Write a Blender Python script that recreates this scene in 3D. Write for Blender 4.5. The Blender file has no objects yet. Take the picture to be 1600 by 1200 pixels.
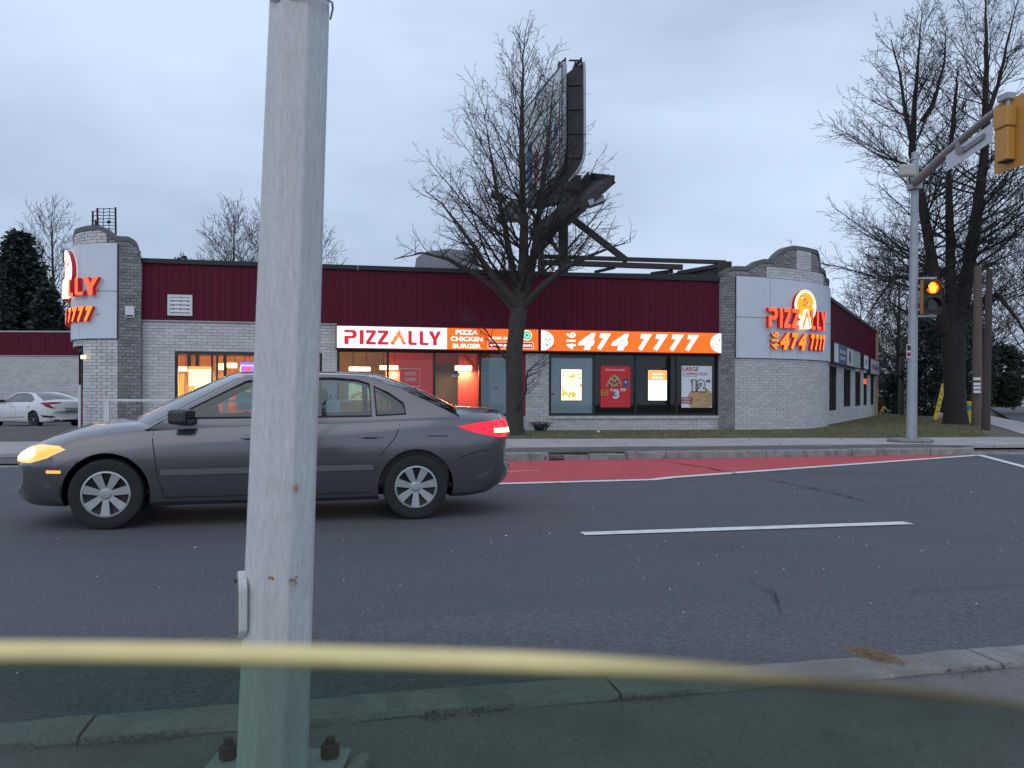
import bpy, bmesh, math, random
from math import sin, cos, pi, radians, atan, atan2, sqrt
from mathutils import Vector, Matrix, noise
from mathutils.bvhtree import BVHTree
from mathutils.geometry import tessellate_polygon
R = random.Random(7)
scn = bpy.context.scene
C = scn.collection

# ---------------------------------------------------------------- camera
F, ROLL, HC, CAMZ = 1230.0, 0.0035, 18.0, 1.2
cam_d = bpy.data.cameras.new('camera'); cam = bpy.data.objects.new('camera', cam_d); C.objects.link(cam)
cam_d.sensor_width = 36; cam_d.lens = 36 * F / 1600; cam_d.shift_y = HC / 1600
cam_d.clip_start = 0.02; cam_d.clip_end = 1500
cam.location = (0, 0, CAMZ); cam.rotation_euler = (pi / 2, -ROLL, 0)
cam_d.dof.use_dof = True; cam_d.dof.focus_distance = 18; cam_d.dof.aperture_fstop = 9.5
scn.camera = cam

# ---------------------------------------------------------------- world, sun, exposure
SUN_EL, SUN_AZ = radians(38), radians(200)
w = bpy.data.worlds.new('World'); scn.world = w; w.use_nodes = True
nt = w.node_tree; nt.nodes.clear()
def wn(t, **k):
    n = nt.nodes.new(t)
    for a, b in k.items(): setattr(n, a, b)
    return n
sky = wn('ShaderNodeTexSky', sky_type='NISHITA', sun_disc=False); sky.sun_elevation = SUN_EL; sky.sun_rotation = SUN_AZ
sky.air_density = 1.0; sky.dust_density = 2.0
tc = wn('ShaderNodeTexCoord'); mp = wn('ShaderNodeMapping'); mp.inputs['Scale'].default_value = (1.2, 1.2, 3.2); mp.inputs['Location'].default_value = (12.7885, 0.5002, 5.5006)
nz = wn('ShaderNodeTexNoise'); nz.inputs['Scale'].default_value = 1.5; nz.inputs['Detail'].default_value = 4; nz.inputs['Roughness'].default_value = 0.5
cr = wn('ShaderNodeValToRGB')
cr.color_ramp.elements[0].position = 0.34; cr.color_ramp.elements[0].color = (0.405, 0.50, 0.655, 1)
cr.color_ramp.elements[1].position = 0.66; cr.color_ramp.elements[1].color = (0.60, 0.72, 0.905, 1)
mul = wn('ShaderNodeVectorMath', operation='SCALE'); mul.inputs['Scale'].default_value = 10.0
mix = wn('ShaderNodeMixRGB'); mix.inputs[0].default_value = 0.93
bg = wn('ShaderNodeBackground'); bg.inputs[1].default_value = 0.1
out = wn('ShaderNodeOutputWorld')
L = nt.links.new
L(tc.outputs['Generated'], mp.inputs[0]); L(mp.outputs[0], nz.inputs['Vector']); L(nz.outputs['Fac'], cr.inputs[0])
L(cr.outputs[0], mul.inputs[0]); L(sky.outputs[0], mix.inputs[1]); L(mul.outputs[0], mix.inputs[2])
L(mix.outputs[0], bg.inputs[0]); L(bg.outputs[0], out.inputs[0])
sl = bpy.data.lights.new('sun', 'SUN'); sl.energy = 0.55; sl.angle = radians(70); sl.color = (1.0, 0.96, 0.9)
so = bpy.data.objects.new('sun', sl); C.objects.link(so)
so.rotation_euler = (radians(90) - SUN_EL, 0, radians(-20))
vs = scn.view_settings; vs.view_transform = 'Standard'; vs.look = 'None'; vs.exposure = 0.22; vs.gamma = 1; vs.use_curve_mapping = False
scn.cycles.use_denoising = True
scn.cycles.max_bounces = 8; scn.cycles.transparent_max_bounces = 24

# ---------------------------------------------------------------- helpers
def at(px, py, Y):                                       # the place at depth Y along a line of sight
    dx, dy = px - 800, py - 600
    return Vector(((dx + ROLL * dy) / F * Y, Y, CAMZ + (HC - dy + ROLL * dx) / F * Y))
def gnd(px, py, z=0.0):
    dx, dy = px - 800, py - 600
    Y = (CAMZ - z) * F / -(HC - dy + ROLL * dx)
    return Vector(((dx + ROLL * dy) / F * Y, Y, z))
TH = atan(0.19); OY = 24.3; ct, st = cos(TH), sin(TH)
def FL(px, py=600, d=0.0):                               # point of the facade plane (moved back by d): local x, z
    dx, dy = px - 800, py - 600
    a = (dx + ROLL * dy) / F; b = (HC - dy + ROLL * dx) / F
    t = (d + OY * ct) / (-a * st + ct)
    return (a * t * ct + (t - OY) * st, CAMZ + b * t)
def fx(px): return FL(px)[0]
def w2l(X, Y): return Vector((X * ct + (Y - OY) * st, -X * st + (Y - OY) * ct))
def l2w(x, y, z=0.0): return Vector((x * ct - y * st, OY + x * st + y * ct, z))

def empty(name, loc=(0, 0, 0), rz=0.0):
    o = bpy.data.objects.new(name, None); C.objects.link(o); o.location = loc; o.rotation_euler = (0, 0, rz)
    o.empty_display_size = 0.1
    return o
def thing(name, label, cat, loc=(0, 0, 0), rz=0.0, group=None):
    o = empty(name, loc, rz); o['label'] = label; o['category'] = cat
    if group: o['group'] = group
    return o
def tag(o, label, cat, group=None):
    o['label'] = label; o['category'] = cat
    if group: o['group'] = group
    return o

class MB:
    def __init__(s): s.v = []; s.f = []; s.m = []; s.mi = 0; s.sm = []; s.smooth = False
    def poly(s, pts):
        n = len(s.v); s.v += [tuple(p) for p in pts]; s.face(list(range(n, n + len(pts))))
    def face(s, idx): s.f.append(idx); s.m.append(s.mi); s.sm.append(s.smooth)
    def box(s, x0, x1, y0, y1, z0, z1, M=None):
        p = [Vector((x, y, z)) for z in (z0, z1) for y in (y0, y1) for x in (x0, x1)]
        if M: p = [M @ q for q in p]
        n = len(s.v); s.v += [tuple(q) for q in p]
        for f in ((0, 2, 3, 1), (4, 5, 7, 6), (0, 1, 5, 4), (2, 6, 7, 3), (0, 4, 6, 2), (1, 3, 7, 5)): s.face([n + i for i in f])
        return s
    def bar(s, a, b, w, h, up=(0, 0, 1)):
        a, b = Vector(a), Vector(b); d = (b - a); l = d.length; d.normalize(); up = Vector(up)
        if abs(d.dot(up)) > .99: up = Vector((0, 1, 0))
        x = d.cross(up).normalized(); z = x.cross(d)
        M = Matrix((x, d, z)).transposed().to_4x4(); M.translation = a
        return s.box(-w / 2, w / 2, 0, l, -h / 2, h / 2, M)
    def tube(s, pts, rad, n=8, cap=True):
        pts = [Vector(p) for p in pts]
        if not isinstance(rad, (list, tuple)): rad = [rad] * len(pts)
        base = len(s.v); up = Vector((0, 0, 1)); px = None
        for i, p in enumerate(pts):
            d = (pts[min(i + 1, len(pts) - 1)] - pts[max(i - 1, 0)]); d.normalize()
            if px is None:
                px = d.cross(up if abs(d.z) < .95 else Vector((0, 1, 0))).normalized()
            else:
                px = (px - d * px.dot(d)).normalized()
            py = d.cross(px)
            for k in range(n):
                a = 2 * pi * k / n
                s.v.append(tuple(p + (px * cos(a) + py * sin(a)) * rad[i]))
        for i in range(len(pts) - 1):
            for k in range(n):
                a = base + i * n + k; b = base + i * n + (k + 1) % n
                s.face([a, b, b + n, a + n])
        if cap:
            s.face([base + k for k in range(n)][::-1]); s.face([base + (len(pts) - 1) * n + k for k in range(n)])
        return s
    def prism(s, pts, off):                              # closed outline pushed along off
        off = Vector(off); pts = [Vector(p) for p in pts]; n = len(pts); b = len(s.v)
        s.v += [tuple(p) for p in pts] + [tuple(p + off) for p in pts]
        s.face(list(range(b, b + n))); s.face(list(range(b + 2 * n - 1, b + n - 1, -1)))
        for i in range(n):
            j = (i + 1) % n; s.face([b + i, b + n + i, b + n + j, b + j])
        return s
    def grid(s, fn, nu, nv):
        b = len(s.v)
        for j in range(nv + 1):
            for i in range(nu + 1): s.v.append(tuple(fn(i / nu, j / nv)))
        for j in range(nv):
            for i in range(nu):
                a = b + j * (nu + 1) + i; s.face([a, a + 1, a + nu + 2, a + nu + 1])
        return s
    def lathe(s, prof, n=24, M=None):                    # (radius, height) about local z
        b = len(s.v)
        for r, h in prof:
            for k in range(n):
                p = Vector((r * cos(2 * pi * k / n), r * sin(2 * pi * k / n), h))
                s.v.append(tuple(M @ p if M else p))
        for i in range(len(prof) - 1):
            for k in range(n):
                a = b + i * n + k; c = b + i * n + (k + 1) % n; s.face([a, c, c + n, a + n])
        return s
    def add(s, me, M=None):
        b = len(s.v); s.v += [tuple(M @ v.co if M else v.co) for v in me.vertices]
        for p in me.polygons: s.face([b + i for i in p.vertices])
        return s
    def mesh(s, name):
        me = bpy.data.meshes.new(name); me.from_pydata(s.v, [], s.f)
        me.polygons.foreach_set('material_index', s.m); me.polygons.foreach_set('use_smooth', s.sm); me.update()
        return me
    def obj(s, name, mats, parent=None, smooth=None, loc=None, rz=None, fix=True, bev=0):
        me = s.mesh(name)
        for m in (mats if isinstance(mats, (list, tuple)) else [mats]): me.materials.append(m)
        if fix or bev:
            bm = bmesh.new(); bm.from_mesh(me)
            if fix: bmesh.ops.recalc_face_normals(bm, faces=bm.faces)
            if bev: bmesh.ops.bevel(bm, geom=[e for e in bm.edges if e.is_manifold and e.calc_face_angle(0) > .5], offset=bev, segments=2, affect='EDGES', profile=.5, clamp_overlap=True)
            bm.to_mesh(me); bm.free()
        if smooth: sm(me, smooth)
        o = bpy.data.objects.new(name, me); C.objects.link(o)
        if parent: o.parent = parent
        if loc: o.location = loc
        if rz: o.rotation_euler = (0, 0, rz)
        return o
def sm(me, ang=35):
    me.polygons.foreach_set('use_smooth', [True] * len(me.polygons))
    try: me.set_sharp_from_angle(angle=radians(ang))
    except Exception: pass
def inst(name, me, parent, loc=(0, 0, 0), rz=0.0):
    o = bpy.data.objects.new(name, me); C.objects.link(o); o.parent = parent; o.location = loc; o.rotation_euler = (0, 0, rz)
    return o
def structure(o): o['kind'] = 'structure'; return o
def stuff(o): o['kind'] = 'stuff'; return o

# ---------------------------------------------------------------- materials
def mat(name, col, rough=.7, metal=0.0, var=.12, scale=6.0, bump=0.0, bscale=None, rnd=0.0, emit=None, es=1.0, coat=0.0, spec=.5, speck=0.0, stain=None, sscale=1.2, samt=.5, stretch=None):
    m = bpy.data.materials.new(name); m.use_nodes = True; t = m.node_tree; b = t.nodes['Principled BSDF']; l = t.links.new
    b.inputs['Roughness'].default_value = rough; b.inputs['Metallic'].default_value = metal
    b.inputs['Specular IOR Level'].default_value = spec; b.inputs['Coat Weight'].default_value = coat; b.inputs['Coat Roughness'].default_value = .06
    co = t.nodes.new('ShaderNodeTexCoord'); src = co.outputs['Object']
    if stretch:
        mpg = t.nodes.new('ShaderNodeMapping'); mpg.inputs['Scale'].default_value = stretch; l(src, mpg.inputs[0]); src = mpg.outputs[0]
    def nz(sc, det=5, ro=.6):
        n = t.nodes.new('ShaderNodeTexNoise'); n.inputs['Scale'].default_value = sc; n.inputs['Detail'].default_value = det; n.inputs['Roughness'].default_value = ro
        l(src, n.inputs['Vector']); return n.outputs['Fac']
    def mth(op, a, bb=None, clamp=False):
        n = t.nodes.new('ShaderNodeMath'); n.operation = op; n.use_clamp = clamp
        for i, x in enumerate((a, bb)):
            if x is None: continue
            if isinstance(x, (int, float)): n.inputs[i].default_value = x
            else: l(x, n.inputs[i])
        return n.outputs[0]
    rgb = t.nodes.new('ShaderNodeRGB'); rgb.outputs[0].default_value = (*col, 1)
    f = None
    if var: f = mth('MULTIPLY_ADD', mth('SUBTRACT', nz(scale), .5), var * 4); f.node.inputs[2].default_value = 1
    if rnd:
        g = t.nodes.new('ShaderNodeNewGeometry'); oi = t.nodes.new('ShaderNodeObjectInfo')
        r = mth('FRACT', mth('ADD', g.outputs['Random Per Island'], oi.outputs['Random']))
        r = mth('MULTIPLY_ADD', mth('SUBTRACT', r, .5), rnd * 2); r.node.inputs[2].default_value = 1
        f = mth('MULTIPLY', f, r) if f else r
    if speck:
        for sc_, am in ((230, 9), (110, 8), (40, 2.0)):
            s = mth('SUBTRACT', nz(sc_, 2, .7), .5); s = mth('MULTIPLY_ADD', s, speck * am); s.node.inputs[2].default_value = 1
            f = mth('MULTIPLY', f, s) if f else s
    c = rgb.outputs[0]
    if f is not None:
        f = mth('MAXIMUM', f, 0.05)
        sc = t.nodes.new('ShaderNodeVectorMath'); sc.operation = 'SCALE'; l(c, sc.inputs[0]); l(f, sc.inputs['Scale']); c = sc.outputs[0]
    if stain:
        rr = t.nodes.new('ShaderNodeMapRange'); rr.inputs[1].default_value = .5; rr.inputs[2].default_value = .72; rr.inputs[4].default_value = samt
        l(nz(sscale, 6, .65), rr.inputs[0])
        mx = t.nodes.new('ShaderNodeMixRGB'); l(rr.outputs[0], mx.inputs[0]); l(c, mx.inputs[1]); mx.inputs[2].default_value = (*stain, 1); c = mx.outputs[0]
    l(c, b.inputs['Base Color'])
    if bump:
        bp = t.nodes.new('ShaderNodeBump'); bp.inputs['Strength'].default_value = bump; bp.inputs['Distance'].default_value = .02
        l(nz(bscale or scale * 4, 4), bp.inputs['Height']); l(bp.outputs[0], b.inputs['Normal'])
    if emit: b.inputs['Emission Color'].default_value = (*emit, 1); b.inputs['Emission Strength'].default_value = es
    return m
def glass(name, tint=(.9, .95, .95), gloss=.08, rough=.02):
    m = bpy.data.materials.new(name); m.use_nodes = True; t = m.node_tree; t.nodes.clear(); l = t.links.new
    tr = t.nodes.new('ShaderNodeBsdfTransparent'); tr.inputs[0].default_value = (*tint, 1)
    gl = t.nodes.new('ShaderNodeBsdfGlossy'); gl.inputs['Roughness'].default_value = rough; gl.inputs[0].default_value = (.9, .9, .9, 1)
    fr = t.nodes.new('ShaderNodeFresnel'); fr.inputs[0].default_value = 1.45
    ad = t.nodes.new('ShaderNodeMath'); ad.operation = 'MULTIPLY'; ad.inputs[1].default_value = gloss / .04; ad.use_clamp = True
    mx = t.nodes.new('ShaderNodeMixShader'); o = t.nodes.new('ShaderNodeOutputMaterial')
    l(fr.outputs[0], ad.inputs[0]); l(ad.outputs[0], mx.inputs[0]); l(tr.outputs[0], mx.inputs[1]); l(gl.outputs[0], mx.inputs[2]); l(mx.outputs[0], o.inputs[0])
    return m
M_ = {}
M_['asphalt'] = mat('asphalt', (.080, .084, .097), .78, var=.11, scale=.9, bump=.45, bscale=130, speck=.30, stain=(.050, .054, .064), sscale=.45, samt=.85, stretch=(.45, 1, 1))
M_['asphalt_old'] = mat('asphalt_old', (.105, .105, .11), .85, var=.16, scale=2, bump=.5, bscale=120, speck=.2, stain=(.075, .07, .066), sscale=1.6, samt=.6)
M_['track'] = mat('worn_asphalt', (.086, .091, .104), .8, var=.12, scale=1.5, bump=.45, bscale=130, speck=.3, stain=(.078, .082, .093), sscale=.8, samt=.8, stretch=(.3, 1, 1))
M_['crack'] = mat('crack_tar', (.018, .018, .02), .8, var=.2, scale=20)
M_['red_paint'] = mat('red_lane_paint', (.50, .066, .080), .85, var=.09, scale=1.4, bump=.5, bscale=80, speck=.14, stain=(.30, .055, .06), sscale=1.1, samt=.4)
M_['white_paint'] = mat('road_white', (.70, .70, .70), .7, var=.08, scale=8, bump=.2, bscale=120, stain=(.3, .3, .3), sscale=6, samt=.55)
M_['concrete'] = mat('concrete', (.37, .36, .365), .88, var=.09, scale=3, bump=.3, bscale=70, speck=.08, rnd=.07, stain=(.14, .135, .13), sscale=1.5, samt=.5)
M_['kerb'] = mat('kerb_concrete', (.25, .25, .245), .9, var=.18, scale=6, bump=.8, bscale=40, speck=.16, rnd=.12, stain=(.09, .088, .085), sscale=4.5, samt=.75)
M_['brown_strip'] = mat('boulevard_dirt', (.115, .10, .092), .95, var=.2, scale=4, bump=.5, bscale=60, speck=.15)
M_['grass_base'] = mat('lawn_soil', (.115, .112, .068), .95, var=.22, scale=1.3, bump=.6, bscale=40, stain=(.12, .10, .06), sscale=.8, samt=.6)
M_['grass'] = mat('grass_blades', (.15, .15, .075), .8, var=.15, scale=.8, rnd=.4, stain=(.17, .145, .08), sscale=.7, samt=.8)
M_['lot'] = mat('parking_asphalt', (.075, .077, .085), .8, var=.12, scale=1, bump=.3, bscale=100, speck=.12)
M_['brick_white'] = mat('painted_brick', (.54, .54, .555), .8, var=.06, scale=14, bump=.4, bscale=45, rnd=.10, stain=(.36, .36, .365), sscale=2.2, samt=.5)
M_['mortar'] = mat('mortar', (.37, .37, .375), .95, var=.1, scale=12, bump=.3)
M_['brick_rough'] = mat('split_face_brick', (.24, .237, .25), .92, var=.16, scale=18, bump=1.0, bscale=38, rnd=.24)
M_['mortar_dark'] = mat('mortar_dark', (.13, .13, .138), .95, var=.1, scale=12)
M_['coping_grey'] = mat('tower_coping', (.12, .125, .135), .8, var=.14, scale=8, bump=.3)
M_['red_metal'] = mat('red_cladding', (.108, .0125, .030), .6, var=.05, scale=2.0, rnd=.07, spec=.12, stain=(.085, .010, .022), sscale=.7, samt=.35)
M_['coping'] = mat('dark_coping', (.011, .013, .020), .6, var=.12, scale=4)
M_['trim'] = mat('trim_metal', (.42, .36, .38), .5, var=.08, scale=5)
M_['panel'] = mat('sign_panel_metal', (.58, .63, .72), .42, var=.02, scale=1.5, rnd=.03)
M_['frame'] = mat('black_frame', (.014, .015, .02), .45, var=.1, scale=8)
M_['roof'] = mat('roof_gravel', (.12, .12, .12), .95, var=.12, scale=10)
M_['white_metal'] = mat('white_metal', (.62, .64, .67), .45, var=.05, scale=7, stain=(.35, .35, .35), sscale=3, samt=.3)
M_['dark_metal'] = mat('rusty_dark_steel', (.035, .028, .030), .7, var=.25, scale=8, bump=.2)
M_['steel'] = mat('galvanised_steel', (.33, .36, .40), .5, metal=.35, var=.10, scale=7, stain=(.24, .26, .29), sscale=5, samt=.5)
M_['arm'] = mat('weathered_arm_steel', (.24, .22, .225), .55, metal=.3, var=.1, scale=6)
M_['near'] = mat('near_pavement', (.150, .140, .138), .9, var=.10, scale=1.3, bump=.22, bscale=150, speck=.16, stain=(.082, .080, .078), sscale=1.1, samt=.9)
M_['black'] = mat('matt_black', (.010, .010, .012), .6, var=.1, scale=8)
M_['rubber'] = mat('tyre_rubber', (.016, .016, .018), .85, var=.15, scale=25)
M_['bark'] = mat('bark', (.050, .042, .040), .95, var=.3, scale=14, bump=1.0, bscale=16, stretch=(1, 1, .28))
M_['bark_dark'] = mat('bark_dark', (.026, .022, .022), .95, var=.3, scale=14, bump=1.0, bscale=16, stretch=(1, 1, .28))
M_['twig'] = mat('twig_bark', (.034, .029, .030), .9, var=.2, scale=6)
M_['needle'] = mat('spruce_needles', (.026, .040, .034), .8, var=.25, scale=1.2, rnd=.7)
M_['needle2'] = mat('pine_needles', (.026, .040, .026), .8, var=.2, scale=2, rnd=.45)
M_['wood'] = mat('pole_wood', (.115, .085, .072), .9, var=.2, scale=9, bump=.6, stretch=(1, 1, .15))
M_['wood_dark'] = mat('pole_wood_dark', (.055, .043, .040), .9, var=.2, scale=9, bump=.6, stretch=(1, 1, .15))
M_['signal_yellow'] = mat('signal_yellow', (.50, .245, .05), .5, var=.05, scale=5, stain=(.40, .19, .045), sscale=3, samt=.4)
M_['yellow'] = mat('yellow_plastic', (.62, .44, .05), .5, var=.06, scale=6)
M_['shop_glass'] = glass('shop_glass', (.94, .96, .97), .028)
M_['glass_dark'] = mat('dark_glass', (.012, .014, .018), .06, var=0, spec=.6)
M_['teal_film'] = mat('teal_window_film', (.30, .40, .44), .35, var=.05, scale=.8)
M_['tan'] = mat('tan_tile', (.72, .52, .24), .7, var=.15, scale=5, rnd=.15)
M_['red_wall'] = mat('red_interior_paint', (.55, .04, .02), .55, var=.05, scale=2)
M_['brown'] = mat('brown_door_wood', (.12, .075, .045), .5, var=.12, scale=3)
M_['ceiling'] = mat('interior_ceiling', (.6, .55, .45), .8, var=.04)
M_['int_dark'] = mat('dark_interior', (.035, .033, .033), .8, var=.1)
def em(name, col, s=1.0, var=0):
    return mat(name, tuple(min(.8, c) for c in col), .4, var=0, emit=col, es=s)
E = {}
E['white'] = em('sign_white_lit', (.70, .73, .80), 1.0)
E['orange'] = em('sign_orange_lit', (.80, .115, .006), 1.0)
E['text_white'] = em('sign_text_lit', (.88, .80, .74), 1.0)
E['red'] = em('sign_red_lit', (.40, .008, .016), 1.0)
E['slice'] = em('slice_orange_lit', (.85, .17, .03), 1.0)
E['letter'] = em('channel_red_lit', (1.0, .085, .022), 1.15)
E['digit'] = em('channel_orange_lit', (1.0, .20, .012), 1.1)
E['side'] = em('channel_side_red', (.30, .012, .02), .35)
E['pizza'] = em('pizza_orange_lit', (1.0, .27, .01), 1.15)
E['outline'] = em('channel_outline_lit', (1, .72, .55), 1.1)
E['glow'] = em('white_glow', (1, .95, .78), 1.5)
E['lamp'] = em('lamp_warm', (1, .78, .40), 2.4)
E['box'] = em('lightbox', (1, .90, .55), 1.0)
E['boxo'] = em('lightbox_orange', (1, .36, .08), 1.1)
E['boxy'] = em('lightbox_yellow', (.75, .36, .05), 1.0)
E['purple'] = em('open_purple', (.16, .13, .75), 1.4)
E['pink'] = em('open_pink', (1, .55, .75), 2.0)
E['handd'] = em('signal_hand_hot', (1, .52, .02), 2.2)
E['handr'] = em('signal_hand_lens', (.9, .09, .01), 1.0)
P = {k: mat('print_' + k, c, .6, var=.03) for k, c in dict(white=(.62, .64, .68), red=(.34, .012, .03), darkred=(.20, .01, .02), black=(.03, .03, .035), tan=(.5, .33, .16), brown=(.16, .05, .03), blue=(.04, .08, .24), orange=(.6, .22, .04), green=(.04, .28, .14), cream=(.6, .5, .3), teal=(.05, .3, .28), grey=(.25, .27, .30)).items()}

# ---------------------------------------------------------------- lettering
_font_cache = {}
def glyphs(text, bold=0.0, shear=0.0, sp=1.0):
    k = (text, bold, shear, sp)
    if k not in _font_cache:
        cu = bpy.data.curves.new('text', 'FONT'); cu.body = text; cu.offset = bold; cu.shear = shear; cu.space_character = sp; cu.resolution_u = 4
        o = bpy.data.objects.new('text', cu); me = bpy.data.meshes.new_from_object(o)
        bpy.data.objects.remove(o); bpy.data.curves.remove(cu)
        xs = [v.co.x for v in me.vertices]; ys = [v.co.y for v in me.vertices]
        _font_cache[k] = (me, min(xs), max(xs), min(ys), max(ys))
    return _font_cache[k]
def text(name, s, parent, m, x0, x1, z0, z1, y, bold=.02, shear=0.0, rot=False, sp=1.0, depth=.004):
    """lettering filling the rectangle x0..x1, z0..z1 of a plane that faces local -y"""
    me, a, b, c, d = glyphs(s, bold, shear, sp)
    mb = MB(); pts = []
    for v in me.vertices:
        u = (v.co.x - a) / (b - a); q = (v.co.y - c) / (d - c)
        if rot: u, q = 1 - q, u                          # reads upwards
        pts.append(Vector((x0 + (x1 - x0) * u, y, z0 + (z1 - z0) * q)))
    n = len(pts); mb.v = [tuple(p) for p in pts] + [(p.x, p.y + depth, p.z) for p in pts]
    ed = {}
    for p in me.polygons:
        mb.face(list(p.vertices))
        vv = list(p.vertices)
        for i in range(len(vv)):
            e = (vv[i], vv[(i + 1) % len(vv)]); ed[e] = ed.get(e, 0) + 1
    for (i, j) in list(ed):
        if (j, i) not in ed: mb.face([i, i + n, j + n, j])
    return mb.obj(name, m, parent, fix=False)
def disc(mb, cx, cz, rx, rz, y, n=24, a0=0, a1=2 * pi, th=.004):
    full = abs(a1 - a0 - 2 * pi) < 1e-6
    pts = [(cx + rx * cos(a0 + (a1 - a0) * i / n), y, cz + rz * sin(a0 + (a1 - a0) * i / n)) for i in range(n if full else n + 1)]
    mb.prism(pts, (0, th, 0)); return mb
# PIZZALLY letters as outlines, in units of the letter height
def zed(x, wd): return [(x, 1), (x + wd, 1), (x + wd, .80), (x + wd * .42, .19), (x + wd, .19), (x + wd, 0), (x, 0), (x, .18), (x + wd * .60, .81), (x, .81)]
LET = [('P', [(0, 1), (.50, 1), (.62, .97), (.71, .89), (.75, .76), (.75, .62), (.71, .50), (.62, .43), (.50, .40), (.26, .40), (.26, 0), (0, 0), (0, .58), (.45, .58), (.50, .63), (.50, .76), (.45, .82), (0, .82)]),
       ('I', [(.93, 1), (1.17, 1), (1.17, 0), (.93, 0)]), ('Z', zed(1.31, .61)), ('Z', zed(2.03, .66)),
       ('L', [(3.93, 1), (4.15, 1), (4.15, .22), (4.19, .18), (4.46, .18), (4.46, 0), (4.04, 0), (3.96, .05), (3.93, .13)]),
       ('L', [(4.64, 1), (4.86, 1), (4.86, .22), (4.90, .18), (5.20, .18), (5.20, 0), (4.75, 0), (4.67, .05), (4.64, .13)]),
       ('Y', [(5.20, 1), (5.46, 1), (5.61, .62), (5.76, 1), (6.0, 1), (5.72, .40), (5.72, 0), (5.49, 0), (5.49, .40)])]
SLICE = [(3.30, 1.02), (3.40, 1.02), (3.79, .10), (3.60, .0), (3.35, .60), (3.02, -.02), (2.82, .10)]
CRUST = [[(2.82, .10), (3.02, -.02), (3.05, .04), (2.86, .16)], [(3.58, .04), (3.60, 0), (3.79, .10), (3.76, .16)]]
# ================================================================ GROUND
def sheet(name, pts, m, z=None, cut=0):
    mb = MB(); mb.poly([(p[0], p[1], p[2] if z is None else z) for p in pts])
    return structure(mb.obj(name, m, fix=False))
def kl(X, off=0.0): return 14.42 + .2 * X + off          # far kerb line
sheet('ground', [(-300, -60), (300, -60), (300, 600), (-300, 600)], M_['grass_base'], -.16)
sheet('road', [(-80, 2.9 - 17.2), (60, 2.9 + 12.9), (60, 28), (12, 16.95), (10.0, 16.55), (-80, -1.4)], M_['asphalt'], 0.0)
def along(X): return 10.62 + .205 * X
lane_w = [gnd(700, 758.5), gnd(800, 756), gnd(1020, 750), gnd(1050, 746.5), gnd(1290, 729), gnd(1530, 711.5)]
# red bus lane
mb = MB(); kp = [(-3.0, kl(-3.0)), (-2.9, kl(-2.9)), (lane_w[0].x, kl(lane_w[0].x)), (lane_w[1].x, kl(lane_w[1].x)), (lane_w[2].x, kl(lane_w[2].x)), (lane_w[3].x, kl(lane_w[3].x)), (lane_w[4].x, kl(lane_w[4].x)), (8.9, kl(8.9))]
lp = [(-3.0, along(-3.0)), (-2.9, along(-2.9)), *[(p.x, p.y) for p in lane_w]]
for i in range(7): mb.poly([(*lp[i], .004), (*lp[i + 1], .004), (*kp[i + 1], .004), (*kp[i], .004)])
structure(mb.obj('bus_lane', M_['red_paint'], fix=False))
def stripe(name, pts, wd, z=.008, m='white_paint', w1=None):
    mb = MB(); n = len(pts)
    e = []
    for i, p in enumerate(pts):
        p = Vector((p[0], p[1])); a = Vector(pts[max(i - 1, 0)][:2]); b = Vector(pts[min(i + 1, n - 1)][:2]); d = (b - a).normalized()
        ww = wd if w1 is None else wd + (w1 - wd) * i / (n - 1)
        nn = Vector((-d.y, d.x)) * ww / 2; e.append((p - nn, p + nn))
    for i in range(n - 1): mb.poly([(*e[i][0], z), (*e[i + 1][0], z), (*e[i + 1][1], z), (*e[i][1], z)])
    return structure(mb.obj(name, M_[m], fix=False))
stripe('lane_marking', lp[:-1] + [(lane_w[5].x, lane_w[5].y)], .17)
e2 = gnd(1600, 730); far = lane_w[5]; dd = (e2 - far)
stripe('lane_marking', [(far.x, far.y + .02), tuple((far + dd * 6)[:2])], .15, z=.012)
d0, d1 = gnd(910, 835), gnd(1420, 818)
stripe('lane_marking', [tuple(d0[:2]), tuple(d1[:2])], .155)
dv = (d1 - d0).normalized()
for k in (-3, -2, -1, 1, 2):
    a = d0 + dv * 9.2 * k; b = a + dv * 3.3; stripe('lane_marking', [tuple(a[:2]), tuple(b[:2])], .13)
g0, g1 = gnd(600, 743), gnd(845, 735.5)
stripe('lane_marking', [tuple(g0[:2]), tuple(((g0 + g1) / 2)[:2]), tuple(g1[:2])], .13, w1=.02)
# seams and cracks in the road
def crack(pix, wd, jit=.6, z=.016):
    pts = []
    for i in range(len(pix) - 1):
        a, b = pix[i], pix[i + 1]; n = max(2, int(abs(b[0] - a[0]) + abs(b[1] - a[1])) // 7)
        for k in range(n):
            t = k / n; pts.append(gnd(a[0] + (b[0] - a[0]) * t + R.uniform(-jit, jit), a[1] + (b[1] - a[1]) * t + R.uniform(-jit, jit) * .5))
    pts.append(gnd(*pix[-1]))
    mb = MB(); e = []
    for i, p in enumerate(pts):
        q = (pts[min(i + 1, len(pts) - 1)] - pts[max(i - 1, 0)]); q = Vector((-q.y, q.x, 0)).normalized() * wd * .5 * R.uniform(.1, 1) * (min(i, len(pts) - 1 - i, 3) + .4) / 3.4
        e.append((p - q, p + q))
    for i in range(len(pts) - 1): mb.poly([(*v[:2], z) for v in (e[i][0], e[i + 1][0], e[i + 1][1], e[i][1])])
    return structure(mb.obj('road_crack', M_['crack'], fix=False))
crack([(1040, 722), (1100, 731), (1160, 743), (1185, 746), (1260, 762), (1310, 773), (1360, 786)], .05)
crack([(1170, 903), (1182, 918), (1212, 930), (1216, 950), (1220, 965)], .018, 1.5)
crack([(1418, 934), (1425, 926), (1436, 923), (1510, 921), (1598, 916)], .012, 1.2)
crack([(1140, 833), (1160, 845)], .03)
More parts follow.
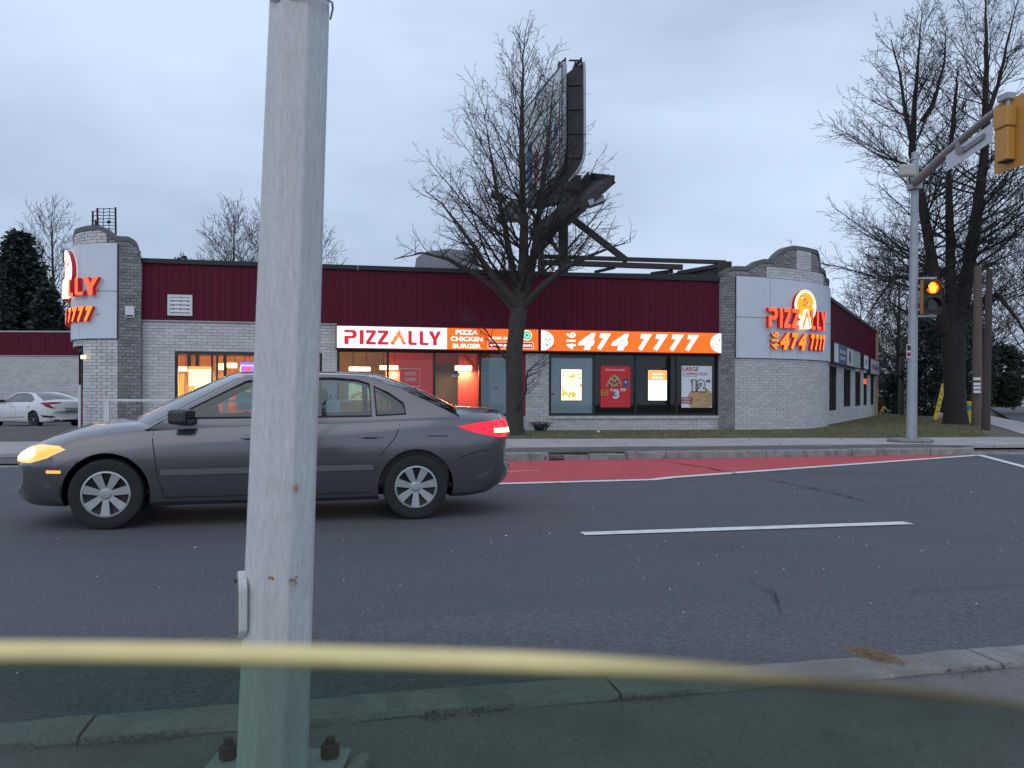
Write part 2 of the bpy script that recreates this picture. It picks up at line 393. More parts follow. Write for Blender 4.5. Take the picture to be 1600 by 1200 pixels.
crack([(950, 771), (1200, 766), (1400, 763), (1600, 758)], .016, .5)
crack([(500, 830), (700, 822), (900, 812), (1100, 806)], .008, .5)
crack([(0, 851), (200, 848), (380, 843)], .008, .5)
mb = MB(); bx = [(.60, .0), (.75, .04), (1.0, .02), (1.5, .07), (2.2, .05), (2.3, .25), (2.2, .55), (1.4, .62), (.8, .5), (.62, .22)]
mb.prism([(x_, kl(x_) + y_, .075 + min(y_ * .2, .068)) for x_, y_ in bx], (0, 0, -.06)); structure(mb.obj('soil_fill', M_['brown_strip']))
for (pts_) in ([(-80, kl(-80) + .15), (-9.2, kl(-9.2) + .15), (-9.2, 19), (-80, 9)], [(9.0, kl(9) + .15), (60, 21), (60, 24), (9.0, 18.5)]): sheet('soil_strip', pts_, M_['brown_strip'], .016)
crack([(860, 752), (875, 756), (890, 759)], .05, .4)
# the paving machine's seams: lanes laid in strips, the nearest one paler
mb = MB(); n_ = 60
for i in range(n_):
    xa, xb = -60 + 100 * i / n_, -60 + 100 * (i + 1) / n_
    f = lambda X, o: (X, 2.9 + .205 * X + o + .22 * noise.noise(Vector((X * .6, o, 0))), .002)
    mb.poly([f(xa, .10), f(xb, .10), f(xb, 1.35), f(xa, 1.35)])
structure(mb.obj('road_edge_strip', M_['track'], fix=False))
# litter and pale chips on the asphalt
mb = MB()
for _ in range(900):
    X = R.uniform(-4, 14); Y = R.uniform(3.6, 13) + .2 * X; s = R.uniform(.003, .007) * (1 + 1.2 * (R.random() > .96))
    a = R.uniform(0, pi); u = Vector((cos(a), sin(a), 0)) * s; v = Vector((-sin(a), cos(a), 0)) * s * .6; p = Vector((X, Y, .006))
    mb.poly([p - u, p + v, p + u, p - v + Vector((0, 0, .006))])
stuff(mb.obj('grit', M_['white_paint'], fix=False))

# far kerb: single stones
kr = empty('kerb'); structure(kr)
edges = [-34, -31, -28, -25, -22, -19, -16, -13, -10.4, -8, -5.6, -3.2, -1.5, .70, .98, 1.45, 2.18, 2.95, 5.0, 6.85, 8.6, 9.6, 10.6, 13.5, 17, 21, 26, 32, 40]
def kpoint(X):
    return Vector((X, kl(X) if X < 9.2 else kl(9.2) + (X - 9.2) * .13, 0)) if X > -60 else None
for i in range(len(edges) - 1):
    a, b = kpoint(edges[i]), kpoint(edges[i + 1])
    low = .02 if edges[i + 1] <= -8 else (.05 if edges[i] >= 9.6 else .15)
    if edges[i] == .70: continue
    if edges[i] in (.98, 1.45): low = .10 if edges[i] == .98 else .115
    d = (b - a).normalized(); n = Vector((-d.y, d.x, 0))
    M = Matrix((d, n, Vector((0, 0, 1)))).transposed().to_4x4(); M.translation = a
    l = (b - a).length - .014
    hj = low + R.uniform(-.008, .008)
    mb = MB(); ns = max(2, int(l / .12))
    sec = [(0, -.05), (.0 + .012, hj - .02), (.028, hj - .003), (.05, hj), (.19, hj), (.19, -.05)]
    rows = []
    worn = 1.8 if .9 < edges[i] < 2.9 else .4
    for k in range(ns + 1):
        x = l * k / ns; ch = worn * .028 * max(0, noise.noise(Vector((a.x + x * 3.1, 0, 3)))) + .004 * R.random()
        rows.append([M @ Vector((x, y + ch * (.9 if 0 < q < 4 else 0), z - (ch * 1.2 if 1 <= q <= 4 else 0))) for q, (y, z) in enumerate(sec)])
    for k in range(ns):
        for q in range(5): mb.poly([rows[k][q], rows[k + 1][q], rows[k + 1][q + 1], rows[k][q + 1]])
    mb.poly(rows[0][::-1]); mb.poly(rows[-1])
    mb.obj('kerb_stone', M_['kerb'], kr, fix=False)
# gap between two stones filled with leaves, and the strip behind the kerb
mb = MB(); mb.v = []
NX, NY = 150, 6
for j in range(NY + 1):
    for i in range(NX + 1):
        X = -8 + 17.3 * i / NX; y0 = kl(X) + .17; y1 = kl(X) + 1.55 if X < 3 else kl(X) + 1.35
        t = j / NY; h = .141 + .012 * noise.noise(Vector((X * 1.5, t * 3, 0)))
        if j == 0: h = .132
        mb.v.append((X, y0 + (y1 - y0) * t, h))
for j in range(NY):
    for i in range(NX):
        a = j * (NX + 1) + i; mb.face([a, a + 1, a + NX + 2, a + NX + 1])
structure(mb.obj('boulevard', M_['asphalt_old'], smooth=60, fix=False))
sheet('verge', [(9.3, kl(9.2) + .2), (40, 20.6), (40, 21.4), (9.3, kl(9.2) + .75)], M_['brown_strip'], .055)
sheet('verge', [(-8, kl(-8) + .17), (-60, kl(-60) + .17), (-60, kl(-60) + 1.55), (-8, kl(-8) + 1.55)], M_['asphalt_old'], .05)
sheet('soil_strip', [(-60, -60 * .165 + 16.05 - .6), (9, 17.4), (60, 22), (60, 40), (-60, 18.7)], M_['brown_strip'], .118)
# pavement slabs
pv = empty('sidewalk'); structure(pv)
def pf(X): return kl(X) + 1.5 if X < 9.3 else kl(9.3) + 1.0 + (X - 9.3) * .13
def pb(X): return 19.05 + .125 * X
x = -30.0; k = 0
while x < 40:
    x1 = x + 1.77; g = .028; zz = .150 + R.uniform(-.006, .006)
    if x < -9: zz -= .02
    sk = -.9                                            # joints run across the walk
    f0, f1 = (x, pf(x)), (x1 - g, pf(x1 - g)); q0, q1 = (x + sk, pb(x + sk)), (x1 - g + sk, pb(x1 - g + sk))
    mb = MB(); mb.prism([(*f0, zz), (*f1, zz), (*q1, zz + R.uniform(-.004, .004)), (*q0, zz)], (0, 0, -.07)); mb.obj('slab', M_['concrete'], pv, fix=True)
    x = x1
# lawn
lawn = [(-10.4, pb(-10.4) + .02), (13.2, pb(13.2) + .02), (18.7, 31.2), (40, 68), (60, 110), (60, 300), (-13, 300), (-13, 26)]
mb = MB(); mb.poly([(*p, .122) for p in lawn]); structure(mb.obj('lawn', M_['grass_base'], fix=False))
sheet('side_street', [(14.6, 22.0), (21.4, 33.4), (37.2, 60.5), (75, 125), (110, 125), (44, 24.5)], M_['lot'], .128)
sheet('side_street', [(12, 17.0), (14.6, 22.0), (44, 24.5), (60, 22)], M_['lot'], .062)
sp = empty('side_sidewalk'); structure(sp)
a, b = Vector((14.0, 21.2, 0)), Vector((33.5, 61, 0)); d = (b - a).normalized(); n = Vector((d.y, -d.x, 0))
for k in range(24):
    p = a + d * k * 1.8; q = a + d * (k * 1.8 + 1.78); mb = MB()
    mb.prism([(*(p + Vector((0, 0, .148)))[:],), (*(p + n * 1.5 + Vector((0, 0, .148))),), (*(q + n * 1.5 + Vector((0, 0, .148))),), (*(q + Vector((0, 0, .148))),)], (0, 0, -.05)); mb.obj('slab', M_['concrete'], sp)
# grass blades over the lawn in view
def blades(name, n, area, hmin, hmax, m, z=.122):
    mb = MB()
    for _ in range(n):
        p = area()
        if p is None: continue
        h = R.uniform(hmin, hmax); a = R.uniform(0, 2 * pi); ww = h * .16 + .004; l = Vector((R.uniform(-1, 1), R.uniform(-1, 1), 0)) * h * .5
        u = Vector((cos(a), sin(a), 0)) * ww; q = Vector((p[0], p[1], z))
        mb.poly([q - u, q + u, q + l + Vector((0, 0, h))])
    return stuff(mb.obj(name, m, fix=False))
def la():
    X = R.uniform(-6, 13.5); Y = pb(X) + abs(R.random() ** 1.6) * 5.2 + .02
    if X > 12.6 and Y < 21.4: return None
    if noise.noise(Vector((X * .9, Y * .9, 1))) < -.28: return None
    return (X, Y)
blades('grass', 26000, la, .02, .055, M_['grass'])
def lb():
    Y = R.uniform(21, 46); X = R.uniform(.38, .60) * Y
    if (X - 11.3) * .864 - (Y - 28.6) * .503 < 0.1: return None
    if X > 14.0 + (Y - 21.2) * .49 - .1: return None
    return (X, Y)
blades('grass', 22000, lb, .03, .07, M_['grass'])
# dead leaves: pile in the broken kerb and scattered on the lawn
leafm = mat('dead_leaves', (.13, .075, .055), .9, var=.2, scale=9, rnd=.5)
mb = MB()
def leaf(p, s):
    a = R.uniform(0, 2 * pi); u = Vector((cos(a), sin(a), R.uniform(-.3, .3))) * s; v = Vector((-sin(a), cos(a), R.uniform(-.3, .3))) * s * .55
    mb.poly([p - u, p + v, p + u, p - v])
for _ in range(900):
    X = R.gauss(1.45, .33); leaf(Vector((X, kl(X) + R.uniform(.03, .34), .10 + R.random() * .06)), .016)
for _ in range(500):
    X = R.uniform(-1, 13); Y = pb(X) + R.uniform(0, 5); leaf(Vector((X, Y, .145)), R.uniform(.02, .04))
for _ in range(260):
    t = R.random() * 22; p = Vector((11.5, 28.6, .15)) + Vector((.503, .864, 0)) * t + Vector((R.uniform(0, .8), 0, 0)); leaf(p, .035)
for _ in range(150):
    X = R.uniform(-2, 13); leaf(Vector((X, kl(min(X, 9)) + R.uniform(.2, 3.6), .162)), R.uniform(.02, .04))
for _ in range(60):
    X = R.uniform(-1, 9); leaf(Vector((X, kl(X) - abs(R.gauss(0, .12)) - .02, .014)), R.uniform(.015, .035))
stuff(mb.obj('dead_leaves', leafm, fix=False))
# driveway and parking lot to the left of the building
mb = MB()
mb.poly([(-70, 4.6, .06), (-9.3, 16.55, .118), (-10.3, 17.75, .118), (-70, 8.2, .06)])
structure(mb.obj('driveway', M_['asphalt_old'], fix=False))
mb = MB()
mb.poly([(-9.4, pb(-9.4) - .05, .128), (-70, pb(-70), .05), (-70, 30, -.08), (-12.0, 30, -.08), (-10.6, 22, .11)])
mb.poly([(-12.0, 30, -.08), (-70, 30, -.08), (-70, 48, -.09), (-12.0, 48, -.09)])
structure(mb.obj('parking_lot', M_['lot'], fix=False))
# near side: kerb, gutter dirt, worn pavement
def nl(X): return 2.9 + .215 * X
nk = empty('near_kerb'); structure(nk); nkm = mat('near_kerb_concrete', (.20, .195, .185), .9, var=.12, scale=3, bump=.25, bscale=120, speck=.14, rnd=.1, stain=(.11, .105, .10), sscale=2.2, samt=.8)
ed = [-6, -4.2, -2.6, -1.36, .35, 1.9, 3.6, 5.4, 7.4]
for i in range(len(ed) - 1):
    a = Vector((ed[i], nl(ed[i]), 0)); b = Vector((ed[i + 1], nl(ed[i + 1]), 0)); d = (b - a).normalized(); n = Vector((-d.y, d.x, 0)); l = (b - a).length - .012
    M = Matrix((d, n, Vector((0, 0, 1)))).transposed().to_4x4(); M.translation = a
    mb = MB(); ns = int(l / .06); sec = [(.02, -.05), (.006, .12), (-.012, .146), (-.04, .15), (-.20, .150), (-.215, .135), (-.215, -.05)]; rows = []
    for k in range(ns + 1):
        x = l * k / ns; ch = .018 * max(0, noise.noise(Vector((a.x + x * 4, 1, 7)))) + .003 * R.random(); bk = .02 * noise.noise(Vector((a.x + x * 5, 4, 7)))
        rows.append([M @ Vector((x, y - (ch if 0 < q < 4 else 0) + (bk if q > 3 else 0), z - (ch * .5 if q == 2 else 0))) for q, (y, z) in enumerate(sec)])
    for k in range(ns):
        for q in range(6): mb.poly([rows[k][q], rows[k][q + 1], rows[k + 1][q + 1], rows[k + 1][q]])
    mb.poly(rows[0]); mb.poly(rows[-1][::-1])
    mb.obj('kerb_stone', nkm, nk, fix=True, smooth=50)
NX, NY = 160, 60; mb = MB()
for j in range(NY + 1):
    for i in range(NX + 1):
        X = -6 + 13 * i / NX; t = j / NY; y1 = nl(X) - .19; y = y1 + (-3 - y1) * t ** 1.4
        h = .138 + .007 * noise.noise(Vector((X * 2.2, y * 2.2, 0))) + .004 * noise.noise(Vector((X * 9, y * 9, 0)))
        if t < .03: h -= .012
        mb.v.append((X, y, h))
for j in range(NY):
    for i in range(NX):
        a = j * (NX + 1) + i; mb.face([a, a + NX + 1, a + NX + 2, a + 1])
structure(mb.obj('near_sidewalk', M_['near'] if 'near' in M_ else M_['asphalt_old'], smooth=60, fix=False))
# dirt line and dry grass caught behind the near kerb
mb = MB()
for _ in range(4200):
    X = R.uniform(-3.2, 3.2); y = nl(X) - .215 - abs(R.gauss(0, .035)); s = R.uniform(.002, .007)
    if noise.noise(Vector((X * 3, 0, 9))) < -.05 + R.random() * .2: continue
    a = R.uniform(0, 2 * pi); u = Vector((cos(a), sin(a), .3)) * s; v = Vector((-sin(a), cos(a), -.2)) * s * .6; p = Vector((X, y, .142 + R.random() * .008))
    mb.poly([p - u, p + v, p + u, p - v])
stuff(mb.obj('gutter_dirt', mat('gutter_dirt', (.075, .066, .055), .95, var=.3, scale=20, rnd=.5), fix=False))
mb = MB(); c0 = gnd(1392, 1035, .15)
for _ in range(420):
    t = R.gauss(0, .7); p = c0 + Vector((-.03 + t * .05 + R.gauss(0, .02), .06 - t * .045 + R.gauss(0, .022), .003)); a = R.uniform(1.6, 4.2); l = R.uniform(.008, .045)
    e = p + Vector((cos(a) * l, sin(a) * l * .5, R.uniform(0, .02))); mb.tube([p, (p + e) / 2 + Vector((0, 0, .008)), e], [.0011, .0009, .0004], 3, False)
stuff(mb.obj('dry_grass', mat('dry_grass', (.30, .21, .12), .9, var=.15, rnd=.35), fix=False))
# ================================================================ PIZZA SHOP BUILDING
bl = thing('commercial_building', 'low commercial building with painted brick, red metal cladding and rounded corner towers', 'building', (0, OY, 0), TH)
Z0, ZT, ZR, ZC = .10, 3.31, 4.91, 5.05                    # base, trim, top of the cladding, top of the coping
XL, XR = fx(221.5), fx(1125)
brick_me = MB().box(-.14, .14, -.02, .02, -.04, .04).mesh('brick'); brick_me.materials.append(M_['brick_white'])
BUD = {'n': 0}
def bricks(x0, x1, z0, z1, y, holes, budget, place=None, m='brick_white', parent=None, rough=0.0, BW=.29):
    """courses of real bricks in front of a plane; whole ones are single objects up to the budget, the rest one mesh"""
    rest = MB(); parent = parent or bl; H = .09; r = 0; z = z0
    while z < z1 - .02:
        zt = min(z + H, z1); off = (r % 2) * BW / 2 - R.uniform(0, .012); x = x0 - off
        while x < x1:
            a, b = max(x, x0), min(x + BW, x1); segs = [(a, b)]
            for hx0, hx1, hz0, hz1 in holes:
                if hz0 < (z + zt) / 2 < hz1:
                    ns = []
                    for p, q in segs:
                        if q <= hx0 or p >= hx1: ns.append((p, q)); continue
                        if p < hx0: ns.append((p, hx0))
                        if q > hx1: ns.append((hx1, q))
                    segs = ns
            for p, q in segs:
                if q - p < .03: continue
                whole = abs(q - p - BW) < .001 and abs(zt - z - H) < .001 and not rough
                pr = R.uniform(-.0035, .0035) + rough * R.uniform(-1, 1)
                if place: c, ang = place((p + q) / 2, pr); ang = ang
                else: c, ang = Vector(((p + q) / 2, y + pr, 0)), 0.0
                if whole and BUD['n'] < budget:
                    BUD['n'] += 1; inst('brick', brick_me, parent, (c.x, c.y, (z + zt) / 2), ang)
                else:
                    M = Matrix.Translation((c.x, c.y, (z + zt) / 2)) @ Matrix.Rotation(ang, 4, 'Z')
                    hw = (q - p) / 2 - .005; hz = (zt - z) / 2 - .005
                    if rough: hw -= R.random() * .006
                    rest.box(-hw, hw, -.02, .02, -hz, hz, M)
            x += BW
        z += H; r += 1
    o = stuff(rest.obj('brick_courses', M_[m], parent, fix=False)); return o
# --- openings of the facade, local x and z
WZ0, WZ1 = .57, 2.53
W1 = (fx(273), fx(503), WZ0, FL(273, 549)[1])            # left window
W2 = (fx(526.5), fx(821), WZ0, 2.55)
W3 = (fx(858), fx(1124), WZ0, 2.55)
holes = [W1, W2, W3]
core = MB()
def walled(mb, x0, x1, z0, z1, y0, y1, holes):
    xs = sorted({x0, x1, *[h[0] for h in holes], *[h[1] for h in holes]}); 
    for a, b in zip(xs, xs[1:]):
        hs = [h for h in holes if h[0] <= a + 1e-6 and h[1] >= b - 1e-6]
        if not hs: mb.box(a, b, y0, y1, z0, z1)
        else:
            h = hs[0]
            if h[2] > z0: mb.box(a, b, y0, y1, z0, h[2])
            if h[3] < z1: mb.box(a, b, y0, y1, h[3], z1)
walled(core, XL, XR, -.2, ZT, .03, .24, holes)
core.obj('wall', M_['mortar'], bl)
bricks(XL, fx(526.5), Z0, ZT - .01, .022, holes, 170)
bricks(fx(821), XR, Z0, 2.55, .022, holes, 210)
bricks(fx(526.5), fx(821), Z0, .56, .022, holes, 210)
# soldier course sill under the right windows
for i in range(int((W3[1] - W3[0] + .1) / .075)):
    x = W3[0] - .05 + i * .075
    if i == 0: sme = MB().box(0, .066, -.055, .03, 0, .095).mesh('sill_brick'); sme.materials.append(M_['brick_white'])
    inst('sill_brick', sme, bl, (x, 0, .475))
# red cladding, one object per sheet
cw = .2013; n = int(round((XR - XL) / cw)); cw = (XR - XL) / n
def clad_mesh(cw, h):
    prof = [(0.003, .03), (.003, -.012), (.03, -.022), (.045, -.022), (.058, 0), (cw * .5, 0), (cw * .5 + .008, -.008), (cw * .5 + .02, -.008), (cw * .5 + .028, 0), (cw - .006, 0), (cw - .003, .03)]
    mb = MB()
    for i in range(len(prof) - 1):
        (a, b), (c, d) = prof[i], prof[i + 1]; mb.poly([(a, b, 0), (c, d, 0), (c, d, h), (a, b, h)])
    me = mb.mesh('cladding_sheet'); me.materials.append(M_['red_metal']); return me
cme = clad_mesh(cw, ZR - ZT)
for i in range(n): inst('cladding_sheet', cme, bl, (XL + i * cw, -.03, ZT))
MB().box(XL, XR, -.002, .24, ZT, ZR).obj('parapet', M_['coping'], bl)
mb = MB()                                                # dark coping in lengths
x = XL
while x < XR - .01:
    x2 = min(x + 3.0, XR); MB().box(x, x2 - .008, -.10, .30, ZR, ZC).obj('coping', M_['coping'], bl, bev=.012); x = x2
# the pale drip trim between brick and cladding (left of the lit sign)
MB().box(XL, fx(526), -.05, .03, ZT - .035, ZT - .002).obj('drip_trim', M_['trim'], bl)
MB().box(fx(526), XR, -.04, .03, 3.262, ZT - .002).obj('drip_trim', M_['red_metal'], bl)
# louvre vent
a, b = FL(262.5, 460.5), FL(301, 494)
vt = MB(); fw = .07
vt.box(a[0], a[0] + fw, -.075, -.03, b[1], a[1]).box(b[0] - fw, b[0], -.075, -.03, b[1], a[1]).box(a[0] + fw, b[0] - fw, -.075, -.03, b[1], b[1] + fw).box(a[0] + fw, b[0] - fw, -.075, -.03, a[1] - fw, a[1])
vo = vt.obj('vent', M_['white_metal'], bl)
MB().box(a[0] + fw, b[0] - fw, -.034, -.031, b[1] + fw, a[1] - fw).obj('vent_backing', M_['black'], vo)
hh = a[1] - b[1] - 2 * fw
for k in range(4):
    z = b[1] + fw + hh * (k + .18) / 4
    MB().prism([(a[0] + fw, -.07, z), (a[0] + fw, -.035, z + .10), (a[0] + fw, -.035, z + .115), (a[0] + fw, -.07, z + .03)], (b[0] - a[0] - 2 * fw, 0, 0)).obj('louvre', M_['white_metal'], vo)

# --- windows
def window(x0, x1, z0, z1, mulls, rail=None, fw=.07, y0=.02, y1=.12, panes=None, fm='frame'):
    mb = MB(); mb.box(x0, x1, y0, y1, z1 - fw, z1).box(x0, x1, y0, y1, z0, z0 + fw).box(x0, x0 + fw, y0, y1, z0 + fw, z1 - fw).box(x1 - fw, x1, y0, y1, z0 + fw, z1 - fw)
    for m in mulls: mb.box(m - fw / 2, m + fw / 2, y0 + .004, y1, z0 + fw, z1 - fw)
    o = mb.obj('window', M_[fm], bl, bev=.004)
    xs = [x0 + fw / 2, *mulls, x1 - fw / 2]
    for i in range(len(xs) - 1):
        mm = (panes[i] if panes else None) or M_['shop_glass']
        MB().box(xs[i] + fw / 2 + .002, xs[i + 1] - fw / 2 - .002, .062, .070, z0 + fw + .002, z1 - fw - .002).obj('pane', mm, o)
    return o
window(*W1, [fx(351), fx(428)])
window(*W2, [fx(606), fx(678.5), fx(750)])
window(*W3, [fx(928.5), fx(993.5), fx(1058)])
MB().box(W2[0], W3[1], -.03, .11, 2.50, 2.553).obj('window_head', M_['black'], bl)
MB().box(W2[1] - .10, W2[1], .0, .12, WZ0, 2.49).obj('red_trim', P['darkred'], bl)
# --- shop interior
XP = fx(846)                                            # partition between the two rooms
MB().box(XL + .3, XR, .25, 5.0, .02, .12).obj('shop_floor', P['grey'], bl)
MB().box(XL + .3, XR, .25, 5.0, 2.95, 3.05).obj('shop_ceiling', M_['ceiling'], bl)
MB().box(XL + .3, XP, 4.6, 4.8, .12, 2.95).obj('back_wall', M_['tan'], bl)
MB().box(XP + .1, XR, 2.6, 2.8, .12, 2.95).obj('back_wall', M_['int_dark'], bl)
MB().box(XP, XP + .1, .26, 5.0, .12, 2.95).obj('partition', M_['red_wall'], bl)
MB().box(XR - .1, XR - .01, .26, 5.0, .12, 2.95).obj('partition', M_['int_dark'], bl)
MB().box(XL + .25, XL + .3, .26, 5.0, .12, 2.95).obj('partition', M_['tan'], bl)
a, b = FL(603, 560, 1.6), FL(680, 640, 1.6)
MB().box(a[0], b[0], 1.6, 1.7, .12, 2.75).obj('partition', M_['red_wall'], bl)
a, b = FL(712, 560, 2.2), FL(752, 640, 2.2)
MB().box(FL(718, 0, 1.2)[0], FL(752, 0, 1.2)[0], 1.2, 1.3, .12, 2.9).obj('partition', M_['red_wall'], bl)
MB().box(FL(680, 0, 2.0)[0], FL(718, 0, 2.0)[0], 2.0, 2.06, .12, FL(700, 569, 2.0)[1]).obj('inner_door', M_['brown'], bl)
MB().box(FL(676, 0, 2.1)[0], FL(722, 0, 2.1)[0], 2.1, 2.16, .12, 2.95).obj('partition', M_['red_wall'], bl)
# dark posts and rails seen through the left window
for p in (297, 310):
    MB().box(FL(p - 2.5, 0, .9)[0], FL(p + 2.5, 0, .9)[0], .9, 1.0, FL(300, 578, .9)[1], 2.95).obj('post', M_['black'], bl)
for p in (333, 341):
    MB().box(FL(p - 1.5, 0, 1.2)[0], FL(p + 1.5, 0, 1.2)[0], 1.2, 1.3, .12, 2.6).obj('post', M_['int_dark'], bl)
MB().box(XL + .35, FL(430, 0, 3)[0], 3.0, 3.1, 2.45, 2.52).obj('ceiling_rail', M_['brown'], bl)
MB().box(FL(530, 0, 3)[0], FL(600, 0, 3)[0], 2.6, 3.2, .12, 1.15).obj('counter', M_['brown'], bl)
MB().box(FL(285, 0, 3)[0], FL(430, 0, 3)[0], 2.6, 3.2, .12, 1.15).obj('counter', M_['red_wall'], bl)
# hanging lamps, lit
LG = 'bar lamps hanging in the pizza shop'
def lamp(pa, pb_, py0, py1, d, label, power=22):
    power *= 3.2
    a, b = FL(pa, py0, d), FL(pb_, py1, d); zc = (a[1] + b[1]) / 2; xc = (a[0] + b[0]) / 2
    t = thing('bar_lamp', label, 'lamp', l2w(xc, d, zc), TH, LG); hw = (b[0] - a[0]) / 2; hz = (a[1] - b[1]) / 2
    MB().box(-hw, hw, -.08, .08, -hz, hz).obj('diffuser', E['lamp'], t, bev=.02)
    MB().tube([(-hw * .6, 0, hz), (-hw * .6, 0, 2.95 - zc)], .008, 6).tube([(hw * .6, 0, hz), (hw * .6, 0, 2.95 - zc)], .008, 6).obj('cord', M_['black'], t)
    ld = bpy.data.lights.new('lamp_light', 'AREA'); ld.shape = 'RECTANGLE'; ld.size = hw * 2; ld.size_y = .3; ld.energy = power; ld.color = (1, .74, .42)
    lo = bpy.data.objects.new('lamp_light', ld); C.objects.link(lo); lo.parent = t; lo.location = (0, 0, -hz - .01)
lamp(593, 622, 571, 578, 1.3, 'warm bar lamp hanging in front of the red window film', 26)
lamp(711, 737, 571, 579, 1.0, 'warm bar lamp hanging in the open doorway beside the brown door', 18)
lamp(338, 352, 568, 578, 2.2, 'warm bar lamp behind the first mullion of the far left window', 30)
lamp(355, 370, 567, 575, 2.2, 'warm bar lamp next to the blue OPEN sign', 30)
lamp(279, 293, 573, 580, 2.2, 'short warm bar lamp at the left edge of the leftmost shop window', 30)
lamp(545, 579, 573, 580, 1.6, 'wide white bar lamp over the lit pizza picture', 26)
# red window film WE'RE OPEN
def panel(name, label, cat, px0, py0, px1, py1, m, d=.09, th=.012, group=None):
    a, b = FL(px0, py0, d), FL(px1, py1, d)
    t = thing(name, label, cat, l2w(a[0], d, b[1]), TH, group); W, H = b[0] - a[0], a[1] - b[1]
    MB().box(0, W, -.004, th, 0, H).obj('sheet', m, t)
    return t, W, H
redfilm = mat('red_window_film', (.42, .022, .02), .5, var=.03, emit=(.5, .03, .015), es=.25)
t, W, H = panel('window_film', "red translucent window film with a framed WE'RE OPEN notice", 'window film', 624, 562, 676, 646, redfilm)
text('lettering', "WE'RE", t, P['white'], W * .16, W * .50, H * .705, H * .775, -.008, .01)
text('lettering', "OPEN", t, P['white'], W * .16, W * .50, H * .60, H * .67, -.008, .01)
mb = MB()
for (x0, x1, z0, z1) in ((.0, .62, .83, .84), (.0, .62, .50, .51), (0.0, .012, .50, .84), (.61, .62, .50, .84)): mb.box(W * x0, W * x1, -.008, -.004, H * z0, H * z1)
mb.obj('notice_border', P['white'], t)
t, W, H = panel('window_film', 'pale blue frosted film in the pane just left of the tree trunk', 'window film', 752.5, 559, 817, 648, M_['teal_film'])
disc(MB(), W * .09, H * .72, .055, .055, -.010, 18).obj('round_sticker', P['red'], t); disc(MB(), W * .09, H * .72, .04, .04, -.013, 18).obj('round_sticker', P['white'], t)
MB().box(W * .30, W * .40, -.008, -.004, H * .47, H * .49).obj('sticker', P['red'], t)
text('lettering', 'PIZZALLY', t, P['white'], W * .02, W * .5, H * .955, H * .985, -.008, .02)
t, W, H = panel('window_film', 'pale teal film filling the pane behind the lit food menu', 'window film', 861, 559, 926, 645.5, M_['teal_film'])
MB().box(W * .0, W * .07, -.008, -.004, H * .33, H * .36).obj('sticker', P['red'], t)
# open hours sticker on the glass of the door
t, W, H = panel('door_sticker', 'small white and blue OPEN sticker on the glass of the brown door', 'sticker', 706.5, 582, 718, 588.5, P['white'], d=.05, th=.004)
MB().box(W * .0, W, -.008, -.004, H * .5, H).obj('blue_band', P['blue'], t)
text('lettering', 'OPEN', t, P['red'], W * .1, W * .9, H * .1, H * .45, -.008, .02)
# --- light boxes in the windows
def lightbox(label, px0, py0, px1, py1, d=.16, m=None, th=.05):
    a, b = FL(px0, py0, d), FL(px1, py1, d)
    t = thing('light_box', label, 'light box', l2w(a[0], d, b[1]), TH); W, H = b[0] - a[0], a[1] - b[1]
    MB().box(0, W, 0, th, 0, H).obj('casing', M_['frame'], t)
    MB().box(.01, W - .01, -.006, 0, .01, H - .01).obj('screen', m or E['box'], t)
    return t, W, H
def toppings(t, pts, m, y=-.010, n=9):
    mb = MB()
    for (x, z, r) in pts: disc(mb, x, z, r, r * .9, y, n, th=.003)
    mb.obj('picture', m, t)
t, W, H = lightbox('lit vertical food menu hanging on teal film in the rightmost window group', 876.5, 576.5, 909, 626, d=.05)
toppings(t, [(W * .5 + R.gauss(0, .05), H * (.80 + R.gauss(0, .05)), .035) for _ in range(7)], E['boxy'])
toppings(t, [(W * (.25 if k % 2 else .6) + R.gauss(0, .05), H * (.2 + R.gauss(0, .03)), .05) for k in range(12)], E['boxy'], -.012)
toppings(t, [(W * R.choice([.08, .92]) + R.gauss(0, .012), H * R.uniform(.3, .9), .028) for k in range(10)], em('menu_brown', (.5, .22, .04), 1.0), -.012)
mb = MB()
for k in range(4): mb.box(W * .27, W * .73, -.010, -.006, H * (.40 + k * .07), H * (.408 + k * .07))
mb.box(W * .49, W * .505, -.012, -.006, H * .38, H * .63); mb.obj('menu_lines', em('menu_grey', (.55, .45, .25), 1), t)
t, W, H = lightbox('glowing yellow white light box with an orange heading in the dark pane', 1012.5, 578, 1042, 626, d=.15, m=E['glow'])
MB().box(.012, W - .012, -.011, -.007, H * .66, H - .012).obj('heading', E['boxo'], t)
text('lettering', 'PIZZA', t, E['text_white'], W * .2, W * .8, H * .84, H * .90, -.015, .02); text('lettering', 'DEAL', t, E['text_white'], W * .2, W * .8, H * .72, H * .79, -.015, .02)
t, W, H = lightbox('bright yellow and orange lit menu board in the leftmost window', 294, 572, 330, 621.5, d=.3)
MB().box(.012, W - .012, -.011, -.007, H * .9, H - .012).obj('heading', E['boxo'], t)
MB().box(.012, W * .3, -.011, -.007, .012, H * .38).obj('heading', E['boxo'], t)
toppings(t, [(W * R.uniform(.35, .9), H * R.uniform(.05, .32), R.uniform(.02, .045)) for k in range(14)], E['boxy'])
toppings(t, [(W * R.uniform(.35, .9), H * R.uniform(.05, .2), R.uniform(.01, .02)) for k in range(14)], em('menu_dark', (.25, .09, .02), 1), -.013)
mb = MB()
for z in (.72, .5): mb.box(W * .05, W * .9, -.011, -.007, H * z, H * (z + .012))
mb.obj('menu_lines', E['boxo'], t)
t, W, H = lightbox('narrow orange lit menu strip beside the black frame of the leftmost window', 280, 583, 288.5, 621, d=.4, m=E['boxo'])
mb = MB()
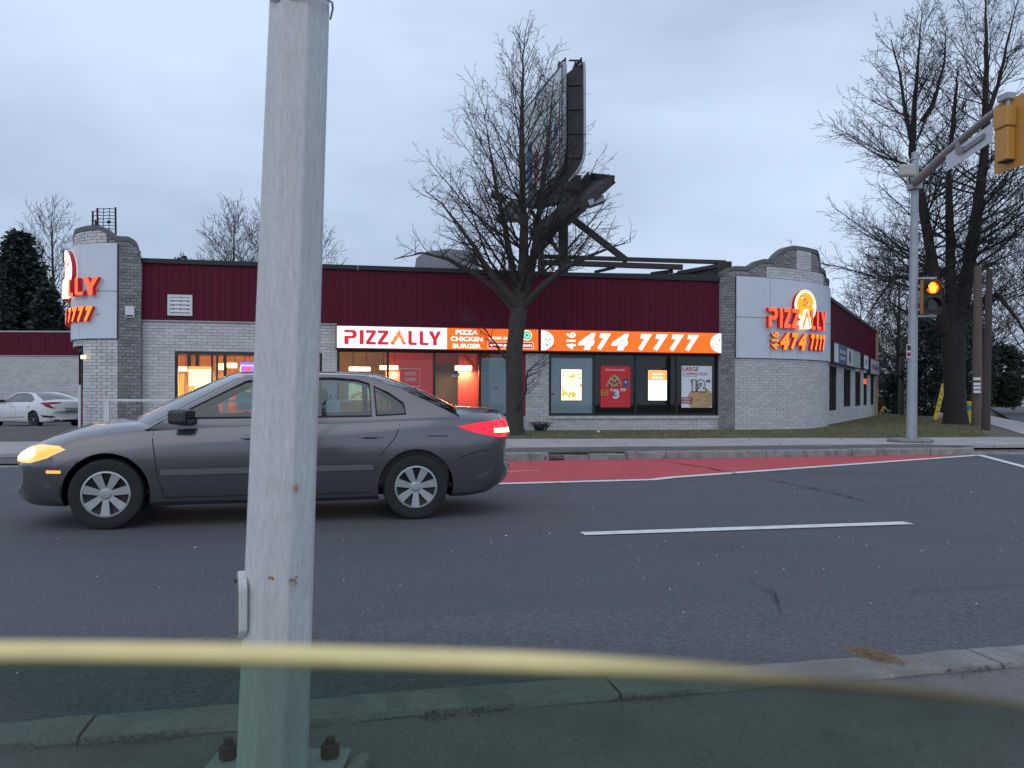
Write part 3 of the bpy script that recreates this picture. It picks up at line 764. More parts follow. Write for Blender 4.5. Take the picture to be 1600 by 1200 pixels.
for k in range(7): mb.box(W * .15, W * .85, -.010, -.006, H * (.08 + k * .13), H * (.15 + k * .13))
mb.obj('menu_lines', E['boxy'], t)
t, W, H = lightbox('lit white picture of a heaped pizza behind the car window', 544, 598, 579, 626, d=.5, m=E['box'])
toppings(t, [(W * (.5 + k * .09), H * (.42 - abs(k) * .06), .06) for k in (-4, -3, -2, -1, 0, 1, 2, 3, 4)], E['boxy'])
toppings(t, [(W * R.uniform(.15, .85), H * R.uniform(.1, .3), .022) for k in range(16)], em('pizza_brown', (.35, .12, .03), 1), -.013)
# OPEN sign
a, b = FL(375.5, 566, .2), FL(412, 585.5, .2)
t = thing('open_sign', 'blue and pink glowing OPEN sign at the left window next to the white pole', 'neon sign', l2w(a[0], .2, b[1]), TH); W, H = b[0] - a[0], a[1] - b[1]
MB().box(0, W, 0, .04, 0, H).obj('casing', E['purple'], t)
rr = [(.04, .1), (.96, .1), (.99, .2), (.99, .8), (.96, .9), (.04, .9), (.01, .8), (.01, .2), (.04, .1)]
MB().tube([(W * u, -.02, H * (v * .8 + .02)) for u, v in rr], .012, 6).obj('neon_tube', E['pink'], t)
text('lettering', 'OP', t, E['handr'], W * .10, W * .48, H * .18, H * .68, -.02, .05)
text('lettering', 'EN', t, E['boxy'], W * .54, W * .92, H * .18, H * .68, -.02, .05)
mb = MB().tube([(W * .2, .02, H), (W * .2, .02, H + .5)], .01, 6).tube([(W * .4, .02, H), (W * .4, .02, H + .5)], .01, 6); mb.obj('hanger', M_['black'], t)
t, W, H = panel('window_notice', 'pale notice taped inside the glass below the OPEN sign', 'notice', 369, 586, 412, 609, mat('notice_paper', (.42, .40, .52), .6), d=.1)
t, W, H = panel('window_notice', 'white paper notice low in the left window, seen through the grey car', 'notice', 369, 612, 401, 641, mat('notice_paper_teal', (.45, .56, .56), .6), d=.1)
disc(MB(), W * .5, -H * .18, .09, .09, -.006, 16).obj('round_sticker', P['red'], t)
# --- posters
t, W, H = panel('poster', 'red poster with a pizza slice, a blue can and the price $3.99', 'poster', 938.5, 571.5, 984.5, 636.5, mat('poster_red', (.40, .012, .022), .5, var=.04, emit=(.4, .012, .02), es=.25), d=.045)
text('lettering', 'PIZZA SLICE COMBO', t, P['white'], W * .15, W * .82, H * .88, H * .925, -.008, .02)
sl_ = [(.18, .50), (.30, .70), (.46, .80), (.62, .72), (.72, .52)]
MB().prism([(W * u, -.008, H * v) for u, v in sl_], (0, .004, 0)).obj('pizza_slice', P['tan'], t)
toppings(t, [(W * u, H * v, .05) for u, v in ((.36, .62), (.46, .70), (.56, .62), (.46, .58), (.62, .55), (.30, .53))], P['brown'], -.011)
MB().box(W * .76, W * .93, -.010, -.004, H * .50, H * .70).obj('drink_can', P['blue'], t)
disc(MB(), W * .845, H * .61, .035, .035, -.014, 14).obj('can_mark', P['white'], t)
MB().box(W * .0, W * .26, -.010, -.004, H * .29, H * .42).obj('price_tag', P['orange'], t)
text('lettering', 'ONLY', t, P['brown'], W * .04, W * .22, H * .37, H * .40, -.014, .02); text('lettering', '$3.99', t, P['brown'], W * .04, W * .22, H * .31, H * .35, -.014, .02)
text('digit', '3', t, P['blue'], W * .40, W * .645, H * .19, H * .455, -.010, .09); text('digit', '3', t, P['white'], W * .415, W * .63, H * .205, H * .44, -.014, .05)
text('lettering', '$', t, P['white'], W * .32, W * .41, H * .36, H * .46, -.014, .04); text('lettering', '99', t, P['white'], W * .66, W * .84, H * .38, H * .46, -.014, .04)
text('lettering', 'PICK UP ONLY', t, P['orange'], W * .25, W * .72, H * .12, H * .145, -.014, .02)
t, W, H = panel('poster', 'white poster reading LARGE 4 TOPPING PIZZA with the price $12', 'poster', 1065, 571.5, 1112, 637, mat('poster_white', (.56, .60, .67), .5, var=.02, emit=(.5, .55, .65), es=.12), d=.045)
text('lettering', 'LARGE', t, P['red'], W * .03, W * .56, H * .87, H * .98, -.008, .02)
text('lettering', '4 TOPPING PIZZA', t, P['red'], W * .03, W * .86, H * .775, H * .84, -.008, .02)
text('lettering', '1 DIPPING SAUCE', t, P['grey'], W * .03, W * .50, H * .735, H * .765, -.008, .01)
pz = [(W * .62 + cos(q) * .42 * W, H * .20 + sin(q) * .30 * H) for q in [i * 2 * pi / 40 for i in range(40)]]
pz = [(min(max(x, .0), W), max(z, 0)) for x, z in pz]
MB().prism([(x, -.008, z) for x, z in pz], (0, .004, 0)).obj('pizza_picture', P['tan'], t)
tp = []
for k in range(150):
    q = R.uniform(0, 2 * pi); r_ = sqrt(R.random()) * .92; x, z = W * .62 + cos(q) * .42 * W * r_, H * .20 + sin(q) * .30 * H * r_
    if .01 < x < W - .02 and .01 < z: tp.append((x, z, R.uniform(.008, .018)))
toppings(t, tp[::2], P['brown'], -.011, 6); toppings(t, tp[1::2], P['cream'], -.012, 6)
text('digit', '12', t, P['black'], W * .33, W * .80, H * .37, H * .68, -.016, .11); text('digit', '12', t, P['white'], W * .355, W * .775, H * .39, H * .66, -.022, .05)
text('lettering', '$', t, P['black'], W * .29, W * .37, H * .57, H * .67, -.02, .03); text('lettering', '99', t, P['black'], W * .80, W * .95, H * .60, H * .67, -.02, .03)
MB().box(0, W * .34, -.016, -.012, H * .10, H * .25).obj('red_flash', P['red'], t)
text('lettering', 'PICKUP', t, P['white'], W * .03, W * .30, H * .185, H * .23, -.02, .03); text('lettering', 'SPECIAL', t, P['white'], W * .03, W * .30, H * .12, H * .165, -.02, .03)

# --- lit fascia signs
SZ0, SZ1 = 2.555, 3.258
def fascia(label, px0, px1):
    x0, x1 = fx(px0), fx(px1); t = thing('shop_sign', label, 'shop sign', l2w(x0, -.05, SZ0), TH)
    MB().box(0, x1 - x0, -.14, .045, 0, SZ1 - SZ0).obj('sign_case', P['darkred'], t, bev=.006)
    return t, x0, x1 - x0, SZ1 - SZ0
t, x0, W, H = fascia('lit shop sign, PIZZALLY in red on white beside the orange PIZZA CHICKEN BURGER field', 524.5, 840.5)
def sx(p): return fx(p) - x0
MB().box(sx(526.5), sx(697), -.146, -.138, .035, H - .03).obj('white_face', E['white'], t)
MB().box(sx(697.3), sx(838.5), -.146, -.138, .035, H - .03).obj('orange_face', E['orange'], t)
ls = sx(538); lh = (sx(688) - ls) / 6.0; lz = .035 + (H - .065) * .17; lhz = (H - .065) * .66
def lp3(pts, y): return [(ls + u * lh, y, lz + v * lhz) for u, v in pts]
for ch, pts in LET: MB().prism(lp3(pts, -.152), (0, .006, 0)).obj('letter', E['red'], t)
MB().prism(lp3(SLICE, -.152), (0, .006, 0)).obj('letter', E['slice'], t)
for c in CRUST: MB().prism(lp3(c, -.156), (0, .003, 0)).obj('crust', P['brown'], t)
toppings(t, [(ls + u * lh, lz + v * lhz, .014) for u, v in ((3.2, .66), (3.45, .7), (3.28, .86), (3.05, .3), (3.66, .3), (3.52, .45))], E['text_white'], -.158, 7)
def row(s, pa, pb_, z0, z1, m=None, bold=.035, y=-.152): text('lettering', s, t, m or E['text_white'], sx(pa), sx(pb_), H * z0, H * z1, y, bold, depth=.006)
row('PIZZA', 710.5, 745, .69, .89); row('CHICKEN', 702.5, 752.5, .40, .60); row('BURGER', 706, 750, .10, .30)
row('ORDER ONLINE', 762, 806, .50, .62, bold=.04)
MB().box(sx(760), sx(831), -.153, -.147, H * .12, H * .40).obj('web_box', E['text_white'], t); MB().box(sx(760.8), sx(830.2), -.156, -.150, H * .135, H * .385).obj('web_field', E['red'], t)
row('www.pizzally.com', 763, 828.5, .17, .34, y=-.162, bold=.04)
for rx, m, y in ((.155, E['text_white'], -.152), (.13, em('badge_green', (.03, .36, .16), 1), -.156), (.085, em('badge_teal', (.25, .75, .65), 1), -.160)):
    disc(MB(), sx(821), H * .70, rx, rx, y, 24).obj('halal_badge', m, t)
disc(MB(), sx(821), H * .70, .05, .05, -.164, 12, 0, pi * 1.4).obj('halal_badge', em('badge_dark', (.02, .2, .12), 1), t)
t, x0, W, H = fascia('lit orange shop sign with the white phone number 416 474 7777', 841.5, 1124)
MB().box(.03, W - .03, -.146, -.138, .035, H - .03).obj('orange_face', E['orange'], t)
hz = (H - .065) / 2
for cx, a0 in ((.032, -pi / 2), (W - .032, pi / 2)):
    disc(MB(), cx, .035 + hz, .40 if cx < 1 else .38, hz * .98, -.152, 24, a0, a0 + pi).obj('half_pizza', E['white'], t)
    rim = [(cx + (.37 if cx < 1 else -.35) * cos(q), -.157, .035 + hz + hz * .92 * sin(q)) for q in [(-pi / 2 + pi * i / 20) for i in range(21)]]
    toppings(t, [(cx + (1 if cx < 1 else -1) * .40 * r_ * cos(q), .035 + hz + hz * r_ * sin(q), R.uniform(.014, .024)) for q, r_ in [(R.uniform(-1.2, 1.2), R.uniform(.25, .85)) for _ in range(11)]], P['darkred' if cx > 1 else 'teal'], -.157, 6)
text('digit', '416', t, E['text_white'], sx(882), sx(896.5), H * .12, H * .88, -.152, .035, rot=True, depth=.006)
for ch, pa, pb_ in (('4', 900, 927.5), ('7', 930, 951.5), ('4', 951.5, 979.5), ('7', 993.5, 1015), ('7', 1017, 1039.5), ('7', 1042, 1064.5), ('7', 1066.5, 1088)):
    text('digit', ch, t, E['text_white'], sx(pa), sx(pb_), H * .11, H * .86, -.152, .07, shear=.28, depth=.006)

# ================================================================ CORNER TOWERS
def bez(p, n=60):
    o = []
    for i in range(n + 1):
        t = i / n; o.append(Vector([(1 - t) ** 3 * p[0][k] + 3 * t * (1 - t) ** 2 * p[1][k] + 3 * t * t * (1 - t) * p[2][k] + t ** 3 * p[3][k] for k in (0, 1)]))
    return o
class Curve:
    def __init__(s, pts, sgn):
        s.p = [w2l(*q) for q in pts]; s.c = [0.0]; s.sgn = sgn
        for a, b in zip(s.p, s.p[1:]): s.c.append(s.c[-1] + (b - a).length)
        s.L = s.c[-1]
    def at(s, c, off=0.0):                               # point moved outwards by off, and the heading there
        c2 = min(max(c, 0), s.L - 1e-6); i = 0
        lo, hi = 0, len(s.c) - 1
        while hi - lo > 1:
            m = (lo + hi) // 2
            if s.c[m] <= c2: lo = m
            else: hi = m
        i = lo; d = (s.p[i + 1] - s.p[i]).normalized(); j = min(i + 2, len(s.p) - 1)
        d2 = (s.p[j] - s.p[i + 1]).normalized() if j > i + 1 else d
        f = (c2 - s.c[i]) / (s.c[i + 1] - s.c[i]); d = (d * (1 - f) + d2 * f).normalized() if i > 0 else d
        q = s.p[i] + (s.p[i + 1] - s.p[i]) * f + d * (c - c2)
        nrm = Vector((d.y, -d.x)) * s.sgn
        return q + nrm * off, atan2(d.y, d.x), nrm
    def px(s, c, off=0.0):
        q = s.at(c, off)[0]; W = l2w(q.x, q.y); return 800 + F * W.x / W.y, W.y
    def inv(s, px, off=0.0):
        best = min(range(0, 401 if s.sgn > 0 else 201), key=lambda i: abs(s.px(s.L * i / 400, off)[0] - px)); return s.L * best / 400
def zof(px, py, Y): return at(px, py, Y).z
def smooth_prof(pr, c):
    for (a, za), (b, zb) in zip(pr, pr[1:]):
        if a <= c <= b: return za + (zb - za) * (c - a) / max(b - a, 1e-6)
    return pr[-1][1] if c > pr[-1][0] else pr[0][1]
def solid(mb, cv, c0, c1, z0, z1, o0, o1, step=.08):
    """slab following the curve; z0 and z1 may be functions of c"""
    n = max(1, int(round((c1 - c0) / step))); f0 = z0 if callable(z0) else (lambda c: z0); f1 = z1 if callable(z1) else (lambda c: z1); b = len(mb.v)
    for i in range(n + 1):
        c = c0 + (c1 - c0) * i / n
        for off, z in ((o0, f0(c)), (o1, f0(c)), (o1, f1(c)), (o0, f1(c))):
            q = cv.at(c, off)[0]; mb.v.append((q.x, q.y, z))
    for i in range(n):
        for k in range(4): a = b + i * 4 + k; e = b + i * 4 + (k + 1) % 4; mb.face([a, e, e + 4, a + 4])
    mb.face([b, b + 1, b + 2, b + 3]); mb.face([b + n * 4 + k for k in (3, 2, 1, 0)])
    return mb
def tower(cv, prof, cp, ppanel, seams, zrow, zp0, zp1, budget, blockout, cend=None):
    top = lambda c: smooth_prof(prof, c)
    ce_ = cend or cv.L; mb = MB()
    if cend: solid(mb, cv, 0, ce_, -.2, zp0 - .16, -.22, -.005)
    tw = solid(mb, cv, 0, cv.L, (zp0 - .16) if cend else -.2, lambda c: top(c) - .06, -.22, -.005).obj('tower', M_['mortar'], bl, fix=True)
    # coping along the stepped gable
    solid(MB(), cv, 0, cv.L, lambda c: top(c) - .13, top, -.27, .06, .04).obj('tower_coping', M_['coping_grey'], tw, smooth=40)
    pl = lambda c, pr: (cv.at(c, .012 + pr)[0], cv.at(c)[1])
    # rough pilaster
    mb = MB(); r = 0; H = .09; z = Z0
    def rowof(z, c0, c1, BW, m):
        x = c0 - (r % 2) * BW / 2 - R.uniform(0, .02)
        while x < c1:
            a, b = max(x, c0), min(x + BW, c1)
            if b - a > .03:
                cc = (a + b) / 2; q, ang = pl(cc, R.uniform(-.010, .012)); tz = top(cc) - .13
                if z + H < tz:
                    hw = (b - a) / 2 - .006
                    m.box(-hw, hw, -.02, .02, -H / 2 + .006, H / 2 - .006, Matrix.Translation((q.x, q.y, z + H / 2)) @ Matrix.Rotation(ang + R.uniform(-.02, .02), 4, 'Z'))
            x += BW
    while z < 6.4:
        rowof(z, 0, cp, .19, mb)
        if z > zp1 + .0: rowof(z, cp, cv.L, .19, mb)
        z += H; r += 1
    stuff(mb.obj('rough_brick_courses', M_['brick_rough'], tw, fix=False))
    # smooth painted bricks below the panel and in the light blocks above it
    def place(c, pr): q, ang = pl(c, pr + .004); return q, ang
    bricks(cp + .01, ce_ - .02, Z0, zp0 - .01, 0, [], budget, place=place, parent=bl)
    if cend: bricks(ce_ - .02, cv.L, zp0 - .19, zp0 - .01, 0, [], 0, place=place, parent=bl)
    for (c0, c1, za, zb) in blockout:
        pl2 = lambda c, pr: (cv.at(c, .03 + pr)[0], cv.at(c)[1])
        bricks(c0, c1, za, zb, 0, [], 0, place=pl2, parent=tw)
    # metal sign panels
    ss = [ppanel[0], *seams, ppanel[1]]
    for i in range(len(ss) - 1):
        for (a, b) in ((zp0, zrow - .008), (zrow + .008, zp1)):
            solid(MB(), cv, ss[i] + .008, ss[i + 1] - .008, a, b, .05, .10).obj('panel', M_['panel'], tw, smooth=40, fix=True)
    solid(MB(), cv, ppanel[0], ppanel[1], zp0 - .02, zp1 + .01, .0, .048).obj('panel_back', M_['frame'], tw, fix=True)
    return tw
def tower_sign(cv, c_of, label_, zl, lh, Wd, dig, zn, nh, disc_c, disc_z, disc_r, whitepizza=False):
    """c_of(u): position along the curve for the reading coordinate u in 0..1"""
    q, ang, nr = cv.at(c_of(.5), .3)
    t = thing('channel_letter_sign', label_, 'sign', l2w(q.x, q.y, zl), TH)
    base = Vector((q.x, q.y, zl))
    def M3(u, z, off):
        p = cv.at(c_of(u), off)[0]; return Vector((p.x - base.x, p.y - base.y, z - base.z))
    def plate(name, outl, o0, o1, mf, ms, ring=None):
        pts = []
        for i in range(len(outl)):
            a, b = outl[i], outl[(i + 1) % len(outl)]; k = max(1, int(abs(b[0] - a[0]) * 40))
            for j in range(k): pts.append((a[0] + (b[0] - a[0]) * j / k, a[1] + (b[1] - a[1]) * j / k))
        n = len(pts); mb = MB(); mb.v = [tuple(M3(u, z, o1)) for u, z in pts] + [tuple(M3(u, z, o0)) for u, z in pts]
        tri = tessellate_polygon([[Vector((u * 4, z, 0)) for u, z in pts]])
        for a in tri: mb.face(list(a))
        mb.mi = 1
        for i in range(n): j = (i + 1) % n; mb.face([i, j, j + n, i + n])
        return mb.obj(name, [mf, ms], t, fix=True)
    S = 6.0
    for ch, pts in LET: plate('letter', [(u / S, zl + v * lh) for u, v in pts], .13, .27, E['letter'], E['side'])
    plate('letter', [(u / S, zl + v * lh) for u, v in SLICE], .15, .31, E['slice'], E['outline'])
    # outlines of the slice
    so_ = [(u / S, zl + v * lh) for u, v in SLICE + SLICE[:1]]
    mb = MB(); mb.tube([M3(u, z, .32) for u, z in so_], .014, 5); mb.obj('neon_outline', E['outline'], t, fix=False)
    # pizza disc behind the letters
    arc = Wd
    dp = [(disc_c + disc_r / arc * cos(q_), disc_z + disc_r * sin(q_)) for q_ in [i * 2 * pi / 36 for i in range(36)]]
    plate('pizza_disc', dp, .11, .24, E['glow'] if whitepizza else E['pizza'], E['side'])
    for rr_, yy in ((1.0, .25), (.88, .25)):
        mb = MB(); mb.tube([M3(disc_c + disc_r * rr_ / arc * cos(q_), disc_z + disc_r * rr_ * sin(q_), yy) for q_ in [i * 2 * pi / 48 for i in range(49)]], .016, 5); mb.obj('neon_outline', E['outline'], t, fix=False)
    for k in range(14):
        q_, r_ = R.uniform(0, 2 * pi), R.uniform(.15, .75); r3 = R.uniform(.025, .06)
        cp_ = (disc_c + disc_r * r_ / arc * cos(q_), disc_z + abs(disc_r * r_ * sin(q_)))
        plate('topping', [(cp_[0] + r3 / arc * cos(a_), cp_[1] + r3 * sin(a_)) for a_ in [i * 2 * pi / 9 for i in range(9)]], .25, .262, E['letter'] if k % 3 else E['outline'], E['side'])
    for ch, u0, u1, rot in dig:
        me, a, b, c, d = glyphs(ch, .03 if rot else .06, 0 if rot else .25, 1.0); mb = MB()
        n = len(me.vertices); pf_, pb2 = [], []
        for v in me.vertices:
            uu = (v.co.x - a) / (b - a); qq = (v.co.y - c) / (d - c)
            if rot: uu, qq = 1 - qq, uu
            u_, z_ = u0 + (u1 - u0) * uu, zn + nh * qq
            pf_.append(tuple(M3(u_, z_, .24))); pb2.append(tuple(M3(u_, z_, .13)))
        mb.v = pf_ + pb2; ed = set()
        for p in me.polygons:
            mb.face(list(p.vertices)); vv = list(p.vertices)
            for i in range(len(vv)): ed.add((vv[i], vv[(i + 1) % len(vv)]))
        mb.mi = 1
        for i, j in ed:
            if (j, i) not in ed: mb.face([i, i + n, j + n, j])
        mb.obj('digit', [E['digit'], E['side']], t, fix=False)
    # stand-off pins
    mb = MB()
    for k in range(16):
        u = (k + .5) / 16
        for z in (zl + lh * .3, zn + nh * .5): mb.tube([M3(u, z, .09), M3(u, z, .15)], .012, 5)
    mb.obj('stand_off', M_['dark_metal'], t, fix=False)
    return t
# right tower
cR = Curve([(6.73, 25.40)] + bez([(7.2, 25.47), (9.0, 25.95), (11.0, 26.9), (11.55, 28.9)]), 1)
pr = [(1122.8, 432.3), (1128, 426), (1134.6, 420.5), (1141, 417.3), (1148, 416), (1169.5, 416.6), (1176, 412), (1183, 407.5), (1192, 405), (1208.3, 405.7), (1211, 401), (1215.6, 395.8), (1224.6, 388.5), (1232, 385.3), (1239, 384), (1259.5, 386.8), (1277, 391.3), (1279.5, 399), (1282, 418), (1289.0, 423.3), (1290.4, 434)]
profR = []
for a, b in pr:
    c = cR.inv(a, .05) if a > 1127 else 0; profR.append((c - (.12 if a < 1127 else 0), zof(a, b, cR.px(c)[1])))
c = cR.inv(1290.4, .05); profR += [(c + .15, zof(1292, 437, 28.2)), (cR.L - .2, zof(1292, 437, 28.4)), (cR.L, zof(1292, 452, 28.9))]
cp = cR.inv(1146.5)
zp1 = sum(zof(a, b, cR.px(cR.inv(a, .1), .1)[1]) for a, b in ((1148.4, 431.2), (1202.7, 434.6), (1247, 438.5))) / 3
zp0 = sum(zof(a, b, cR.px(cR.inv(a, .1), .1)[1]) for a, b in ((1148.4, 557.9), (1200, 559.9), (1245, 561.7))) / 3
zr = sum(zof(a, b, cR.px(cR.inv(a, .1), .1)[1]) for a, b in ((1148.4, 494.7), (1200, 497))) / 2
c1, c2 = cR.inv(1244.5, .05), cR.inv(1267, .05); c3, c4 = cR.inv(1197, .05), cR.inv(1286, .05)
cS = cR.inv(1290.5, .1)
bz = zp1 + .02
tower(cR, profR, cp, (cp + .02, cR.L - .03), [cR.inv(1202.7, .1), cR.inv(1245.5, .1), cR.inv(1280, .1)], zr, zp0, zp1, 300,
      [(c3, c4, bz, bz + .36), (c1, c2, bz + .37, bz + .37 + .72)])
uc = lambda px, off=.25: cR.inv(px, off)
cl0, cl1 = uc(1200), uc(1290); WdR = cl1 - cl0
ofu = lambda u: cl0 + (cl1 - cl0) * u
inu = lambda px: (uc(px) - cl0) / (cl1 - cl0)
zl = zof(1203, 511, cR.px(uc(1203), .25)[1]); zlt = zof(1203, 480.5, cR.px(uc(1203), .25)[1])
zn = zof(1222, 546, cR.px(uc(1222), .25)[1]); znt = zof(1232, 519.5, cR.px(uc(1230), .25)[1])
DIG = [('416', .05, .15, True), ('4', .17, .31, False), ('7', .33, .45, False), ('4', .45, .59, False), ('7', .66, .75, False), ('7', .75, .84, False), ('7', .84, .92, False), ('7', .92, 1.0, False)]
DC = (3.30 / 6.0)
dz0, dzt = zl + .05, zof(1265, 454.5, cR.px(uc(1265), .25)[1])
tower_sign(cR, ofu, 'glowing red PIZZALLY and orange phone number letters with a pizza on the right corner tower', zl, zlt - zl, WdR, DIG, zn, znt - zn, DC + .02, (dzt + zl + .25) / 2, (dzt - zl - .25) / 2)
# left tower (mirror image, seen from its end)
cLf = Curve([(-10.44, 22.13)] + bez([(-10.98, 21.93), (-12.3, 21.72), (-13.1, 22.9), (-13.75, 26.0)]), -1)
prl = [(221.9, 402.3), (221, 393), (212.7, 378.5), (206, 373), (199.9, 370), (180.6, 369.3), (169.6, 362), (159.5, 354.7), (146.7, 352), (128.3, 354.7)]
profL = [(cLf.inv(a, .05), zof(a, b, cLf.px(cLf.inv(a, .05))[1])) for a, b in prl]
profL[0] = (0, profL[0][1]); cm = profL[-1][0]; pk = profL[-2][1]
profL = [p for i, p in enumerate(profL) if i == 0 or p[0] > profL[i - 1][0]]
profL += [(cm + .6, profL[-1][1]), (cm + 1.1, pk - .3), (cm + 1.6, pk - .55), (cm + 2.2, pk - .6), (cLf.L, pk - .9)]
cpl = cLf.inv(185.5)
zq1 = sum(zof(a, b, cLf.px(cLf.inv(a, .1), .1)[1]) for a, b in ((183.4, 380), (124.7, 381.8))) / 2
zq0 = sum(zof(a, b, cLf.px(cLf.inv(a, .1), .1)[1]) for a, b in ((183.4, 528.8), (126, 529.4))) / 2
zqr = zof(183, 455, cLf.px(cLf.inv(183, .1), .1)[1])
tower(cLf, profL, cpl, (cpl + .02, cLf.L - .05), [cLf.inv(124.5, .1), cLf.inv(124.5, .1) + 1.0], zqr, zq0, zq1, 300, [(cpl + .3, cLf.L - .5, zq1 + .02, zq1 + .36)], cLf.inv(131, .0))
ce = cLf.inv(154, .25); Wl = 3.1
ofl = lambda u: ce + (1 - u) * Wl
zl2 = zof(140, 460, cLf.px(ce, .25)[1]); z2t = zof(140, 432.5, cLf.px(ce, .25)[1]); zn2 = zof(140, 502, cLf.px(ce, .25)[1]); zn2t = zof(140, 478, cLf.px(ce, .25)[1])
DL = [(a, u0 - .05, u1 - .05, r_) for a, u0, u1, r_ in DIG]
tower_sign(cLf, ofl, 'glowing LY and 77 letters seen edge-on with a white-hot pizza on the left corner tower', zl2, z2t - zl2, Wl, DL, zn2, zn2t - zn2, .50, zl2 + .72, .64, True)
# wall alarm box on the left pilaster
a = at(197, 480, 21.9); t = thing('alarm_box', 'small white box with a dark slot on the left tower pilaster', 'alarm', l2w(*cLf.at(cLf.inv(203.5), .07)[0], zof(203, 497, 22)), TH)
MB().box(-.12, .12, -.05, .04, 0, .32).obj('housing', M_['white_metal'], t, bev=.02); MB().box(-.09, .09, -.056, -.05, .03, .08).obj('slot', P['black'], t)
# recess with dark glass under the curved left tower, red door edge, warm wall lamp
q0 = cLf.at(cLf.inv(118), .02)
sideL = [l2w(*cLf.at(cLf.L, 0)[0]), Vector((-14.2, 46, 0))]
dL = (sideL[1] - sideL[0]); rzL = atan2(dL.y, dL.x)
MBm = Matrix.Translation((0, 0, 0))
def lm(o): o.parent = bl; return o
pa = w2l(sideL[0].x, sideL[0].y); pb3 = w2l(-14.2, 46); mb = MB()
dd = (pb3 - pa); Lw = dd.length; Ms = Matrix.Translation((pa.x, pa.y, 0)) @ Matrix.Rotation(atan2(dd.y, dd.x), 4, 'Z')
mb.box(0, Lw, -.12, .12, -.25, ZT, Ms); mb.obj('side_wall', M_['mortar'], bl); MB().box(0, Lw, -.1, .14, ZT, ZC, Ms).obj('side_wall', M_['red_metal'], bl)
c_a = cLf.inv(131.5, 0); q_a = cLf.at(c_a, -.06)[0]; q_b = cLf.at(c_a + 1.9, -.10)[0]; W_a = l2w(q_a.x, q_a.y); W_b = l2w(q_b.x, q_b.y); dvv = W_a - W_b
t = thing('entrance_door', 'dark framed entrance door with a red leaf under the curved left corner tower', 'door', (W_b.x, W_b.y, .08), atan2(dvv.y, dvv.x)); Wd_ = dvv.length; HD = zq0 - .16 - .08
MB().box(0, Wd_, -.04, .04, HD - .12, HD).box(0, .07, -.04, .04, 0, HD - .12).box(Wd_ * .45, Wd_ * .45 + .08, -.04, .04, 0, HD - .12).box(Wd_ - .09, Wd_, -.05, .05, 0, HD - .12).obj('door_frame', M_['frame'], t)
MB().box(.07, Wd_ * .45, -.01, .01, .05, HD - .12).box(Wd_ * .45 + .08, Wd_ - .09, -.01, .01, 1.25, HD - .12).obj('pane', M_['glass_dark'], t); MB().box(Wd_ * .45 + .08, Wd_ - .09, -.02, .02, .05, 1.25).obj('red_leaf', P['red'], t)
t = thing('wall_lamp', 'small warm lamp glowing under the left tower beside the entrance', 'lamp', at(130, 558, 21.9)); MB().box(-.05, .05, -.05, .05, -.05, .05).obj('lens', E['lamp'], t, bev=.015)
t = thing('door_post', 'thin white post in front of the entrance below the left tower', 'post', Vector((at(124.5, 600, 21.6).x, 21.6, .1))); MB().tube([(0, 0, -.1), (0, 0, 1.35)], .035, 8).obj('post', M_['white_metal'], t)
# wing behind the parking lot
wg = MB(); wy = 45.0
wl = lambda X, Y: w2l(X, Y)
a, b = w2l(-60, 45), w2l(-14.0, 45.0); dd = b - a; Mw = Matrix.Translation((a.x, a.y, 0)) @ Matrix.Rotation(atan2(dd.y, dd.x), 4, 'Z'); Lg = dd.length
MB().box(0, Lg, .03, .3, -.3, 3.41, Mw).obj('wing_wall', M_['mortar'], bl)
r = 0; z = -.1; mb = MB()
while z < 3.38:
    x = 26 - (r % 2) * .145
    while x < Lg - .3: mb.box(x + .006, x + .284, .012 + R.uniform(-.003, .003), .04, z + .006, z + .084, Mw); x += .29
    z += .09; r += 1
stuff(mb.obj('brick_courses', M_['brick_white'], bl, fix=False))
cme2 = clad_mesh(.25, 4.72 - 3.41); rw = atan2(dd.y, dd.x)
for i in range(int((Lg - 26) / .25)):
    p = Mw @ Vector((26 + i * .25, -.02, 3.41)); inst('cladding_sheet', cme2, bl, p, rw)
MB().box(0, Lg, .0, .3, 3.41, 4.72, Mw).obj('parapet', M_['coping'], bl)
MB().box(0, Lg, -.07, .34, 4.72, 4.80, Mw).obj('coping', M_['trim'], bl); MB().box(0, Lg, -.05, .02, 3.37, 3.405, Mw).obj('drip_trim', M_['trim'], bl)
# side wall to the right, along the side street
SW0 = Vector((11.15, 28.6)); sd = Vector((.5036, .8639)); a = w2l(*SW0); b = w2l(*(SW0 + sd * 19.6)); dd = b - a; rs = atan2(dd.y, dd.x)
Mr = Matrix.Translation((a.x, a.y, 0)) @ Matrix.Rotation(rs, 4, 'Z'); Ls = dd.length
def sD(px): q = (px - 800) / F; return (q * 28.6 - 11.15) / (.5036 - .8639 * q)
op = [(sD(1295.5), sD(1307)), (sD(1318), sD(1329)), (sD(1336), sD(1344.5)), (sD(1349), sD(1354.5)), (sD(1360), min(sD(1365.5), 19.0))]
hs = [(p, q, .75 if i else .6, 2.45) for i, (p, q) in enumerate(op)]
mb = MB(); 
def walledM(mb, x0, x1, z0, z1, y0, y1, holes, M):
    xs = sorted({x0, x1, *[h[0] for h in holes], *[h[1] for h in holes]})
    for a, b in zip(xs, xs[1:]):
        h = [h for h in holes if h[0] <= a + 1e-6 and h[1] >= b - 1e-6]
        if not h: mb.box(a, b, y0, y1, z0, z1, M)
        else: mb.box(a, b, y0, y1, z0, h[0][2], M); mb.box(a, b, y0, y1, h[0][3], z1, M)
walledM(mb, 0, Ls, -.2, ZT, .02, .24, hs, Mr); mb.obj('side_wall', M_['mortar'], bl)
def pls(c, prj): p = Mr @ Vector((c, .012 + prj, 0)); return Vector((p.x, p.y)), rs
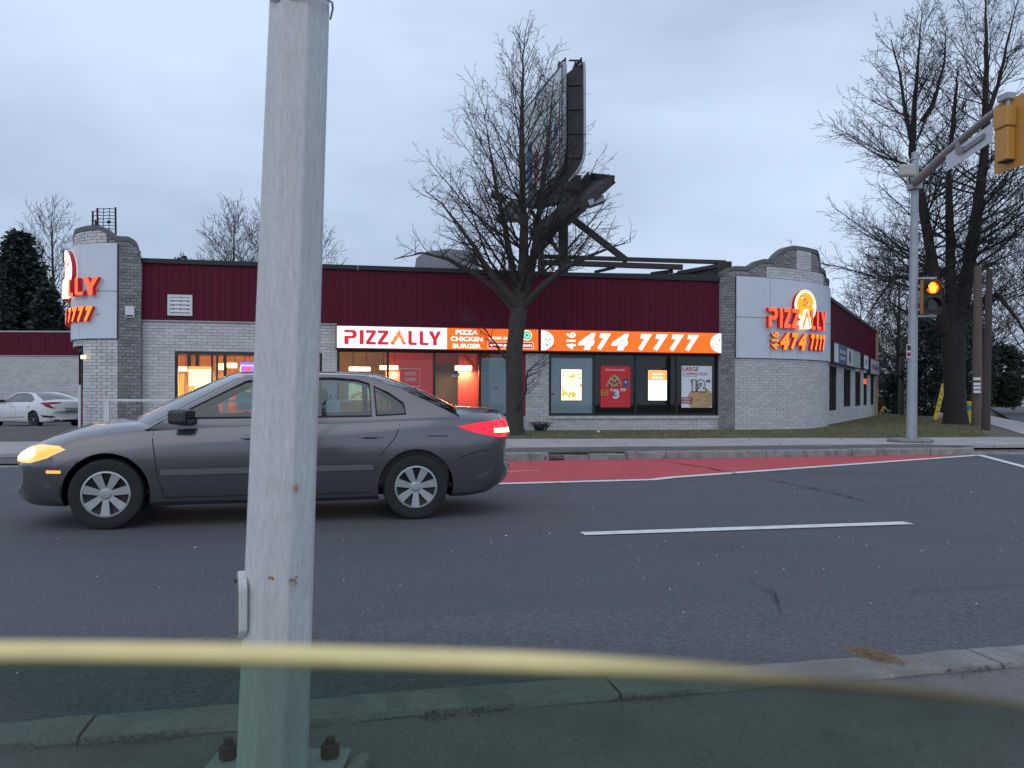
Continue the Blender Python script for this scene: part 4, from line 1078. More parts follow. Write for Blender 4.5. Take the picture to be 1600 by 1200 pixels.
bricks(.05, Ls, Z0, ZT, 0, hs, 0, place=pls)
cme3 = clad_mesh(.28, ZR - ZT)
for i in range(int(Ls / .28)): inst('cladding_sheet', cme3, bl, Mr @ Vector((i * .28, -.03, ZT)), rs)
MB().box(0, Ls, -.002, .24, ZT, ZR, Mr).obj('parapet', M_['coping'], bl); MB().box(0, Ls, -.10, .30, ZR, ZC, Mr).obj('coping', M_['coping'], bl)
MB().box(Ls - .02, Ls + .15, -.12, .3, -.1, ZC + .1, Mr).obj('corner_post', P['tan'], bl)
for p, q, z0, z1 in hs:
    mb = MB(); ww = .06
    mb.box(p, q, .02, .12, z1 - ww, z1, Mr).box(p, q, .02, .12, z0, z0 + ww, Mr)
    for k in range(int((q - p) / .9) + 2):
        xx = p + (q - p - ww) * k / (int((q - p) / .9) + 1); mb.box(xx, xx + ww, .018, .12, z0 + ww, z1 - ww, Mr)
    o = mb.obj('window', M_['frame'], bl); MB().box(p + .03, q - .03, .07, .08, z0 + .03, z1 - .03, Mr).obj('pane', M_['glass_dark'], o)
    MB().box(p, q, .5, .55, z0, z1, Mr).obj('blind', M_['int_dark'], o)
def sidesign(label, pa, pb_, zt, zb, cols):
    x0, x1 = sD(pa), sD(pb_); p = SW0 + sd * x0; t = thing('shop_sign', label, 'shop sign', (p.x, p.y, zb), atan2(sd.y, sd.x)); W, H = x1 - x0, zt - zb
    MB().box(0, W, -.22, -.04, 0, H).obj('sign_case', M_['frame'], t)
    for u0, u1, m in cols: MB().box(W * u0 + .03, W * u1 - .02, -.23, -.222, .05, H - .05).obj('sign_face', m, t)
    return t, W, H
t, W, H = sidesign('long unlit sign box, blue and white, first along the side street wall', 1293.5, 1336, 3.32, 2.50, [(0, .14, P['white']), (.14, .44, P['blue']), (.44, .66, P['white']), (.66, 1, mat('pale_green_sign', (.36, .42, .42), .5))])
text('lettering', 'SERVICES', t, P['white'], W * .18, W * .40, H * .55, H * .72, -.236, .02); text('lettering', 'CLINIC', t, P['white'], W * .18, W * .38, H * .25, H * .42, -.236, .02)
disc(MB(), W * .55, H * .5, .30, .30, -.237, 20).obj('round_emblem', P['black'], t)
t, W, H = sidesign('small white sign box, second along the side street wall', 1342, 1349, 3.30, 2.55, [(0, 1, P['white'])])
text('lettering', 'R', t, P['black'], W * .4, W * .7, H * .3, H * .7, -.236, .03)
t, W, H = sidesign('pink and white sign box, last along the side street wall', 1353, 1367, 3.25, 2.40, [(0, 1, mat('pink_sign', (.42, .34, .40), .5))])
text('lettering', 'SALON', t, P['blue'], W * .15, W * .85, H * .3, H * .65, -.236, .04)
p = SW0 + sd * sD(1351); t = thing('neon_lamp', 'small orange glowing sign in a side street window', 'neon sign', at(1351.5, 596, 38.6), atan2(sd.y, sd.x))
MB().box(-.25, .25, -.03, .03, -.12, .12).obj('neon_sign_face', E['letter'], t)
# roof slab and back walls
foot = [w2l(-10.3, 22.5), w2l(6.5, 25.9), w2l(11.0, 29.1), w2l(20.6, 45.3), w2l(-14, 45.3)]
mb = MB(); mb.prism([(p.x, p.y, 4.45) for p in foot], (0, 0, .1)); mb.obj('roof', M_['roof'], bl)
a, b = w2l(-14, 45.2), w2l(20.7, 45.4); dd = b - a; Mb_ = Matrix.Translation((a.x, a.y, 0)) @ Matrix.Rotation(atan2(dd.y, dd.x), 4, 'Z'); MB().box(0, dd.length, .15, .35, -.2, 4.6, Mb_).obj('back_outer_wall', M_['mortar'], bl)
# ================================================================ ROOF OBJECTS
t = thing('rooftop_duct', 'large grey rounded duct on the roof behind the bare tree', 'duct', l2w(*w2l(-2.5, 29), 4.5), TH)
Yd = 29.0; g = [(648, 418), (650, 403), (662, 394), (700, 388), (730, 392), (746, 400), (747, 424)]
pts = [at(x, y, Yd) for x, y in g]; pts = [Vector((p.x - pts[0].x, 0, p.z - 4.5)) for p in pts]; pts = [Vector((pts[0].x, 0, 0))] + pts + [Vector((pts[-1].x, 0, 0))]
t.location = (at(648, 418, Yd).x, Yd, 4.5); t.rotation_euler = (0, 0, 0)
duct_m = mat('duct_metal', (.16, .17, .19), .5, metal=.3, var=.15, scale=3)
MB().prism(pts, (0, 1.6, 0)).obj('hood', duct_m, t, smooth=30, bev=.04)
for i in range(5): MB().box(.15 + i * .45, .55 + i * .45, -.03, 0, .05, .72).obj('duct_panel', M_['steel'], t, bev=.01)
# steel beams lying on the roof
t = thing('steel_roof_frame', 'rusty dark steel beams lying on the roof behind the red parapet', 'steel frame', (at(870, 405, 26).x, 26, 5.2))
B0 = t.location.copy()
def rb(p, q, Yp, Yq, h=.18, w_=.16, name='beam'):
    MB().bar(at(*p, Yp) - B0, at(*q, Yq) - B0, w_, h).obj(name, M_['dark_metal'], t)
rb((850, 401), (1133, 410), 26.8, 27.6, .13); rb((850, 410), (1066, 417.5), 26.2, 26.6, .17); rb((880, 428), (1125, 432), 26.2, 27, .09)
rb((930, 425), (960, 418), 26.8, 27, .1); rb((1018, 428), (1050, 424), 26.6, 26.8, .12); rb((1060, 426), (1133, 413), 27, 27.5, .12)
rb((1131, 409), (1131, 434), 27.4, 27.4, .2, .5)
mb = MB(); q = [at(1045, 428, 27.2), at(1133, 411, 27.4), at(1133, 430, 27.4), at(1045, 430, 27.2)]; mb.prism([p - B0 for p in q], (0, .2, 0)); mb.obj('gusset_plate', M_['dark_metal'], t)
# billboard: two faces in a V on one column
bb = thing('billboard', 'tall V-shaped rooftop billboard seen edge-on, artwork on its left face', 'billboard', (1.9, 27.2, 4.6)); B0 = bb.location.copy()
near, farp = at(885, 98, 26.0), at(816, 190, 31.0)
zb_, zt_ = at(885, 272, 26).z, near.z
def face(a, b, nm_, thick, mfront, side):
    """rounded board standing between ground points a and b"""
    d = Vector((b.x - a.x, b.y - a.y, 0)); Lb = d.length; d.normalize(); n = Vector((-d.y, d.x, 0)) * side; r = 1.15; o = []
    for cx, cz, s in ((r, zb_ + r, pi), (Lb - r, zb_ + r, 1.5 * pi), (Lb - .1, zt_ - .1, 0), (.1, zt_ - .1, .5 * pi)):
        rr = r if cz < zt_ - 1 else .1
        for k in range(7): q = s + pi / 2 * k / 6; o.append((cx + rr * cos(q), cz + rr * sin(q)))
    P3 = lambda x, z, f: Vector((a.x, a.y, 0)) + d * x + Vector((0, 0, z)) + n * f - B0
    MB().prism([P3(x, z, 0) for x, z in o], n * thick).obj(nm_, M_['coping'], bb)
    rim = MB(); rim.tube([P3(x, z, thick / 2) for x, z in o + o[:1]], .07, 6, False); rim.obj('rim', M_['steel'], bb)
    return P3, Lb, o
bd = Vector((farp.x, farp.y, 0)); ba = Vector((near.x, near.y, 0))
P3, Lb, oo = face(ba, bd, 'board', .12, None, 1)
xs = [max(.12, min(Lb - .12, x)) for x, z in oo]
MB().prism([P3(min(max(x, .12), Lb - .12), min(max(z, zb_ + .12), zt_ - .12), .125) for x, z in oo], P3(0, 0, .15) - P3(0, 0, .125)).obj('poster_face', mat('billboard_paper', (.55, .60, .62), .5, var=.1, scale=.6, stain=(.42, .52, .46), sscale=.5), bb)
for (x0, x1, z0, z1, m) in ((.16, .30, .0, .9, P['red']), (.5, .9, .3, .5, P['blue']), (1.0, 1.7, 0, .48, P['grey']), (1.2, 1.5, .0, .42, P['red']), (2.0, 2.3, 0, .5, P['white']), (2.6, 3.1, 0, .38, P['red']), (3.3, 4.0, .0, .6, P['blue']), (4.3, 4.7, .1, .7, P['green'])):
    hh = zt_ - zb_ - .9; za = zb_ + .5
    MB().prism([P3(x0, za + z0 * hh, .152), P3(x1, za + z0 * hh, .152), P3(x1 - .08, za + z1 * hh, .152), P3(x0 + .08, za + z1 * hh, .152)], P3(0, 0, .16) - P3(0, 0, .152)).obj('artwork_shape', m, bb)
n2a = at(911, 98, 26.2); n2b = at(872, 120, 31.0)
dB = (bd - ba).normalized(); oB = [(887, 114), (896, 107), (905, 101), (911, 97.5), (912, 110), (912.5, 236), (910, 250), (905, 262), (898, 272), (889, 281)]
pB = [at(x_, y_, 26.15) - B0 for x_, y_ in oB]; pB += [at(887, 283, 26.15) - B0]
MB().prism(pB, dB * 4.6).obj('back_structure', M_['coping'], bb)
MB().tube([p + Vector((.02, -.01, 0)) for p in pB[3:11]], .05, 6, False).obj('rim', M_['steel'], bb)
mb = MB()                                                # ribs inside the V
for k in range(5): zz = zb_ + .6 + k * .8; mb.bar(Vector((at(889, 0, 26.1).x, 26.11, zz)) - B0, Vector((at(909, 0, 26.1).x, 26.11, zz)) - B0, .04, .05)
mb.obj('rib', M_['dark_metal'], bb)
for px_ in (880, 905):
    mb = MB(); mb.bar(at(px_ + 4, 104, 26.1) - B0, at(px_ + 3, 90, 26.1) - B0, .05, .05).bar(at(px_ - 7, 103, 26.4) - B0, at(px_ + 3, 94, 26.1) - B0, .06, .1).bar(at(px_ - 9, 108, 26.6) - B0, at(px_ - 6, 96, 26.6) - B0, .05, .05); mb.obj('top_bracket', M_['dark_metal'], bb)
MB().bar(at(880, 330, 27) - B0, Vector((at(880, 330, 27).x, 27, 4.5)) - B0, .32, .32).obj('column', M_['dark_metal'], bb)
MB().bar(at(892, 340, 27) - B0, at(980, 408, 27.3) - B0, .16, .2).obj('brace', M_['dark_metal'], bb)
MB().bar(at(830, 330, 29) - B0, at(872, 392, 27.5) - B0, .1, .12).obj('brace', M_['dark_metal'], bb)
MB().bar(at(845, 345, 28) - B0, at(845, 425, 28) - B0, .22, .22).obj('column', M_['dark_metal'], bb)
mb = MB(); mb.bar(at(835, 300, 29.5) - B0, at(897, 285, 26.2) - B0, .5, .5).bar(at(830, 318, 29) - B0, at(900, 305, 26.4) - B0, .5, .35); mb.obj('under_frame', M_['dark_metal'], bb)
def plank(pts, th, nm_='catwalk'): MB().prism([Vector(p) - B0 for p in pts], (0, 0, th)).obj(nm_, M_['dark_metal'], bb)
plank([at(866, 342, 26.3), at(890, 340, 25.6), at(957, 277, 24.9), at(926, 275, 27.5)], -.25)
mb = MB(); mb.bar(at(868, 340, 26) - B0, at(922, 276, 27.2) - B0, .07, .35).bar(at(888, 343, 25.7) - B0, at(958, 280, 25) - B0, .08, .26).bar(at(925, 275, 27) - B0, at(958, 279, 25) - B0, .1, .2); mb.obj('catwalk_edge', M_['dark_metal'], bb)
MB().bar(at(835, 372, 26.5) - B0, at(905, 318, 25.6) - B0, .5, .45).obj('under_frame', M_['dark_metal'], bb)
plank([at(776, 343, 27), at(814, 342, 26.6), at(822, 316, 29), at(800, 313, 29.6)], -.12)
MB().bar(at(776, 343, 27) - B0, at(800, 313, 29.6) - B0, .06, .12).obj('catwalk_edge', M_['dark_metal'], bb)
for (x, y, Y_, m_, sx_) in ((779, 307, 27, 'frame', 1), (931, 315, 25.4, 'steel', -1)):
    p = at(x, y, Y_) - B0; f = MB(); f.box(-.27, .27, -.2, .2, -.11, .09, Matrix.Translation(p) @ Matrix.Rotation(.35 * sx_, 4, 'Y')); fo = f.obj('floodlight', M_[m_], bb, bev=.03)
    MB().box(-.12, .12, -.1, .1, .095, .11, Matrix.Translation(p) @ Matrix.Rotation(.35 * sx_, 4, 'Y')).obj('lamp_lens', em('flood_lens', (1, 1, .55), 2.0) if sx_ > 0 else E['box'], fo)
    MB().tube([p, p + Vector((.9 * sx_, .5, -.05))], .03, 6).obj('arm', M_['dark_metal'], fo)
# rooftop aerial on the left tower
an = thing('roof_antenna', 'spiky lattice television aerial on top of the left corner tower', 'antenna', (at(163, 360, 24.3).x, 24.3, 5.0)); B0 = an.location.copy()
mb = MB(); Y = 24.3
for (a, b) in (((145, 330), (145, 372)), ((152, 325), (153, 372)), ((180.5, 324), (181, 372)), ((149, 345), (150, 352))): mb.tube([at(*a, Y) - B0, at(*b, Y) - B0], .03, 5)
mb.obj('mast', M_['black'], an)
for k in range(7):
    y = 326 + k * 5.2; MB().tube([at(154, y, Y) - B0, at(162, y + .6, Y) - B0, at(170, y - .3, Y) - B0, at(180, y + 1, Y) - B0], .012, 4).obj('rod', M_['black'], an)
mb = MB()
for x in (162, 171): mb.tube([at(x, 325, Y) - B0, at(x - 1, 361, Y) - B0], .012, 4)
for k in range(5): mb.tube([at(143, 331 + k * 7, Y) - B0, at(155, 329 + k * 7, Y) - B0], .012, 4)
mb.tube([at(168, 347, Y) - B0, at(172, 347, Y) - B0], .05, 5); mb.obj('lattice', M_['black'], an)

# ================================================================ TREES
def limb(mb, p, d, l, r, lv, rng, P_):
    """one branch and everything that grows from it; lv counts down"""
    nseg = P_['seg'][lv]; pts = [p.copy()]; rad = [r]; q = p.copy(); dd = d.normalized(); kids = []
    for i in range(nseg):
        t = (i + 1) / nseg
        dd = (dd + Vector((rng.gauss(0, 1), rng.gauss(0, 1), rng.gauss(0, 1))) * P_['wob'][lv] + Vector((0, 0, P_['up'][lv]))).normalized()
        q = q + dd * l / nseg; pts.append(q.copy()); rad.append(max(r * (1 - t * .80), P_['rmin'])); kids.append((q.copy(), dd.copy(), t, rad[-1]))
    mb.tube(pts, rad, P_['sides'][lv], False)
    if lv == 0: return
    n = max(1, int(P_['n'][lv] * l))
    for k in range(n):
        f = (k + rng.random()) / n
        if f < P_['bare'][lv]: continue
        i = min(int(f * nseg), nseg - 1); a, dda, t, rr = kids[i]; base = pts[i] + (pts[i + 1] - pts[i]) * (f * nseg - i)
        ax = dda.cross(Vector((rng.gauss(0, 1), rng.gauss(0, 1), rng.gauss(0, .6)))).normalized()
        nd = (Matrix.Rotation(rng.uniform(*P_['ang'][lv]), 3, ax) @ dda)
        ll = l * P_['ratio'][lv] * (1 - f * .6) * rng.uniform(.6, 1.15)
        limb(mb, base, nd, max(ll, .12), max(rr * .55, P_['rmin']), lv - 1, rng, P_)
def tree(name, label, base, stems, P_, bark='bark', cat='tree', group=None, seed=1):
    """stems: lists of (pixel x, pixel y, depth, radius) points of each trunk"""
    t = thing(name, label, cat, base, 0, group); rng = random.Random(seed)
    tb, cb = MB(), MB()
    for st_ in stems:
        pts = [at(a, b, Y) - base if Y else None for a, b, Y, r in st_['p']]; rad = [r for *_, r in st_['p']]
        if st_.get('ground'): pts[0].z = -.1; 
        P2, R2 = [], []
        for i in range(len(pts) - 1):
            k = max(2, int((pts[i + 1] - pts[i]).length / .35))
            for j in range(k):
                f = j / k; P2.append(pts[i].lerp(pts[i + 1], f) + Vector((rng.gauss(0, .012), rng.gauss(0, .012), 0)) * min(1, i)); R2.append(rad[i] + (rad[i + 1] - rad[i]) * f)
        P2.append(pts[-1]); R2.append(rad[-1])
        tb.tube(P2, [r_ * (1 + .06 * rng.random()) for r_ in R2], 12, True)
        for h0, n, fl, fa in st_['br']:
            pass
        L_ = [0]
        for a, b in zip(P2, P2[1:]): L_.append(L_[-1] + (b - a).length)
        for k in range(st_['n']):
            f = st_['from'] + (1 - st_['from']) * (k + rng.random()) / st_['n']; s = f * L_[-1]; i = max(j for j in range(len(L_)) if L_[j] <= s + 1e-6); i = min(i, len(P2) - 2)
            p = P2[i].lerp(P2[i + 1], (s - L_[i]) / max(L_[i + 1] - L_[i], 1e-6)); hz_ = rng.uniform(0, 2 * pi) if 'az' not in st_ else rng.gauss(st_['az'], st_['azs'])
            el = st_['el'](f) + rng.gauss(0, .12); d = Vector((cos(hz_) * cos(el), sin(hz_) * cos(el), sin(el)))
            limb(cb, p, d, st_['len'](f) * rng.uniform(.75, 1.15), max(R2[i] * st_.get('br_r', .33), .012), P_['lv'], rng, P_)
    tb.smooth = True; o = tb.obj('trunk', M_[bark], t, fix=False); sm(o.data, 80)
    o = cb.obj('crown', M_['twig'], t, fix=False); sm(o.data, 80)
    return t
PA = dict(lv=2, seg=[3, 4, 8], wob=[.20, .15, .07], up=[.02, .05, .07], rmin=.0040, sides=[3, 3, 5], n=[0, 9.5, 7.6], bare=[0, .12, .16], ang=[0, (.4, 1.0), (.45, 1.05)], ratio=[0, .42, .46])
fb = gnd(805, 679, .13)
stF = {'p': [(805, 679, 21.5, .30), (804, 668, 21.5, .245), (803, 620, 21.5, .225), (803, 570, 21.5, .215), (806, 520, 21.5, .215), (811, 485, 21.5, .22), (816, 440, 21.5, .165), (818, 380, 21.5, .125), (817, 300, 21.5, .085), (815, 220, 21.5, .07), (816, 140, 21.5, .042), (817, 92, 21.5, .02), (820, 52, 21.5, .006)],
       'ground': 1, 'br': [], 'n': 70, 'from': .33, 'el': lambda f: .30 + .75 * f, 'len': lambda f: (3.75 * (1 - (f - .33) / .70) ** .8 + .30) * (.8 if f < .38 else 1), 'br_r': .24}
st2 = [{'p': [(813, 485, 21.5, .17), (790, 455, 21.2, .11), (765, 425, 21, .085), (740, 385, 21, .06), (715, 350, 21, .04), (690, 318, 21, .02), (665, 300, 21, .008)], 'br': [], 'n': 18, 'from': .25, 'el': lambda f: .35, 'len': lambda f: 1.9 - f},
       {'p': [(812, 470, 21.5, .15), (800, 420, 21.6, .10), (790, 360, 21.8, .07), (775, 290, 22, .045), (765, 230, 22, .02), (756, 180, 22, .008)], 'br': [], 'n': 18, 'from': .3, 'el': lambda f: .6, 'len': lambda f: 1.9 - f},
       {'p': [(818, 470, 21.5, .14), (832, 410, 21.4, .10), (842, 340, 21.2, .07), (852, 260, 21, .045), (862, 170, 21, .02), (866, 120, 21, .008)], 'br': [], 'n': 18, 'from': .3, 'el': lambda f: .6, 'len': lambda f: 1.8 - f},
       {'p': [(818, 480, 21.5, .13), (845, 450, 21, .09), (880, 420, 20.8, .07), (920, 400, 20.6, .045), (960, 385, 20.5, .02), (985, 378, 20.5, .006)], 'br': [], 'n': 14, 'from': .3, 'el': lambda f: .5, 'len': lambda f: 1.7 - f},
       {'p': [(810, 490, 21.4, .13), (780, 455, 21.6, .09), (745, 430, 21.8, .07), (700, 405, 22, .05), (660, 395, 22.2, .025), (615, 405, 22.2, .006)], 'br': [], 'n': 16, 'from': .3, 'el': lambda f: .45, 'len': lambda f: 1.6 - f},
       {'p': [(806, 640, 21.3, .05), (822, 610, 21.1, .035), (824, 580, 21, .02), (838, 568, 21, .01)], 'br': [], 'n': 9, 'from': .3, 'el': lambda f: .4, 'len': lambda f: .75, 'az': -.2, 'azs': .5},
       {'p': [(790, 560, 21.3, .04), (775, 540, 21.1, .025), (760, 515, 21, .015), (745, 505, 21, .006)], 'br': [], 'n': 9, 'from': .2, 'el': lambda f: .5, 'len': lambda f: .9, 'az': pi + .3, 'azs': .6}]
tree('bare_street_tree', 'tall bare tree growing on the grass verge in front of the orange sign', fb, [stF] + st2, PA, seed=5)
# the big multi-stemmed tree on the right
PBg = dict(lv=2, seg=[3, 4, 8], wob=[.18, .13, .07], up=[-.02, .02, .05], rmin=.0058, sides=[3, 3, 4], n=[0, 8.0, 6.4], bare=[0, .12, .18], ang=[0, (.35, .95), (.4, 1.0)], ratio=[0, .40, .42])
rbp = gnd(1493, 663, .13)
def S(p, n, fr, el, ln, **k): return dict(p=p, br=[], n=n, **{'from': fr}, el=el, len=ln, **k)
big = [dict(S([(1493, 663, 31, .50), (1493, 640, 31, .40), (1491, 590, 31, .37), (1489, 540, 31, .42), (1488, 505, 31, .34)], 2, .9, lambda f: .3, lambda f: 3), ground=1),
       S([(1480, 520, 31, .28), (1466, 470, 31, .22), (1455, 400, 31, .19), (1440, 310, 31, .16), (1425, 240, 31, .13), (1428, 170, 31, .09), (1435, 90, 31, .045), (1440, 15, 31, .012)], 70, .12, lambda f: .15 + .95 * f, lambda f: 4.8 * (1 - f) ** .6 + .7, br_r=.22),
       S([(1428, 235, 31, .1), (1415, 180, 31.3, .07), (1405, 110, 31.5, .04), (1392, 60, 31.5, .012)], 18, .15, lambda f: .6, lambda f: 2.4 - 1.2 * f),
       S([(1440, 190, 31, .1), (1460, 160, 30.7, .07), (1475, 100, 30.6, .04), (1478, 45, 30.6, .012)], 18, .15, lambda f: .6, lambda f: 2.2 - 1.2 * f),
       S([(1490, 520, 31, .28), (1485, 440, 31, .19), (1484, 350, 31, .15), (1482, 270, 31, .10), (1490, 180, 31, .08), (1497, 110, 31, .02)], 40, .12, lambda f: .1 + .9 * f, lambda f: 3.0 * (1 - f) ** .6 + .5, br_r=.22),
       S([(1495, 520, 31, .33), (1508, 450, 31, .25), (1522, 360, 31, .21), (1538, 250, 31, .16), (1540, 170, 31, .12), (1541, 90, 31, .08), (1540, 10, 31, .03), (1541, -60, 31, .01)], 72, .12, lambda f: .15 + .95 * f, lambda f: 4.5 * (1 - f) ** .6 + .7, br_r=.22),
       S([(1540, 190, 31, .1), (1560, 130, 31.5, .07), (1575, 60, 31.5, .04), (1590, 0, 31.5, .01)], 18, .15, lambda f: .6, lambda f: 2.2 - 1.2 * f),
       S([(1500, 505, 31, .16), (1530, 470, 30.5, .12), (1560, 460, 30, .09), (1590, 500, 29.6, .05), (1610, 540, 29.5, .015)], 16, .1, lambda f: .1, lambda f: 2.6 - f),
       S([(1475, 470, 31, .14), (1440, 440, 31, .1), (1400, 430, 31, .07), (1370, 470, 31, .04), (1350, 500, 31, .01)], 18, .1, lambda f: .2, lambda f: 2.4 - f)]
tree('bare_park_tree', 'huge bare tree with three tall stems on the lawn behind the signal pole', rbp, big, PBg, bark='bark_dark', seed=11)
# farther bare trees
PC = dict(lv=2, seg=[2, 3, 6], wob=[.16, .12, .06], up=[.04, .04, .04], rmin=.0105, sides=[3, 3, 3], n=[0, 5.4, 3.6], bare=[0, .1, .15], ang=[0, (.35, .9), (.4, .9)], ratio=[0, .45, .48])
def bare(label, x, ytop, ybase, Y, wpx, seed, lean=0, n=30, fr=.18):
    h = at(x, ytop, Y).z + .1; r = h * .013; base = Vector((at(x, 600, Y).x, Y, -.1)); wd = wpx / F * Y
    yb = 618 + 1.3 * F / Y
    st_ = S([(x, yb, Y, r * 1.3), (x + lean * .3, yb + (ytop - yb) * .3, Y, r), (x + lean * .7, yb + (ytop - yb) * .65, Y, r * .55), (x + lean, ytop, Y, r * .1)], n, fr, lambda f: .35 + .75 * f, lambda f: wd * 2.4 * sqrt(1.02 - f) + .9)
    tree('bare_tree', label, base, [st_], PC, seed=seed, group='bare trees beyond the building')
bare('bare tree directly behind the left corner tower, beside the dark spruce', 92, 340, 0, 62, 50, 21, -12, 46, .15)
bare('wispy bare tree above the roof between the louvre vent and the white pole', 362, 338, 0, 62, 48, 22, 4, 60, .3)
bare('bare tree top just left of the white pole above the roof', 408, 342, 0, 66, 36, 23, 4, 50, .3)
bare('small bare tree top just right of the white pole above the roof', 498, 372, 0, 66, 34, 24, 3, 40, .3)
bare('short bare tree behind the end of the side street wall', 1345, 462, 0, 66, 42, 25, 0, 40, .1)
bare('dense bare tree standing behind the right end of the building', 1402, 400, 0, 58, 62, 26, 4, 60, .08)
bare('thin bare tree at the right edge beyond the utility poles', 1606, 380, 0, 52, 60, 27, -6, 44, .12)
bare('bare tree behind the two utility poles', 1500, 395, 0, 62, 70, 28, 8, 60, .08)
# conifers from many needle sprays
def conifer(name, label, x, ytop, Y, wpx, mk, seed, n=5200, lay=26, jag=.25, group=None, bottom=-.1, cat='tree', flat=0):
    rng = random.Random(seed); base = Vector((at(x, 600, Y).x, Y, bottom)); H = at(x, ytop, Y).z - bottom; wd = wpx / F * Y / 2
    t = thing(name, label, cat, base, 0, group)
    MB().tube([(0, 0, 0), (0, 0, H * .97)], [H * .02, .02], 8).obj('trunk', M_['bark'], t)
    mb = MB()
    for b in range(lay * 9):
        f = rng.random() ** (.8 if not flat else 1); az = rng.uniform(0, 2 * pi); prof = (1 - f) ** .85 if not flat else sqrt(max(0, 1 - (2 * f - .9) ** 2 * .9))
        Lb_ = wd * prof * rng.uniform(1 - jag * 1.6, 1.1) + .12; z = H * (.04 + .95 * f)
        droop = rng.uniform(-.35, .05) if not flat else rng.uniform(-.1, .5)
        k = max(3, int(n / (lay * 9)))
        for j in range(k):
            s = (.25 + .75 * rng.random()) * Lb_; p = Vector((cos(az) * s, sin(az) * s, z + droop * s + .10 * Lb_ * (s / Lb_) ** 2)) + Vector((rng.gauss(0, 1), rng.gauss(0, 1), rng.gauss(0, .8))) * .09 * wd ** .6
            e = Vector((cos(az + rng.gauss(0, .7)), sin(az + rng.gauss(0, .7)), rng.uniform(-.5, .45))).normalized() * rng.uniform(.16, .38) * (wd / 2.2) ** .4
            sd_ = e.cross(Vector((rng.gauss(0, 1), rng.gauss(0, 1), rng.gauss(0, 1)))).normalized() * rng.uniform(.035, .09) * (wd / 2.2) ** .4
            mb.poly([p - sd_, p + e * .5 - sd_ * 1.3, p + e, p + e * .5 + sd_ * 1.3])
    mb.obj('crown', M_[mk], t, fix=False); return t
conifer('spruce_tree', 'dark spruce behind the red wing, farther from the tower', 30, 366, 54, 215, 'needle', 31, 22000, 52, jag=.45, group='spruces behind the wing')
conifer('spruce_tree', 'dark spruce at the left picture edge, broad and low', -20, 405, 50, 160, 'needle', 32, 12000, 36, jag=.4, group='spruces behind the wing')
conifer('spruce_tree', 'shorter dark spruce right beside the bare tree and the left tower', 74, 455, 50, 130, 'needle', 33, 12000, 34, jag=.4, group='spruces behind the wing')
conifer('spruce_tree', 'tiny spruce tip showing above the coping over the louvre vent', 283, 397, 60, 60, 'needle', 34, 2400, 20, group='spruces behind the wing')
conifer('juniper_bush', 'dark green rounded juniper beyond the utility poles beside the side street', 1566, 542, 52, 60, 'needle2', 35, 9000, 30, flat=1, bottom=.6, cat='bush')
conifer('juniper_bush', 'low dark bush spreading at the foot of the juniper by the side street', 1572, 585, 50, 50, 'needle2', 36, 5000, 20, flat=1, bottom=.5, cat='bush')
conifer('hedge_bush', 'tall dark overgrown hedge directly behind the signal pole', 1446, 500, 44, 62, 'needle', 37, 7000, 24, flat=1, cat='bush')
conifer('hedge_bush', 'tall dark overgrown hedge behind the leaning yellow guard', 1486, 492, 46, 60, 'needle', 38, 7000, 24, flat=1, cat='bush')
conifer('hedge_bush', 'dark hedge behind the utility poles, lower than its neighbour', 1524, 500, 47, 54, 'needle', 39, 6000, 24, flat=1, cat='bush')
conifer('hedge_bush', 'low dark bush beside the green bins', 1396, 585, 50, 40, 'needle', 40, 3500, 18, flat=1, cat='bush')
# bare shrub and weeds by the wall
def shrub(label, p, n, h, sp_, m, cat='shrub', seed=3, name='bare_shrub'):
    t = thing(name, label, cat, p); rng = random.Random(seed); mb = MB()
    for _ in range(n):
        az = rng.uniform(0, 2 * pi); r0 = rng.random() * sp_ * .4; a = Vector((cos(az) * r0, sin(az) * r0, 0)); k = rng.uniform(.5, 1)
        b = a + Vector((cos(az) * sp_ * .35 * k + rng.gauss(0, .03), sin(az) * sp_ * .35 * k, h * .55 * k)); c = b + Vector((cos(az) * sp_ * .4 * k + rng.gauss(0, .06), sin(az) * sp_ * .4 * k, h * .45 * k))
        mb.tube([a, b, c], [.012, .008, .003], 3, False)
        for j in range(3): e = b.lerp(c, j / 3); mb.tube([e, e + Vector((rng.gauss(0, .12), rng.gauss(0, .12), .12 * h))], [.005, .002], 3, False)
    mb.obj('stems', m, t, fix=False); return t
rbm = mat('red_twig', (.085, .045, .042), .9, var=.2, rnd=.3)
g = gnd(1364, 648, .13); shrub('reddish leafless shrub against the side street wall', g, 320, 1.05, .75, rbm)
g = gnd(842, 678, .13); g.y = min(g.y, 24.0); shrub('dark dead weed clump at the foot of the brick pier right of the tree', Vector((.86, 23.9, .12)), 60, .34, .36, M_['twig'], 'plant', 9, 'weed_clump')

